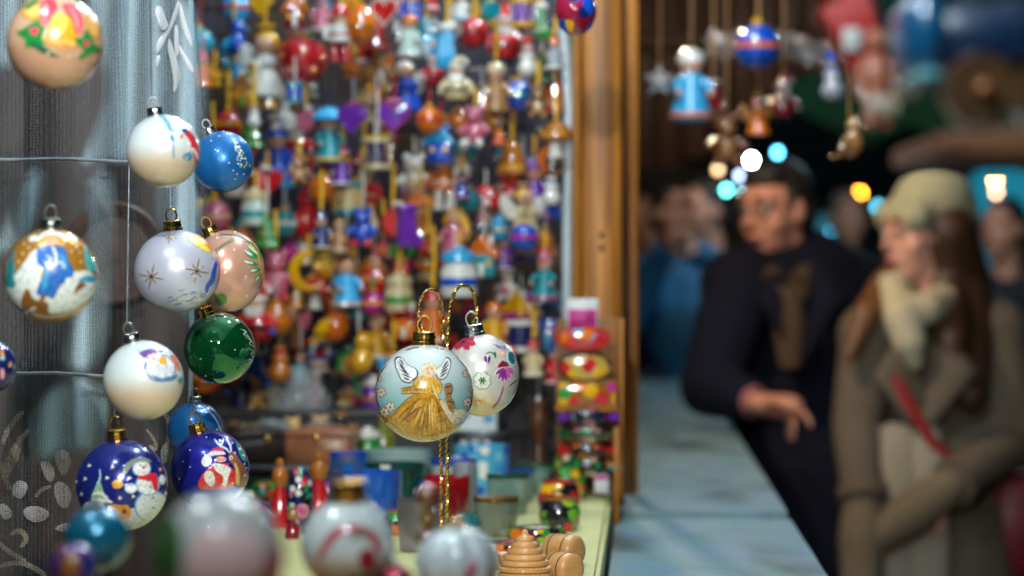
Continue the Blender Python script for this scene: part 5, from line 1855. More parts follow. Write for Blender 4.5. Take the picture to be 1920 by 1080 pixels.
WB1 = wood('dark_carved_wood', (.018, .009, .008), (.05, .024, .018), 20, (4, 4, 4), .4)
box_thing('nearly black carved wooden box', 492, 3.53, ZS1, .095, .07, .052, WB1, WB1, .35)
WB2 = wood('red_brown_box', (.20, .075, .035), (.34, .14, .065), 14, (2, 6, 6), .35, .3)
box_thing('red brown wooden box with a rounded lid', 606, 3.53, ZS1, .098, .07, .055, WB2, WB2, -.2)
p, Y = on_table(520, 960)
t = thing('wooden_plate', 'flat turned wooden plate below the dark box', 'plate', p)
MB().lathe([(0, 0), (.03, 0), (.048, .008), (.055, .014), (.053, .016), (.03, .006), (0, .005)], 36).build('plate', WB2, t)

# carved light wooden figures, goblet, bags
def carved_bear(label, px, Y, z, H, rz):
    t = thing('carved_bear', label, 'carving', on(z, px, Y), 'carved wooden animals', rz)
    m = wood('carved_pine', (.40, .22, .07), (.58, .36, .14), 30, (3, 3, 3), .5)
    mb = MB()
    mb.ball((0, 0, H * .32), (H * .24, H * .2, H * .3), 14, 10)
    mb.build('body', m, t)
    h = MB().ball((0, -.02 * H, H * .76), H * .2, 14, 10).ball((0, -H * .2, H * .7), H * .09, 10, 8).build('head', m, t)
    for s in (-1, 1):
        MB().ball((s * H * .16, 0, H * .93), H * .07, 8, 6).build('ear', m, h)
        MB().tube([(s * H * .2, 0, H * .5), (s * H * .32, -H * .1, H * .36)], [H * .08, H * .065], 8).build('arm', m, t)
        MB().tube([(s * H * .13, -H * .05, H * .08), (s * H * .2, -H * .24, H * .07)], [H * .1, H * .09], 8).build('leg', m, t)


carved_bear('carved pale wooden bear sitting beside the dark bottles', 480, 3.80, ZS2, .052, .3)
carved_bear('carved pale wooden bear leaning toward the plastic bags', 508, 3.86, ZS2, .062, -.5)
carved_bear('small carved wooden bear lower on the step', 466, 3.56, ZS1, .055, .1)
t = thing('black_goblet', 'shiny black goblet with a slim stem', 'goblet', on(ZS2, 626, 3.78))
k = S(1, 3.78)
MB().lathe([(a * k, z * k) for a, z in [(0, 0), (20, 0), (20, 3), (5, 8), (4, 22), (6, 28), (22, 42), (27, 58), (26, 70), (24, 70), (23, 58), (0, 44)]], 32).build('body', lac('X', .08), t)
MB().ball((0, 0, 62 * k), (22 * k, 22 * k, 12 * k), 16, 8).build('fill', lac('H'), t)
def bag(label, px, py, Y, w, h, col, seed, z):
    r_ = random.Random(seed)
    t = thing('plastic_bag', label, 'bag', on(z, px, Y), 'clear plastic bags')
    n, mm = 22, 14
    vs, fs = [], []
    W_, H_ = S(w, Y), S(h, Y)
    for j in range(mm + 1):
        v = j / mm
        for i in range(n):
            a = 2 * math.pi * i / n
            rr_ = (1 - .45 * v ** 2) * (1 + .10 * math.sin(5 * a + 7 * v + seed) + .07 * math.sin(9 * a - 11 * v))
            vs.append((W_ / 2 * rr_ * math.cos(a), W_ / 3.5 * rr_ * math.sin(a), H_ * v * (1 + .06 * math.sin(3 * a))))
    for j in range(mm):
        for i in range(n):
            k_ = (i + 1) % n
            fs.append((j * n + i, j * n + k_, (j + 1) * n + k_, (j + 1) * n + i))
    fs.append(tuple(range(mm * n, mm * n + n)))
    MB().add(vs, fs).build('film', glass_mat('bag_film', col, .12, .3), t, angle=3)


bag('crumpled clear plastic bag leaning beside the black goblet', 560, 800, 3.78, 120, 78, (.45, .50, .53), 1, ZS2)
bag('crumpled clear plastic bag below the carved bears', 512, 800, 3.58, 92, 76, (.40, .47, .50), 4, ZS1)
bag('crumpled plastic bag over the red brown box', 600, 800, 3.62, 70, 72, (.34, .38, .42), 9, ZS1)

FIG = ((656, 'doll', 52, 'K P M', 'small pink porcelain doll behind the black goblet stem'), (690, 'doll', 56, 'L K P', 'small doll in a blue and pink dress beside the angel bauble'), (546, 'doll', 56, 'Z K R', 'small grey dressed doll behind the plastic bags'),
       (590, 'angel', 50, 'K Z W', 'small pink angel figure standing by the goblet'))
for px, kd, h, cs, lab in FIG:
    H = S(h, 3.86)
    t = thing('porcelain_doll', lab, 'figurine', on(ZS2, px, 3.86), 'small figures on the upper step', rnd.uniform(-.5, .5))
    KINDS[kd][0](Kit(t, H), cs.split())
for px, Y, z, h, lab, c in ((662, 3.55, ZS1, 70, 'dark green bottle with olive cap on the lower step', (.02, .03, .006)), (640, 3.62, ZS1, 88, 'dark bottle standing behind the olive capped one', (.012, .010, .012)), (720, 3.6, ZS1, 84, 'olive green bottle below the angel bauble', (.16, .18, .01)), (436, 3.56, ZS1, 76, 'short black bottle near the reindeer bauble', (.01, .012, .02)), (452, 3.8, ZS2, 60, 'navy bottle on the upper step by the carved bears', (.008, .012, .05))):
    t = thing('small_bottle', lab, 'bottle', on(z, px, Y), 'bottles on the steps')
    k = S(1, Y)
    MB().lathe([(0, 0), (20 * k, 0), (21 * k, 3 * k), (21 * k, h * .55 * k), (9 * k, h * .75 * k), (8 * k, h * .9 * k), (0, h * .9 * k)], 24).build('body', pm('bottle_glass', c, .1, 0, .8), t)
    MB().lathe([(0, h * .88 * k), (10 * k, h * .88 * k), (10 * k, h * k), (0, h * k)], 20).build('cap', lac('E'), t)

# printed cards and the black tin
t = thing('black_tin', 'black tin with three round white marks on its front', 'tin', on(CAMZ - HT, 902, 3.62), None, 0)
k = S(1, 3.62)
zb = S(18, 3.62)
MB().box((0, 0, .048), (106 * k, .05, .096), ch=.003).build('body', lac('X', .3), t)
for i in range(3):
    MB().lathe([(0, 0), (7 * k, 0), (7 * k, .001), (0, .001)], 18, Matrix.Translation(((-32 + 22 * i) * k, -.0255, .078)) @ Matrix.Rotation(math.pi / 2, 4, 'X')).build('white_mark', lac('W', .4, 0), t)
t = thing('greeting_card', 'white card printed with blue and orange spots standing behind the tin', 'card', on(CAMZ - HT, 890, 3.70))
MB().box((0, 0, .085), (84 * k, .004, .17), ch=.001).build('card', pm('card_white', (.60, .68, .70), .5), t)
for x, z, c in ((-18, .118, 'B'), (12, .150, 'O'), (-20, .150, 'L'), (26, .112, 'L')):
    MB().box((x * k, -.0032, z), (18 * k, .002, 14 * k), ch=.0005).build('printed_spot', lac(c, .5, 0), t)

# turned spindle with a steel rod
p, Y = on_table(1010, 905)
t = thing('turned_spindle', 'dark turned wooden spindle with a thin steel rod on top', 'spindle', at(1010, 862, 3.7))
k = S(1, 3.7)
MB().lathe([(a * k, z * k) for a, z in [(0, -34), (22, -34), (24, -28), (15, -10), (11, 0), (13, 12), (9, 22), (10, 36), (18, 62), (20, 84), (16, 98), (19, 106), (17, 112), (0, 113)]], 28).build('turned_body', wood('walnut', (.05, .018, .007), (.12, .045, .016), 6, (4, 4, 10), .35, .3), t)
MB().lathe([(a * k, z * k) for a, z in [(0, 113), (7, 113), (6, 119), (2.4, 122), (2.0, 300), (0, 300)]], 14).build('steel_rod', SILV(), t)

# little shelf rack beside the post
Yk = 3.60
t = thing('shelf_rack', 'small wooden shelf rack filled with painted hair clips', 'rack', at(1100, 928, Yk))
zb = t.location.z
k = S(1, Yk)
mb = MB()
MB().box((6 * k, .055, 165 * k), (124 * k, .008, 330 * k), ch=.001).build('back_panel', W3, t)
for x in (64, ):
    MB().box((x * k, .01, 165 * k), (7 * k, .08, 330 * k), ch=.001).build('side_panel', W1, t)
for z in (162, 60):
    MB().box((0, .006, z * k), (119 * k, .085, 7 * k), ch=.001).build('shelf', W1, t)
MB().box((54 * k, -.036, 30 * k), (9 * k, .010, 200 * k), ch=.001).build('front_strip', W1, t)


def bow(label, px, py, w, h, base, pal, wing, cat='hair clip'):
    Y = Yk - .035
    c = at(px, py, Y)
    k = S(1, Y)
    t = thing('painted_hair_clip', label, cat, c - V((0, 0, h / 2 * k)), 'painted hair clips on the rack')
    MB().ball((0, 0, h / 2 * k), (w * .30 * k, .012, h / 2 * k), 20, 12).build('centre', flowers_mat('clip_flowers', base, pal, 90, .5, .08, 1.0), t)
    for s in (-1, 1):
        MB().prism(chaikin([(s * w * .22 * k, h * .5 * k), (s * w * .5 * k, h * .86 * k), (s * w * .52 * k, h * .5 * k), (s * w * .5 * k, h * .14 * k)], 2), .008, Matrix.Translation((0, .004, 0))).build('wing', lac(wing, .1), t)


bow('hair clip with dark centre and purple wings', 1104, 782, 112, 34, CL['X'], [CL['N'], CL['K'], CL['Z'], CL['X']], 'P')
bow('hair clip with rosy centre and deep green wings', 1106, 814, 114, 34, CL['DG'], [CL['K'], CL['S'], CL['DG'], CL['X']], 'DG')
bow('hair clip with brown centre and bright red wings', 1104, 844, 110, 34, CL['X'], [CL['O'], CL['H'], CL['X'], CL['DR']], 'R')
bow('hair clip with flowery centre and bluish green wings', 1106, 876, 112, 38, CL['X'], [CL['G'], CL['C'], CL['K'], CL['X']], 'T')
bow('small hair clip with green wings set lower on the rack', 1066, 866, 50, 30, CL['DG'], [CL['DG'], CL['S'], CL['X']], 'G')


def tray(label, px, py, w, h, base, pal, rimc, oval=True):
    Y = Yk - .03
    c = at(px, py, Y)
    k = S(1, Y)
    t = thing('painted_tray', label, 'tray', c - V((0, 0, h / 2 * k)), 'painted trays on the rack')
    pl = ell(28, w / 2 * k, h / 2 * k, 0, h / 2 * k) if oval else [(-w / 2 * k, 0), (w / 2 * k, 0), (w / 2 * k, h * k), (-w / 2 * k, h * k)]
    MB().prism(pl, .014, rim=.12).build('board', flowers_mat('tray_flowers', base, pal, 48, .55, .12, 1.0), t)
    MB().tube([(x, -.006, z) for x, z in pl], .0022, 6, True).build('rim', lac(rimc, .12), t)


tray('oval rosy tray with red and blue flowers at the top of the rack', 1094, 634, 96, 42, (.50, .05, .06), [CL['R'], CL['O'], CL['L'], CL['K']], 'R')
tray('oval black rimmed tray with yellow and red flowers', 1097, 688, 98, 52, (.52, .34, .06), [CL['Y'], CL['R'], CL['C'], CL['DR']], 'X')
tray('oblong tray with a big orange flower on the rack shelf', 1100, 738, 108, 46, (.30, .10, .01), [CL['R'], CL['Y'], CL['G'], CL['O'], CL['M']], 'E', False)
t = thing('price_card', 'pink and white card standing on the rack', 'card', at(1092, 616, Yk - .01))
MB().box((0, 0, 28 * k), (58 * k, .003, 56 * k), ch=.0005).build('card', pm('card_pale', (.66, .66, .68), .5), t)
MB().box((0, -.0024, 18 * k), (52 * k, .0015, 36 * k), ch=.0004).build('pink_panel', lac('M', .5, 0), t)
MB().box((10 * k, -.0038, 20 * k), (7 * k, .001, 9 * k), ch=.0003).build('dark_mark', lac('DR', .5, 0), t)
t = thing('paper_tag', 'small white paper tag at the foot of the rack', 'tag', at(1128, 925, 3.5))
MB().box((0, 0, 17 * k), (26 * k, .003, 34 * k), ch=.0006).build('paper', pm('tag_paper', (.6, .58, .62), .6), t)
MB().box((0, -.0022, 29 * k), (24 * k, .001, 8 * k), ch=.0003).build('pink_stripe', lac('M', .5, 0), t)

# ------------------------------------------------------------------ goods close to the lens
t = thing('display_crate', 'plain wooden crate holding baubles at the near end of the table', 'crate', (-.13, 1.2, CAMZ - HT))
zc = .31 - .207
MB().box((0, 0, zc - .008), (.46, .84, .012), ch=.002).build('top', W3, t)
for s in (-1, 1):
    MB().box((s * .22, 0, (zc - .0145) / 2), (.012, .84, zc - .0145), ch=.002).build('side', W3, t)


def near_bauble(label, px, py, r, Y, col, metal, rough, shapes, capc='gold', ribs=0, two=None, sz=1., **kw):
    return bauble(label, px, py, r, Y, col, metal, rough, .5, shapes, (0, 0, 1), 0, capc, None, group='baubles resting at the near end', two=two, sz=sz, relief=.0002, **kw)


MB().lathe([(0, .0), (.045, .0), (.045, .006), (.022, .012), (.022, .030), (.032, .036), (0, .034)], 24, Matrix.Translation((at(410, 0, 1.2).x + .13, 0, zc - .0015))).build('turned_foot', W3, t)
near_bauble('pearl white bauble with a red painted arch, nearest the lens but one', 652, 1022, 88, 1.6, (.76, .80, .76), .1, .22,
            [('s', [(600, 1045), (625, 1000), (660, 990), (700, 1005), (712, 1035)], 10, (.60, .10, .12)), ('e', 688, 1048, 16, 20, 0, (.45, .02, .04)), ('s', [(660, 1080), (700, 1084)], 7, (.05, .25, .1)), ('s', [(655, 1010), (690, 1000)], 5, (.1, .3, .15))], two=((.62, .48, .30), .30, .45), capk=.36)
near_bauble('big blurred pearl bauble with red, green and pink painting', 410, 1045, 122, 1.2, (.36, .35, .33), .1, .10,
            [('e', 300, 1060, 42, 100, 10, (.03, .09, .02)), ('p', [(360, 1000), (430, 985), (500, 1010), (490, 1100), (400, 1120), (350, 1080)], (.55, .36, .34)), ('p', [(500, 1040), (535, 1010), (560, 1100), (490, 1130)], (.50, .01, .05))], capc=None)
# ribbed white bauble
c = at(858, 1060, 1.6)
R_ = S(74, 1.6)
t = thing('ribbed_bauble', 'white ribbed bauble with a gold cap in front of the wooden jars', 'bauble', c - V((0, 0, R_)), 'baubles resting at the near end')
pr = [(R_ * math.sin(a) * (1 - .04 * math.cos(a)), R_ - R_ * math.cos(a)) for a in np.linspace(.0, math.pi, 22)]
pr[0] = (0, 0.0)
pr[-1] = (0, 2 * R_ - .003)
MB().lathe(pr, 64, None, .07, 8).build('glass_ball', pm('ribbed_pearl', (.74, .79, .79), .22, .12, .6, .05), t)
MB().lathe([(R_ * .2, 2 * R_ - .004), (R_ * .21, 2 * R_ + .004), (0, 2 * R_ + .005)], 24).build('cap', GOLD(), t)
MB().tube([(.5 * R_ * math.sin(x), -R_ * .86, R_ * (.6 + x * .5)) for x in (.3, .6, .9, 1.2)], [.002, .0035, .0035, .002], 8).build('red_swirl', lac('K', .3), t)
near_bauble('teal blue drop bauble beside the navy snowman bauble', 182, 1010, 62, 1.6, (.01, .20, .32), .4, .2, [], capc='silver', sz=.95)
near_bauble('violet bauble with a painted orange bow, in front of the teal drop', 138, 1064, 46, 1.52, (.10, .03, .18), .3, .2,
            [('s', [(100, 1030), (130, 1000), (165, 1005), (180, 1025)], 13, (.75, .28, .02)), ('e', 132, 1060, 18, 26, 0, (.30, .10, .01)), ('e', 165, 1070, 10, 30, 0, (.01, .03, .2))], capc=None)
near_bauble('tiny metallic red bauble low between the pearl baubles', 742, 1094, 36, 1.58, (.45, .04, .07), .8, .12, [], capc='silver')
# amber glass beads on a stem behind the pearl baubles
p = at(802, 1105, 1.72)
t = thing('amber_candlestick', 'candlestick of amber glass balls behind the white baubles', 'candlestick', p)
k = S(1, 1.72)
MB().lathe([(a * k, z * k) for a, z in [(0, 0), (30, 0), (30, 8), (10, 18), (8, 30), (0, 30)]], 24).build('foot', lac('H'), t)
for i, (z, r) in enumerate(((52, 24), (95, 21), (132, 18), (172, 26))):
    MB().ball((0, 0, z * k), r * k, 24, 14).build('glass_ball', pm('amber_glass', ((.30, .10, .05) if i % 2 else (.36, .18, .05)), .06, .3, 1.), t)
for dx, z, r in ((38, 60, 18), (52, 78, 16), (30, 96, 15), (46, 120, 13)):
    MB().ball((dx * k, .004, z * k), r * k, 18, 12).build('gold_bead', pm('gold_bead_glass', (.50, .40, .10), .08, .6, 1.), t)

for px, Y, z, w, h, c, lab in ((700, 3.82, ZS2, 60, 62, 'P', 'purple lidded jar on the upper step beside the angel bauble'), (576, 3.56, ZS1, 46, 60, 'E', 'tan lidded jar between the two wooden boxes'), (452, 3.58, ZS1, 56, 60, 'N', 'navy lidded jar near the plain blue bauble'), (690, 3.56, ZS1, 52, 66, 'G', 'green lidded jar on the lower step by the blue bowl'),
                               (770, 3.84, ZS2, 64, 70, 'K', 'pink lidded jar on the upper step behind the angel bauble'), (640, 3.86, ZS2, 48, 66, 'C', 'cream lidded jar behind the goblet'), (730, 3.88, ZS2, 50, 80, 'L', 'sky blue lidded jar at the back of the upper step'), (548, 3.62, ZS1, 50, 54, 'H', 'brown lidded jar behind the dark carved box')):
    t = thing('lidded_jar', lab, 'jar', on(z, px, Y), 'lidded jars on the steps')
    k_jar(Kit(t, S(h, Y)), [c, 'W' if c in 'NGP' else 'H', 'A'])

carved_bear('carved pale wooden bear standing by the red brown box lid', 548, 3.68, ZS1, .06, .6)
carved_bear('carved pale wooden bear at the end of the lower step by the bottles', 600, 3.70, ZS1, .062, -.2)
for px, Y, z, kd, h, cs, lab in ((668, 3.90, ZS2, 'santa', 66, 'R W G', 'small red coated bearded figure standing at the back of the upper step'), (560, 3.90, ZS2, 'house', 60, 'H R Y', 'small brown house with a red roof on the upper step'), (606, 3.93, ZS2, 'tree', 66, 'G R Y', 'small green toy tree on the upper step behind the goblet'), (708, 3.93, ZS2, 'soldier', 74, 'B W R', 'small toy soldier in blue at the back of the upper step'),
                                (492, 3.93, ZS2, 'mushroom', 56, 'R C W', 'small red mushroom figure on the upper step by the carved bears'), (530, 3.94, ZS2, 'bird', 56, 'B Y O', 'small blue bird figure on the upper step'), (756, 3.92, ZS2, 'boot', 60, 'G W R', 'small green boot figure on the upper step behind the angel bauble')):
    t = thing('toy_figurine', lab, 'figurine', on(z, px, Y), 'small figures on the upper step', rnd.uniform(-.5, .5))
    KINDS[kd][0](Kit(t, S(h, Y)), cs.split())

pot('round pot painted with red roses between the egg doll and the blue bowl', 640, 1004, 62, 50, CL['DR'], [CL['R'], CL['K'], CL['G'], CL['X']], 'R')
pot('dark blue pot painted with white daisies in front of the blue bowl', 704, 1010, 58, 48, CL['N'], [CL['W'], CL['L'], CL['N'], CL['B']], 'N')
pot('small yellow flowered pot beside the frosted lilac tumbler', 742, 1002, 50, 46, CL['X'], [CL['Y'], CL['O'], CL['G'], CL['X']], 'A')
pot('teal flowered pot between the grey beaker and the gold rimmed tumbler', 876, 1008, 48, 48, CL['T'], [CL['L'], CL['W'], CL['T'], CL['Y']], 'T')
pot('crimson flowered pot by the red skittle near the reindeer bauble', 486, 986, 56, 52, CL['X'], [CL['R'], CL['M'], CL['G'], CL['X']], 'DR')
pot('green flowered pot standing before the dark carved box', 494, 950, 54, 50, CL['DG'], [CL['G'], CL['Y'], CL['R'], CL['DG']], 'G')
pot('purple flowered pot standing before the red brown box', 616, 948, 54, 48, CL['P'], [CL['K'], CL['P'], CL['W'], CL['N']], 'P')
pot('white pot with blue flowers behind the red tumbler', 806, 962, 56, 60, CL['W'], [CL['B'], CL['L'], CL['W'], CL['N']], 'B')

# ------------------------------------------------------------------ the neighbouring stall, its hanging goods, lights
t = thing('stall_gable', 'dark brown boarded gable of the neighbouring stall', 'stall front', at(1380, 300, 7.4))
b0 = t.location
for i, py in enumerate((318, 318, 296, 240, 205, 175, 150, 135, 128, 122)):
    x0 = at(1190, 0, 7.4).x + i * .075 - b0.x
    z0 = at(0, py, 7.4).z - b0.z
    MB().box((x0 + .0365, 0, (z0 + .62) / 2), (.073, .03, .62 - z0), ch=.004).build('board', W2, t)
MB().box((at(1365, 0, 7.38).x - b0.x, -.045, .36), (.70, .05, .06), ch=.006).build('cross_beam', W2, t)
for px, w, c in ((1300, 30, W3), (1366, 18, W3), (1430, 16, W3)):
    pass
t = thing('rail', 'dark wooden rail under the roof that the distant ornaments hang from', 'rail', at(1400, 0, 4.6) + V((0, 0, .14)))
MB().box((0, 0, 0), (.75, .04, .04), ch=.004).build('beam', W2, t)

HG_ = 'ornaments hanging over the far end of the counter'
TOP = lambda py: py + 150
ornament('doll', 1296, 150, 150, 'L W O', 4.6, 240, 'E', .2, 'blue capped doll on a broad tan ribbon in front of the dark gable', HG_)
ornament('star', 1236, 152, 66, 'Z W W', 4.75, 240, 'E', .1, 'pale grey star beside the blue capped doll', HG_)
ornament('boot', 1336, 178, 58, 'DR Z DR', 4.7, 250, 'E', .1, 'dark red boot beside the blue capped doll', HG_)
ornament('ball', 1420, 82, 96, 'B O T', 4.5, 160, 'E', .4, 'blue ball with an orange band in front of the silver tinsel', HG_)
ornament('angel', 1422, 214, 76, 'O K E', 4.6, 300, 'E', .3, 'orange dressed angel below the blue ball', HG_)
ornament('santa', 1468, 184, 88, 'DR Z Z', 4.65, 270, 'E', .1, 'dark red bearded figure below the tinsel', HG_)
ornament('bear', 1362, 262, 104, 'H E H', 4.7, 320, 'E', .1, 'dark brown bear hanging lowest over the counter', HG_)
ornament('snowman', 1562, 142, 92, 'Z B B', 4.4, 230, 'E', .1, 'grey snowman with a blue scarf near the red bag', HG_)
ornament('bird', 1592, 254, 84, 'E H E', 4.2, 330, 'E', .1, 'tan wooden bird under the red bag', HG_)
# silver tinsel
mb = MB()
rt = random.Random(5)
for i in range(900):
    x = 1340 + rt.random() * 235
    c = at(x, 92 + 14 * math.sin(x / 60), 4.8)
    d = V((rt.uniform(-1, 1), rt.uniform(-1, 1), rt.uniform(-1, 1))).normalized() * rt.uniform(.02, .04)
    s = V((rt.uniform(-1, 1), rt.uniform(-1, 1), rt.uniform(-1, 1))).normalized() * .0016
    mb.add([c - s, c + s, c + d + s, c + d - s], [(0, 1, 2, 3)])
o = mb.build('tinsel_garland', pm('tinsel', (.62, .60, .62), .25, .9, vary=.2))
tag(o, 'silver tinsel garland strung behind the blue ball', 'garland')

# things close by on the shelf at the street side
Yn = 1.28
t = thing('hanging_shelf', 'thick brown wooden shelf carrying the toy locomotive', 'shelf', at(1850, 302, Yn))
k = S(1, Yn)
MB().prism(chaikin([(-128 * k, 8 * k), (-112 * k, 0), (300 * k, 0), (300 * k, 54 * k), (-120 * k, 50 * k)], 1), .16, Matrix.Translation((0, .02, 0)), rim=.04).build('board', wood('shelf_brown', (.13, .05, .022), (.22, .085, .035), 5, (2, 8, 8), .4), t)
MB().box((150 * k, .09, 160 * k), (40 * k, .02, 330 * k), ch=.002).build('bracket', W2, t)
t = thing('toy_locomotive', 'blue wooden toy locomotive with brown wheels on the shelf', 'toy train', at(1824, 248, Yn))
DB = pm('dull_blue_paint', (.004, .02, .06), .35, 0, .3)
MB().box((40 * k, 0, 170 * k), (290 * k, .07, 120 * k), ch=.006).build('boiler', DB, t)
MB().box((-105 * k, 0, 175 * k), (66 * k, .082, 150 * k), ch=.006).build('cab', pm('teal_blue_paint', (.004, .085, .19), .3, 0, .4), t)
MB().box((-105 * k, -.002, 92 * k), (56 * k, .086, 34 * k), ch=.004).build('cab_step', pm('pale_teal_paint', (.08, .26, .28), .35, 0, .3), t)
for x, r in ((-22, 66), (92, 56), (190, 56)):
    w = MB().lathe([(0, -.012), (r * k * .94, -.012), (r * k, -.008), (r * k, .008), (r * k * .94, .012), (0, .012)], 36, Matrix.Translation((x * k, -.046, r * k)) @ Matrix.Rotation(math.pi / 2, 4, 'X')).build('wheel', wood('wheel_wood', (.05, .022, .01), (.10, .042, .016), 8, (6, 6, 6), .3, .4), t)
    MB().ball((x * k, -.062, r * k), (r * k * .22, .007, r * k * .22), 14, 8).build('hub', lac('A'), w)
MB().lathe([(0, 0), (14 * k, 0), (12 * k, 30 * k), (20 * k, 50 * k), (0, 50 * k)], 18, Matrix.Translation((130 * k, 0, 229 * k))).build('chimney', lac('X'), t)
MB().box((100 * k, -.037, 205 * k), (40 * k, .004, 22 * k), ch=.001).build('plate', pm('dim_plum', (.10, .03, .05), .4), t)
MB().tube([(-150 * k, -.01, 40 * k), (-190 * k, -.01, 44 * k), (-196 * k, -.01, 40 * k)], [20 * k, 24 * k, 18 * k], 14).build('buffer', pm('cream_buffer', (.40, .32, .22), .4), t)
t = thing('red_gift_bag', 'red paper bag with a white label hanging beside the locomotive', 'bag', at(1628, 150, 1.45), None, 0)
k = S(1, 1.45)
M = Matrix.Rotation(-.32, 4, 'Y')
MB().prism([(-52 * k, 150 * k), (48 * k, 170 * k), (40 * k, 20 * k), (4 * k, -30 * k), (-16 * k, -28 * k)], .03, M, rim=.1).build('bag_body', pm('red_paper', (.50, .012, .006), .5), t)
MB().box((0, 0, 0), (34 * k, .002, 44 * k), M=None, ch=.0005).build('white_label', lac('W', .6, 0), t, (M @ V((-14 * k, -.017, 78 * k))))
MB().tube([M @ V((-30 * k, 0, 150 * k)), M @ V((-20 * k, 0, 230 * k)), M @ V((10 * k, 0, 236 * k)), M @ V((24 * k, 0, 160 * k))], .0015, 6).build('handle', lac('DR'), t)
t = thing('wooden_puppet', 'bare pinkish wooden puppet dangling between the bag and the locomotive', 'puppet', at(1642, 240, 1.40))
k = S(1, 1.40)
PK = pm('puppet_wood', (.46, .15, .075), .4, 0, .3)
MB().lathe([(0, 52 * k), (20 * k, 54 * k), (24 * k, 90 * k), (20 * k, 130 * k), (8 * k, 142 * k), (0, 142 * k)], 18).build('body', PK, t)
MB().ball((2 * k, 0, 164 * k), 22 * k, 16, 10).build('head', PK, t)
for s in (-1, 1):
    MB().tube([(s * 22 * k, 0, 124 * k), (s * 34 * k, -.004, 84 * k), (s * 28 * k, -.008, 52 * k)], [9 * k, 8 * k, 7 * k], 8).build('arm', PK, t)
    MB().tube([(s * 12 * k, 0, 58 * k), (s * 14 * k, -.004, 20 * k), (s * 14 * k, -.012, 2 * k)], [11 * k, 9 * k, 9 * k], 8).build('leg', PK, t)
MB().tube([(2 * k, 0, 182 * k), (2 * k, 0, 420 * k)], .0008, 5).build('string', lac('X'), t)
t = thing('cloth_bow', 'dim plum and teal cloth bow at the top of the locomotive shelf', 'bow', at(1850, 30, 1.32))
k = S(1, 1.32)
for s in (-1, 1):
    MB().prism(chaikin([(0, 0), (s * 50 * k, 36 * k), (s * 64 * k, 0), (s * 50 * k, -36 * k)], 2), .02).build('loop', pm('plum_cloth', (.12, .035, .09), .6), t)
MB().ball((0, -.004, 0), 12 * k, 12, 8).build('knot', pm('teal_cloth', (.01, .14, .15), .5), t)

# distant lamps along the street
def street_bulb(label, px, py, Y, col, L, r=.014):
    t = thing('festive_bulb', label, 'light bulb', at(px, py, Y), 'coloured bulbs along the street')
    MB().ball((0, 0, 0), (r, r, r * 1.2), 12, 8).build('bulb', pm('lit_festive_bulb', (1, 1, 1), vary=0, emit=col, es=L), t)
    MB().lathe([(r * .7, r * 1.0), (r * .7, r * 2.2), (0, r * 2.3)], 10).build('socket', lac('X'), t)
    MB().tube([(0, 0, r * 2.2), (0, 0, r * 2.2 + .3)], .002, 5).build('wire', lac('X'), t)


for lab, px, py, col, L, r in (('sky blue bulb above the man in the dark coat', 1458, 286, (.05, .45, .75), 60, .014), ('brilliant white bulb above the forehead of the man', 1409, 300, (.9, .97, 1.0), 240, .014), ('mint green bulb beside the man and lowest of its cluster', 1362, 356, (.10, .65, .62), 55, .014), ('dim lilac bulb among the cluster by the man', 1388, 330, (.35, .45, .80), 34, .014),
                               ('pale cyan bulb tucked against the face of the man', 1394, 366, (.35, .85, .85), 55, .012), ('faint tan bulb at the edge of the cluster', 1346, 318, (.45, .26, .12), 40, .014), ('strong orange bulb between the man and the woman', 1612, 363, (1.0, .33, .02), 80, .016), ('orange bulb above the hat of the woman', 1866, 338, (1.0, .40, .12), 90, .014), ('pink bulb at the far side of the woman', 1908, 408, (.9, .15, .35), 30, .016),
                               ('second orange bulb just under the brighter one by the hat', 1868, 360, (.7, .36, .2), 40, .014), ('dim blue bulb beside the orange one', 1646, 388, (.04, .30, .42), 30, .016), ('faint blue bulb above the collar of the man', 1560, 432, (.05, .35, .55), 28, .012)):
    near = 1340 < px < 1470
    street_bulb(lab, px, py, 8.6 if near else 17, col, L * (.30 if px != 1409 else .6) if near else L * .6, r * .85 if near else r * 1.25)
# far stall with a lit teal awning
t = thing('market_stall', 'far market stall with a glowing teal awning', 'stall', at(1900, 560, 20) * 1)
t.location.z = 0
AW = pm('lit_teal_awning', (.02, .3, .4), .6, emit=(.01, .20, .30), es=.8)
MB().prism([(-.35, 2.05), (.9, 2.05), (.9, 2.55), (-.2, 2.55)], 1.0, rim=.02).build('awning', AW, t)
for x in (-.3, .85):
    MB().box((x, 0, 1.02), (.08, .08, 2.04)).build('pole', W2, t)
MB().box((.28, 0, .45), (1.2, .5, .9), ch=.02).build('counter', W2, t)
t = thing('market_stall', 'far dim wooden stall behind the couple', 'stall', (2.3, 24, 0))
MB().box((0, 0, 1.1), (4.0, 2.0, 2.2), ch=.03).build('hut', pm('dim_teal_boards', (.03, .06, .065), .7), t)
MB().prism([(-2.3, 2.2), (0, 3.3), (2.3, 2.2)], 2.6, rim=.02).build('roof', pm('dark_roof', (.02, .025, .03), .8), t)
t = thing('market_stall', 'far pale fronted stall seen under the gable', 'stall', at(1265, 500, 15))
t.location.z = 0
MB().box((0, 0, 1.0), (1.0, .6, 2.0), ch=.03).build('hut', pm('tan_boards', (.14, .085, .045), .7), t)
MB().box((0, -.1, 2.1), (1.2, 1.0, .2), ch=.03).build('roof', W2, t)

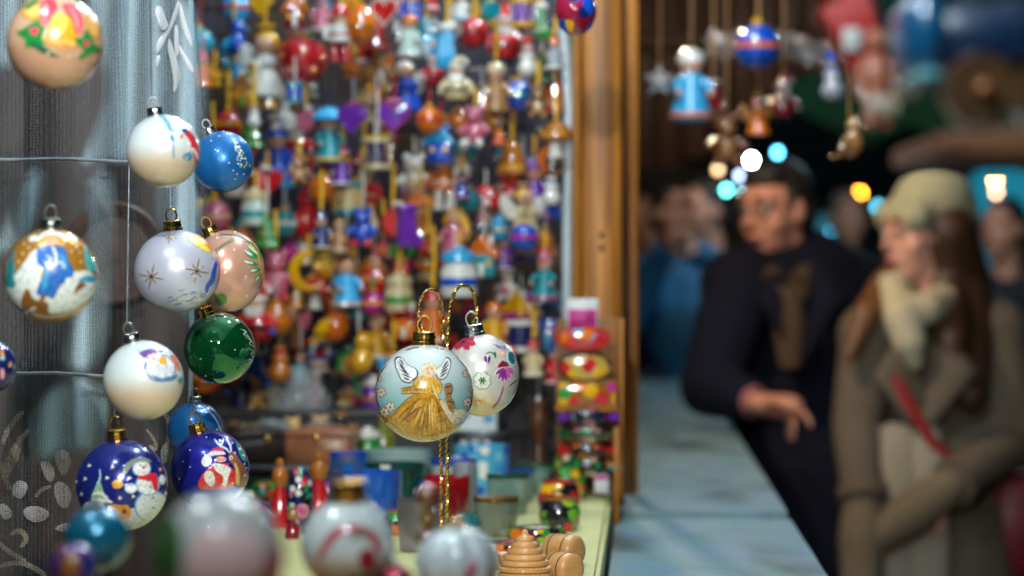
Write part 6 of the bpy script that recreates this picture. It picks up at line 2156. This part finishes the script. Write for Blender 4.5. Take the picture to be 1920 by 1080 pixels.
for px, Y, w, col, em, lab in ((1480, 22, 1.5, (.02, .10, .13), .35, 'added far stall with a glowing sea green panel behind the man'), (1700, 25, 2.4, (.015, .07, .10), .35, 'added far stall with a glowing dusky blue panel behind the hat of the woman'), (1250, 19, 1.2, (.16, .09, .035), .25, 'added far stall with a glowing amber panel beyond the crowd')):
    t = thing('market_stall', lab, 'stall', at(px, 540, Y))
    t.location.z = 0
    MB().box((0, .6, 1.2), (w, 1.0, 2.4), ch=.03).build('hut', pm('dark_hut', (.03, .03, .035), .8), t)
    MB().prism([(-w * .58, 2.4), (0, 2.4 + w * .3), (w * .58, 2.4)], 1.5, Matrix.Translation((0, .5, 0)), rim=.02).build('roof', pm('dark_roof', (.02, .025, .03), .8), t)
    MB().box((0, .09, 1.55), (w * .84, .02, 1.1)).build('glow_panel', pm('glow_panel', (.02, .02, .02), .8, emit=tuple(c * 3 for c in col), es=em), t)  # glowing panel added to tint the dark background
    MB().box((0, -.1, .95), (w * .95, .3, .06), ch=.01).build('counter', W2, t)

# ------------------------------------------------------------------ people
def cap_prims(pts, rs):
    return [('c', V(pts[i]), V(pts[i + 1]), rs[i], rs[i + 1]) for i in range(len(pts) - 1)]


def blob(name, prims, voxel, mat, parent, smooth=6, origin=V((0, 0, 0))):
    """one continuous skin over tapered limbs and rounded masses"""
    mb = MB()
    for q in prims:
        if q[0] == 'c':
            _, a, c, r0, r1 = q
            a, c = a - origin, c - origin
            d = c - a
            L = max(d.length, 1e-5)
            prof = [(r0 * math.sin(t), -r0 * math.cos(t)) for t in np.linspace(0, math.pi / 2, 6)] + [(r1 * math.cos(t), L + r1 * math.sin(t)) for t in np.linspace(0, math.pi / 2, 6)]
            prof[0] = (0, -r0)
            prof[-1] = (0, L + r1)
            mb.lathe(prof, 16, Matrix.Translation(a) @ d.to_track_quat('Z', 'Y').to_matrix().to_4x4())
        else:
            _, c, r, R = q
            mb.ball(c - origin, r, 20, 14, R)
    o = mb.build(name, mat, None)
    md = o.modifiers.new('remesh', 'REMESH')
    md.mode = 'VOXEL'
    md.voxel_size = voxel
    md.use_smooth_shade = True
    ms = o.modifiers.new('smooth', 'SMOOTH')
    ms.iterations = smooth
    ms.factor = .5
    dg = bpy.context.evaluated_depsgraph_get()
    me = bpy.data.meshes.new_from_object(o.evaluated_get(dg))
    me.name = name
    o.modifiers.clear()
    o.data = me
    me.shade_smooth()
    if not me.materials:
        me.materials.append(mat)
    o.parent = parent
    return o


def frame_of(F, U=V((0, 0, 1))):
    F = F.normalized()
    R = F.cross(U).normalized()
    return R, F, R.cross(F)


def head_prims(c, F, s=1., U=V((0, 0, 1))):
    R, F, U = frame_of(F, U)
    M3 = Matrix((R, F, U)).transposed()
    P = lambda r, f, u: c + (R * r + F * f + U * u) * s
    e = lambda r, f, u, rad: ('e', P(r, f, u), tuple(x * s for x in rad), M3)
    L = [e(0, -.012, .02, (.073, .094, .097)), e(0, .022, -.05, (.055, .062, .064)), e(0, .056, -.098, (.026, .024, .022)),
         ('c', P(0, .084, .014), P(0, .103, -.020), .008 * s, .0115 * s), ('c', P(-.016, .088, -.026), P(.016, .088, -.026), .009 * s, .009 * s), ('c', P(-.042, .068, .036), P(.042, .068, .036), .016 * s, .016 * s),
         e(-.038, .050, -.026, (.028, .026, .030)), e(.038, .050, -.026, (.028, .026, .030)), ('c', P(-.017, .084, -.058), P(.017, .084, -.058), .010 * s, .010 * s),
         e(-.076, -.006, -.004, (.012, .022, .032)), e(.076, -.006, -.004, (.012, .022, .032)),
         ('c', P(0, -.02, -.05), P(0, -.04, -.20), .053 * s, .058 * s)]
    return L, P, M3


def hand_prims(w, d, palm, side, curl=.5, point=False):
    """wrist, direction of the fingers, palm normal, thumb side (+1/-1)"""
    d = d.normalized()
    x = d.cross(palm).normalized() * side
    n = x.cross(d).normalized() * side
    L = [('c', w, w + d * .075, .026, .03), ('c', w + d * .03 + x * .02, w + d * .08 + x * .025, .016, .015), ('c', w + d * .03 - x * .02, w + d * .075 - x * .026, .016, .014)]
    for i, (ox, ln) in enumerate(((.030, .070), (.010, .078), (-.010, .072), (-.028, .056))):
        cu = .50 if (point and i == 0) else curl * (1 + .12 * i)
        p = w + d * (.085 - .004 * abs(i - 1)) + x * ox
        dr = d.copy()
        for sgm in (.45, .32, .23):
            dr = (dr * math.cos(cu) + n * math.sin(cu)).normalized()
            q = p + dr * ln * sgm
            L.append(('c', p, q, .0088, .0080))
            p = q
    p = w + d * .025 + x * .028
    for sg, kx in ((.034, .9), (.028, .55), (.022, .2)):
        q = p + (d * .75 + x * kx + n * .25).normalized() * sg
        L.append(('c', p, q, .0105, .009))
        p = q
    return L


SKIN = pm('skin', (.56, .25, .17), .45, vary=.08, scale=30)
SKIN_W = pm('fair_skin', (.66, .33, .25), .45, vary=.08, scale=30)


def eyes_and_mouth(P, M3, body_parent, s=1., lip=(.35, .10, .09), brow=(.03, .015, .01)):
    for q in (-1, 1):
        e = MB().ball((0, 0, 0), (.0125 * s, .009 * s, .009 * s), 12, 8, M3).build('eye', pm('eye_white', (.5, .48, .46), .2), body_parent)
        e.location = P(q * .032, .077, .010)
        i = MB().ball((0, 0, 0), (.006 * s, .004 * s, .006 * s), 10, 6, M3).build('iris', lac('X', .15), e)
        i.location = P(q * .032, .0845, .010) - P(q * .032, .077, .010)
        b_ = MB().tube([P(q * .014, .086, .036), P(q * .032, .086, .042), P(q * .05, .073, .036)], [.003, .0045, .003], 6).build('eyebrow', pm('brow_hair', brow, .7), body_parent)
    MB().tube([P(-.022, .088, -.058), P(0, .097, -.055), P(.022, .088, -.058)], [.003, .0065, .003], 8).build('mouth', pm('lips', lip, .4), body_parent)


# ---- man leaning on the counter
Ym = 6.0
W_ = lambda px, py, dy=0.: at(px, py, Ym + dy)
man = thing('person', 'man in a dark overcoat and scarf leaning on the counter and pointing', 'person', (W_(1520, 540).x, Ym + .05, 0))
O = man.location.copy()
hc = W_(1452, 396, .0)
F = V((-.72, -.66, -.12))
hp, P, M3 = head_prims(hc, F, 1.0)
sR, sL = W_(1378, 532, -.03), W_(1622, 545, .08)
elR, wrR = W_(1330, 726, -.16), W_(1408, 752, -.34)
elL, wrL = W_(1668, 760, .12), W_(1650, 930, .06)
chest, waist, hip = W_(1502, 600, .06), W_(1515, 760, .06), W_(1520, 880, .05)
kneeR, kneeL = V((O.x - .09, Ym - .02, .50)), V((O.x + .12, Ym + .06, .50))
ankR, ankL = V((O.x - .09, Ym + .03, .09)), V((O.x + .13, Ym + .12, .09))
E0 = Matrix.Rotation(.15, 3, 'Z')
prims = hp + [('e', chest, (.165, .11, .20), E0), ('e', waist, (.145, .10, .16), E0), ('e', hip, (.155, .11, .14), E0)] + cap_prims([P(0, -.035, -.19), chest + V((0, .02, .13))], [.06, .085])
prims += cap_prims([sR, elR, wrR], [.062, .047, .030]) + cap_prims([sL, elL, wrL], [.062, .047, .030]) + cap_prims([chest + V((0, 0, .12)), sR], [.07, .062]) + cap_prims([chest + V((0, 0, .12)), sL], [.07, .062])
prims += cap_prims([hip + V((-.08, 0, -.05)), kneeR, ankR], [.088, .06, .042]) + cap_prims([hip + V((.08, 0, -.05)), kneeL, ankL], [.088, .06, .042])
for a in (ankR, ankL):
    prims += cap_prims([a + V((0, .04, -.045)), a + V((-.02, -.15, -.055))], [.042, .036])
hw = W_(1424, 757, -.37)
prims += hand_prims(hw, V((.92, -.25, -.10)), V((-.15, -.3, -1)), -1, 1.3, True)
prims += hand_prims(wrL, V((.05, -.1, -1)), V((-1, 0, 0)), 1, .4)
body = blob('body', [(q if q[0] == 'c' else q) for q in prims], .0075, SKIN, man, 4, O)
PL = lambda r, f, u: P(r, f, u) - O
eyes_and_mouth(PL, M3, man)
gl = MB()
for q in (-1, 1):
    gl.tube([PL(q * .034 + .023 * math.cos(a), .094 - abs(q * .034 + .023 * math.cos(a)) * .18, .008 + .018 * math.sin(a)) for a in np.linspace(0, 2 * math.pi, 17)[:-1]], .0022, 6, True)
    gl.tube([PL(q * .057, .084, .012), PL(q * .078, .0, .012)], .002, 6)
gl.tube([PL(-.011, .094, .012), PL(.011, .094, .012)], .002, 6)
gl.build('glasses', lac('X', .3), man)
hair = [('e', P(0, -.03, .045), (.078, .088, .088), M3), ('e', P(0, -.06, -.01), (.074, .06, .075), M3), ('e', P(0, .03, .088), (.062, .05, .034), M3)]
for q in (-1, 1):
    hair.append(('c', P(q * .072, .012, .04), P(q * .072, .012, -.01), .012, .008))
blob('hair', hair, .008, pm('dark_hair', (.012, .008, .006), .6, bump=.6, scale=200), man, 3, O)
COAT = pm('dark_wool_coat', (.007, .008, .018), .9, vary=.3, scale=260, bump=.4, spec=.12)
cp = [('e', chest, (.21, .145, .235), E0), ('e', waist, (.20, .14, .20), E0), ('e', hip, (.215, .15, .20), E0)]
cp += cap_prims([hip + V((0, 0, -.05)), V((O.x + .01, Ym + .05, .62))], [.19, .215])
cp += cap_prims([sR + V((.02, 0, .0)), elR, wrR + (wrR - elR).normalized() * -.03], [.095, .075, .056]) + cap_prims([sL, elL, wrL], [.095, .075, .056]) + cap_prims([chest + V((0, .01, .12)), sR], [.105, .09]) + cap_prims([chest + V((0, .01, .12)), sL], [.105, .09])
coat = blob('overcoat', cp, .012, COAT, man, 5, O)
for s_, e_ in ((sR, -1), (sL, 1)):
    p0 = W_(1470 if e_ < 0 else 1530, 500, -.08)
    MB().tube([p0 - O, W_(1448 if e_ < 0 else 1552, 560, -.155) - O, W_(1500, 680, -.165) - O], [.02, .038, .012], 10, flat=.35).build('lapel', COAT, coat)
MB().tube([W_(1400, 748, -.325) - O, W_(1416, 754, -.35) - O], [.039, .038], 14).build('shirt_cuff', pm('pink_shirt', (.42, .14, .17), .7), man)
MB().tube([W_(1418, 500, .02) - O, W_(1450, 530, -.10) - O, W_(1492, 540, -.10) - O, W_(1530, 505, 0) - O, W_(1500, 482, .09) - O, W_(1440, 482, .09) - O], .036, 10, True).tube([W_(1470, 540, -.13) - O, W_(1478, 600, -.15) - O, W_(1482, 690, -.165) - O], [.036, .04, .025], 10, flat=.5).build('scarf', pm('brown_scarf', (.075, .042, .022), .9, vary=.25, scale=200, bump=.5), man)
tr = cap_prims([hip + V((-.085, 0, -.06)), kneeR, ankR + V((0, 0, .02))], [.105, .082, .07]) + cap_prims([hip + V((.085, 0, -.06)), kneeL, ankL + V((0, 0, .02))], [.105, .082, .07])
blob('trousers', tr, .012, pm('dark_trousers', (.012, .012, .018), .8), man, 4, O)
for a in (ankR, ankL):
    blob('shoe', cap_prims([a + V((0, .045, -.045)), a + V((-.02, -.16, -.052))], [.048, .042]), .01, lac('X', .3), man, 2, O)

# ---- woman
Yw = 5.75
W_ = lambda px, py, dy=0.: at(px, py, Yw + dy)
wom = thing('person', 'woman in a brown wool coat, cream knitted hat and scarf looking at the stall', 'person', (W_(1760, 540).x, Yw + .05, 0))
O = wom.location.copy()
hc = W_(1722, 438, 0)
F = V((-.86, -.46, -.10))
hp, P, M3 = head_prims(hc, F, .98)
PL = lambda r, f, u: P(r, f, u) - O
sR, sL = W_(1632, 628, -.04), W_(1868, 622, .04)
elR, wrR = W_(1606, 800, -.10), W_(1618, 930, -.20)
elL, wrL = W_(1900, 830, .0), W_(1790, 905, -.20)
chest, waist, hip = W_(1752, 700, .04), W_(1748, 860, .05), W_(1750, 980, .05)
kneeR, kneeL = V((O.x - .09, Yw + .02, .47)), V((O.x + .09, Yw + .06, .47))
ankR, ankL = V((O.x - .09, Yw + .05, .09)), V((O.x + .10, Yw + .09, .09))
prims = hp + [('e', chest, (.145, .11, .19), E0), ('e', waist, (.125, .095, .16), E0), ('e', hip, (.16, .115, .14), E0)] + cap_prims([P(0, -.04, -.19), chest + V((0, .02, .13))], [.052, .08])
prims += cap_prims([sR, elR, wrR], [.052, .04, .026]) + cap_prims([sL, elL, wrL], [.052, .04, .026]) + cap_prims([chest + V((0, 0, .12)), sR], [.065, .055]) + cap_prims([chest + V((0, 0, .12)), sL], [.065, .055])
prims += cap_prims([hip + V((-.08, 0, -.05)), kneeR, ankR], [.085, .056, .038]) + cap_prims([hip + V((.08, 0, -.05)), kneeL, ankL], [.085, .056, .038])
for a in (ankR, ankL):
    prims += cap_prims([a + V((0, .04, -.045)), a + V((-.02, -.13, -.055))], [.038, .032])
prims += hand_prims(wrL + (wrL - elL).normalized() * .02, V((-.85, -.1, -.5)), V((.2, 1, 0)), 1, .5) + hand_prims(wrR, V((-.05, -.2, -1)), V((1, 0, 0)), -1, .5)
blob('body', prims, .0075, SKIN_W, wom, 4, O)
eyes_and_mouth(PL, M3, wom, .98, (.42, .09, .10), (.10, .05, .02))
HR = pm('brown_hair', (.085, .032, .014), .5, vary=.4, scale=120, bump=.5)
HR2 = pm('light_brown_hair', (.15, .062, .02), .5, vary=.4, scale=120, bump=.5)
h1 = [('e', P(0, -.03, .02), (.083, .09, .085), M3)]
h1 += cap_prims([P(-.05, -.05, 0), W_(1790, 520, .05), W_(1806, 620, .02), W_(1816, 740, -.06)], [.07, .085, .085, .05]) + cap_prims([P(-.03, -.08, -.02), W_(1772, 530, .0), W_(1782, 640, -.10), W_(1786, 720, -.13)], [.05, .05, .045, .02])
blob('hair', h1, .012, pm('dark_brown_hair', (.055, .022, .010), .5, vary=.4, scale=120, bump=.5), wom, 4, O)
blob('hair_lock', cap_prims([P(.05, .0, -.06), W_(1656, 535, -.04), W_(1624, 590, -.12), W_(1590, 672, -.16)], [.026, .034, .034, .014]) + cap_prims([P(.06, -.02, -.06), W_(1672, 545, .03), W_(1645, 630, -.06)], [.025, .03, .02]), .010, HR2, wom, 4, O)
KN = pm('cream_knit', (.44, .43, .29), .95, vary=.2, scale=300, bump=.8)
hat = [('e', P(0, -.055, .068), (.092, .105, .094), M3), ('c', P(-.05, .042, .046), P(.05, .042, .046), .040, .040), ('c', P(-.066, -.06, .0), P(.06, -.06, .0), .036, .036), ('e', P(0, -.08, .035), (.088, .085, .085), M3)]
blob('knitted_hat', hat, .010, KN, wom, 4, O)
SC_ = pm('cream_scarf', (.56, .49, .34), .95, vary=.2, scale=260, bump=.7)
scf = cap_prims([W_(1668, 545, -.06), W_(1690, 585, -.13), W_(1735, 580, -.12), W_(1775, 560, -.03), W_(1760, 520, .07), W_(1700, 520, .06), W_(1668, 545, -.06)], [.042] * 7) + cap_prims([W_(1690, 590, -.14), W_(1705, 640, -.15), W_(1715, 680, -.145)], [.045, .04, .022])
blob('scarf', scf, .010, SC_, wom, 3, O)
WC = pm('brown_tweed_coat', (.135, .108, .080), .9, vary=.35, scale=300, bump=.5, spec=.15)
cp = [('e', chest, (.168, .135, .22), E0), ('e', waist, (.165, .13, .19), E0), ('e', hip, (.205, .155, .20), E0)]
cp += cap_prims([hip + V((0, 0, -.04)), V((O.x, Yw + .05, .50))], [.19, .24])
cp += cap_prims([sR, elR, wrR], [.072, .060, .050]) + cap_prims([sL, elL, wrL], [.076, .063, .050]) + cap_prims([chest + V((0, .01, .13)), sR], [.095, .08]) + cap_prims([chest + V((0, .01, .13)), sL], [.095, .08])
coat = blob('wool_coat', cp, .012, WC, wom, 5, O)
MB().tube([W_(1690, 650, -.135) - O, W_(1672, 700, -.165) - O, W_(1712, 790, -.16) - O], [.02, .045, .015], 10, flat=.3).build('lapel', WC, coat)
MB().tube([W_(1770, 630, -.115) - O, W_(1790, 690, -.14) - O, W_(1740, 790, -.155) - O], [.02, .05, .015], 10, flat=.3).build('lapel', WC, coat)
MB().tube([(W_(1748, 838, .05) - O) + V((.172 * math.sin(a), -.138 * math.cos(a), 0)) for a in np.linspace(0, 2 * math.pi, 25)[:-1]], .022, 8, True, flat=.45).build('belt', WC, coat)
sash = pm('pale_fringed_wool', (.34, .30, .24), .95, vary=.25, scale=300, bump=.7)
for i, (x0, x1, w) in enumerate(((1640, 1628, .05), (1690, 1672, .055), (1738, 1740, .045))):
    MB().tube([W_(x0, 800, -.125) - O, W_(x0 - 4, 880, -.175) - O, W_(x1, 980, -.19) - O, W_(x1, 1120, -.2) - O], [w * .7, w, w * 1.1, w * 1.05], 10, flat=.35).build('hanging_shawl_end', sash, coat)
MB().tube([W_(1672, 700, -.172) - O, W_(1706, 760, -.172) - O, W_(1748, 830, -.168) - O, W_(1790, 872, -.14) - O], .012, 8, flat=.5).build('red_strap', pm('red_strap', (.40, .015, .02), .5), wom)
MB().box(W_(1918, 985, .02) - O, (.20, .14, .26), Matrix.Rotation(.2, 3, 'Z'), ch=.03).build('red_bag', pm('dark_red_bag', (.16, .012, .02), .5), wom)
blob('glove', cap_prims([wrL, wrL + (wrL - elL).normalized() * .02 + V((-.08, -.01, -.055)), wrL + V((-.185, -.025, -.125))], [.045, .056, .044]), .010, pm('brown_glove', (.17, .13, .085), .9, vary=.2, scale=200), wom, 3, O)
blob('glove', cap_prims([wrR, wrR + V((-.005, -.02, -.09)), wrR + V((-.01, -.045, -.22))], [.045, .056, .046]), .010, pm('brown_glove', (.17, .13, .085), .9, vary=.2, scale=200), wom, 3, O)
for sgn, (e, w_) in ((1, (elL, wrL)), (-1, (elR, wrR))):
    MB().tube([w_ - (w_ - e).normalized() * .02 - O, w_ + (w_ - e).normalized() * .015 - O], [.06, .058], 14).build('cuff', WC, coat)
tr = cap_prims([kneeR + V((0, 0, .1)), ankR], [.07, .055]) + cap_prims([kneeL + V((0, 0, .1)), ankL], [.07, .055])
blob('boots', cap_prims([ankR + V((0, 0, .25)), ankR, ankR + V((-.02, -.15, -.05))], [.06, .05, .042]) + cap_prims([ankL + V((0, 0, .25)), ankL, ankL + V((-.02, -.15, -.05))], [.06, .05, .042]), .012, lac('X', .3), wom, 3, O)


# ---- people farther along the street
def passer(label, px, eye_py, Y, jacket, hairc, F, skin=SKIN, arms='down', shade=1.):
    hc = at(px, eye_py, Y)
    t = thing('person', label, 'person', (hc.x, Y + .04, 0), 'people farther along the street')
    O = t.location.copy()
    hp, P, M3 = head_prims(hc, F, 1.)
    k = hc.z / 1.62
    G = V((hc.x, Y + .04, 0))
    chest, hip = G + V((0, 0, 1.22 * k)), G + V((0, 0, .92 * k))
    sh_ = [G + V((s * .19, 0, 1.40 * k)) for s in (-1, 1)]
    pr = hp + [('e', chest, (.16, .11, .2), Matrix.Identity(3)), ('e', hip, (.16, .11, .15), Matrix.Identity(3))] + cap_prims([P(0, -.03, -.18), chest + V((0, 0, .14))], [.055, .08])
    cl = [('e', chest, (.21, .15, .24), Matrix.Identity(3)), ('e', hip, (.20, .15, .2), Matrix.Identity(3))] + cap_prims([sh_[0], chest + V((0, 0, .14)), sh_[1]], [.085, .1, .085])
    for i, s in enumerate((-1, 1)):
        if arms == 'up':
            el, wr = sh_[i] + V((s * .10, -.22, -.16)), G + V((s * .07 - .1, -.34, 1.47 * k))
        else:
            el, wr = sh_[i] + V((s * .06, .02, -.28)), sh_[i] + V((s * .07, -.08, -.52))
        pr += cap_prims([sh_[i], el, wr], [.055, .042, .028]) + hand_prims(wr, (wr - el), V((-s, 0, 0)), s, .5)
        cl += cap_prims([sh_[i], el, wr], [.085, .07, .052])
        kn, an = G + V((s * .09, -.02, .49 * k)), G + V((s * .10, .02, .08))
        pr += cap_prims([hip + V((s * .08, 0, -.05)), kn, an, an + V((0, -.16, -.04))], [.085, .06, .042, .036])
    blob('body', pr, .013, skin, t, 3, O)
    blob('jacket', cl, .018, pm('street_jacket', jacket, .7, vary=.2, scale=90), t, 4, O)
    blob('hair', [('e', P(0, -.03, .04), (.084, .094, .094), M3), ('e', P(0, -.06, -.01), (.078, .06, .08), M3)], .014, pm('street_hair', hairc, .6), t, 3, O)
    tr = []
    for s in (-1, 1):
        tr += cap_prims([hip + V((s * .085, 0, -.04)), G + V((s * .09, -.02, .49 * k)), G + V((s * .10, .02, .12))], [.105, .08, .07])
    blob('trousers', tr, .018, pm('street_trousers', (.015, .014, .018), .8), t, 3, O)


passer('person in a bright blue jacket raising both arms, near the pine batten', 1318, 398, 9.0, (.010, .12, .28), (.012, .008, .007), V((-.8, -.5, 0)), arms='up')
passer('person in a navy jacket with dark hair next to the pine batten', 1262, 402, 9.6, (.008, .012, .07), (.012, .008, .007), V((.5, -.8, 0)))
passer('person in a dark grey coat behind the raised blue arms', 1216, 410, 10.5, (.012, .012, .014), (.02, .012, .008), V((-.2, -1, 0)))
passer('pale haired passer-by glimpsed between the man and the woman', 1592, 410, 10.5, (.03, .03, .04), (.22, .17, .15), V((.1, -1, 0)), SKIN_W)
passer('passer-by in black behind the woman in brown', 1880, 430, 9.5, (.012, .012, .018), (.012, .01, .01), V((-.6, -.7, 0)))
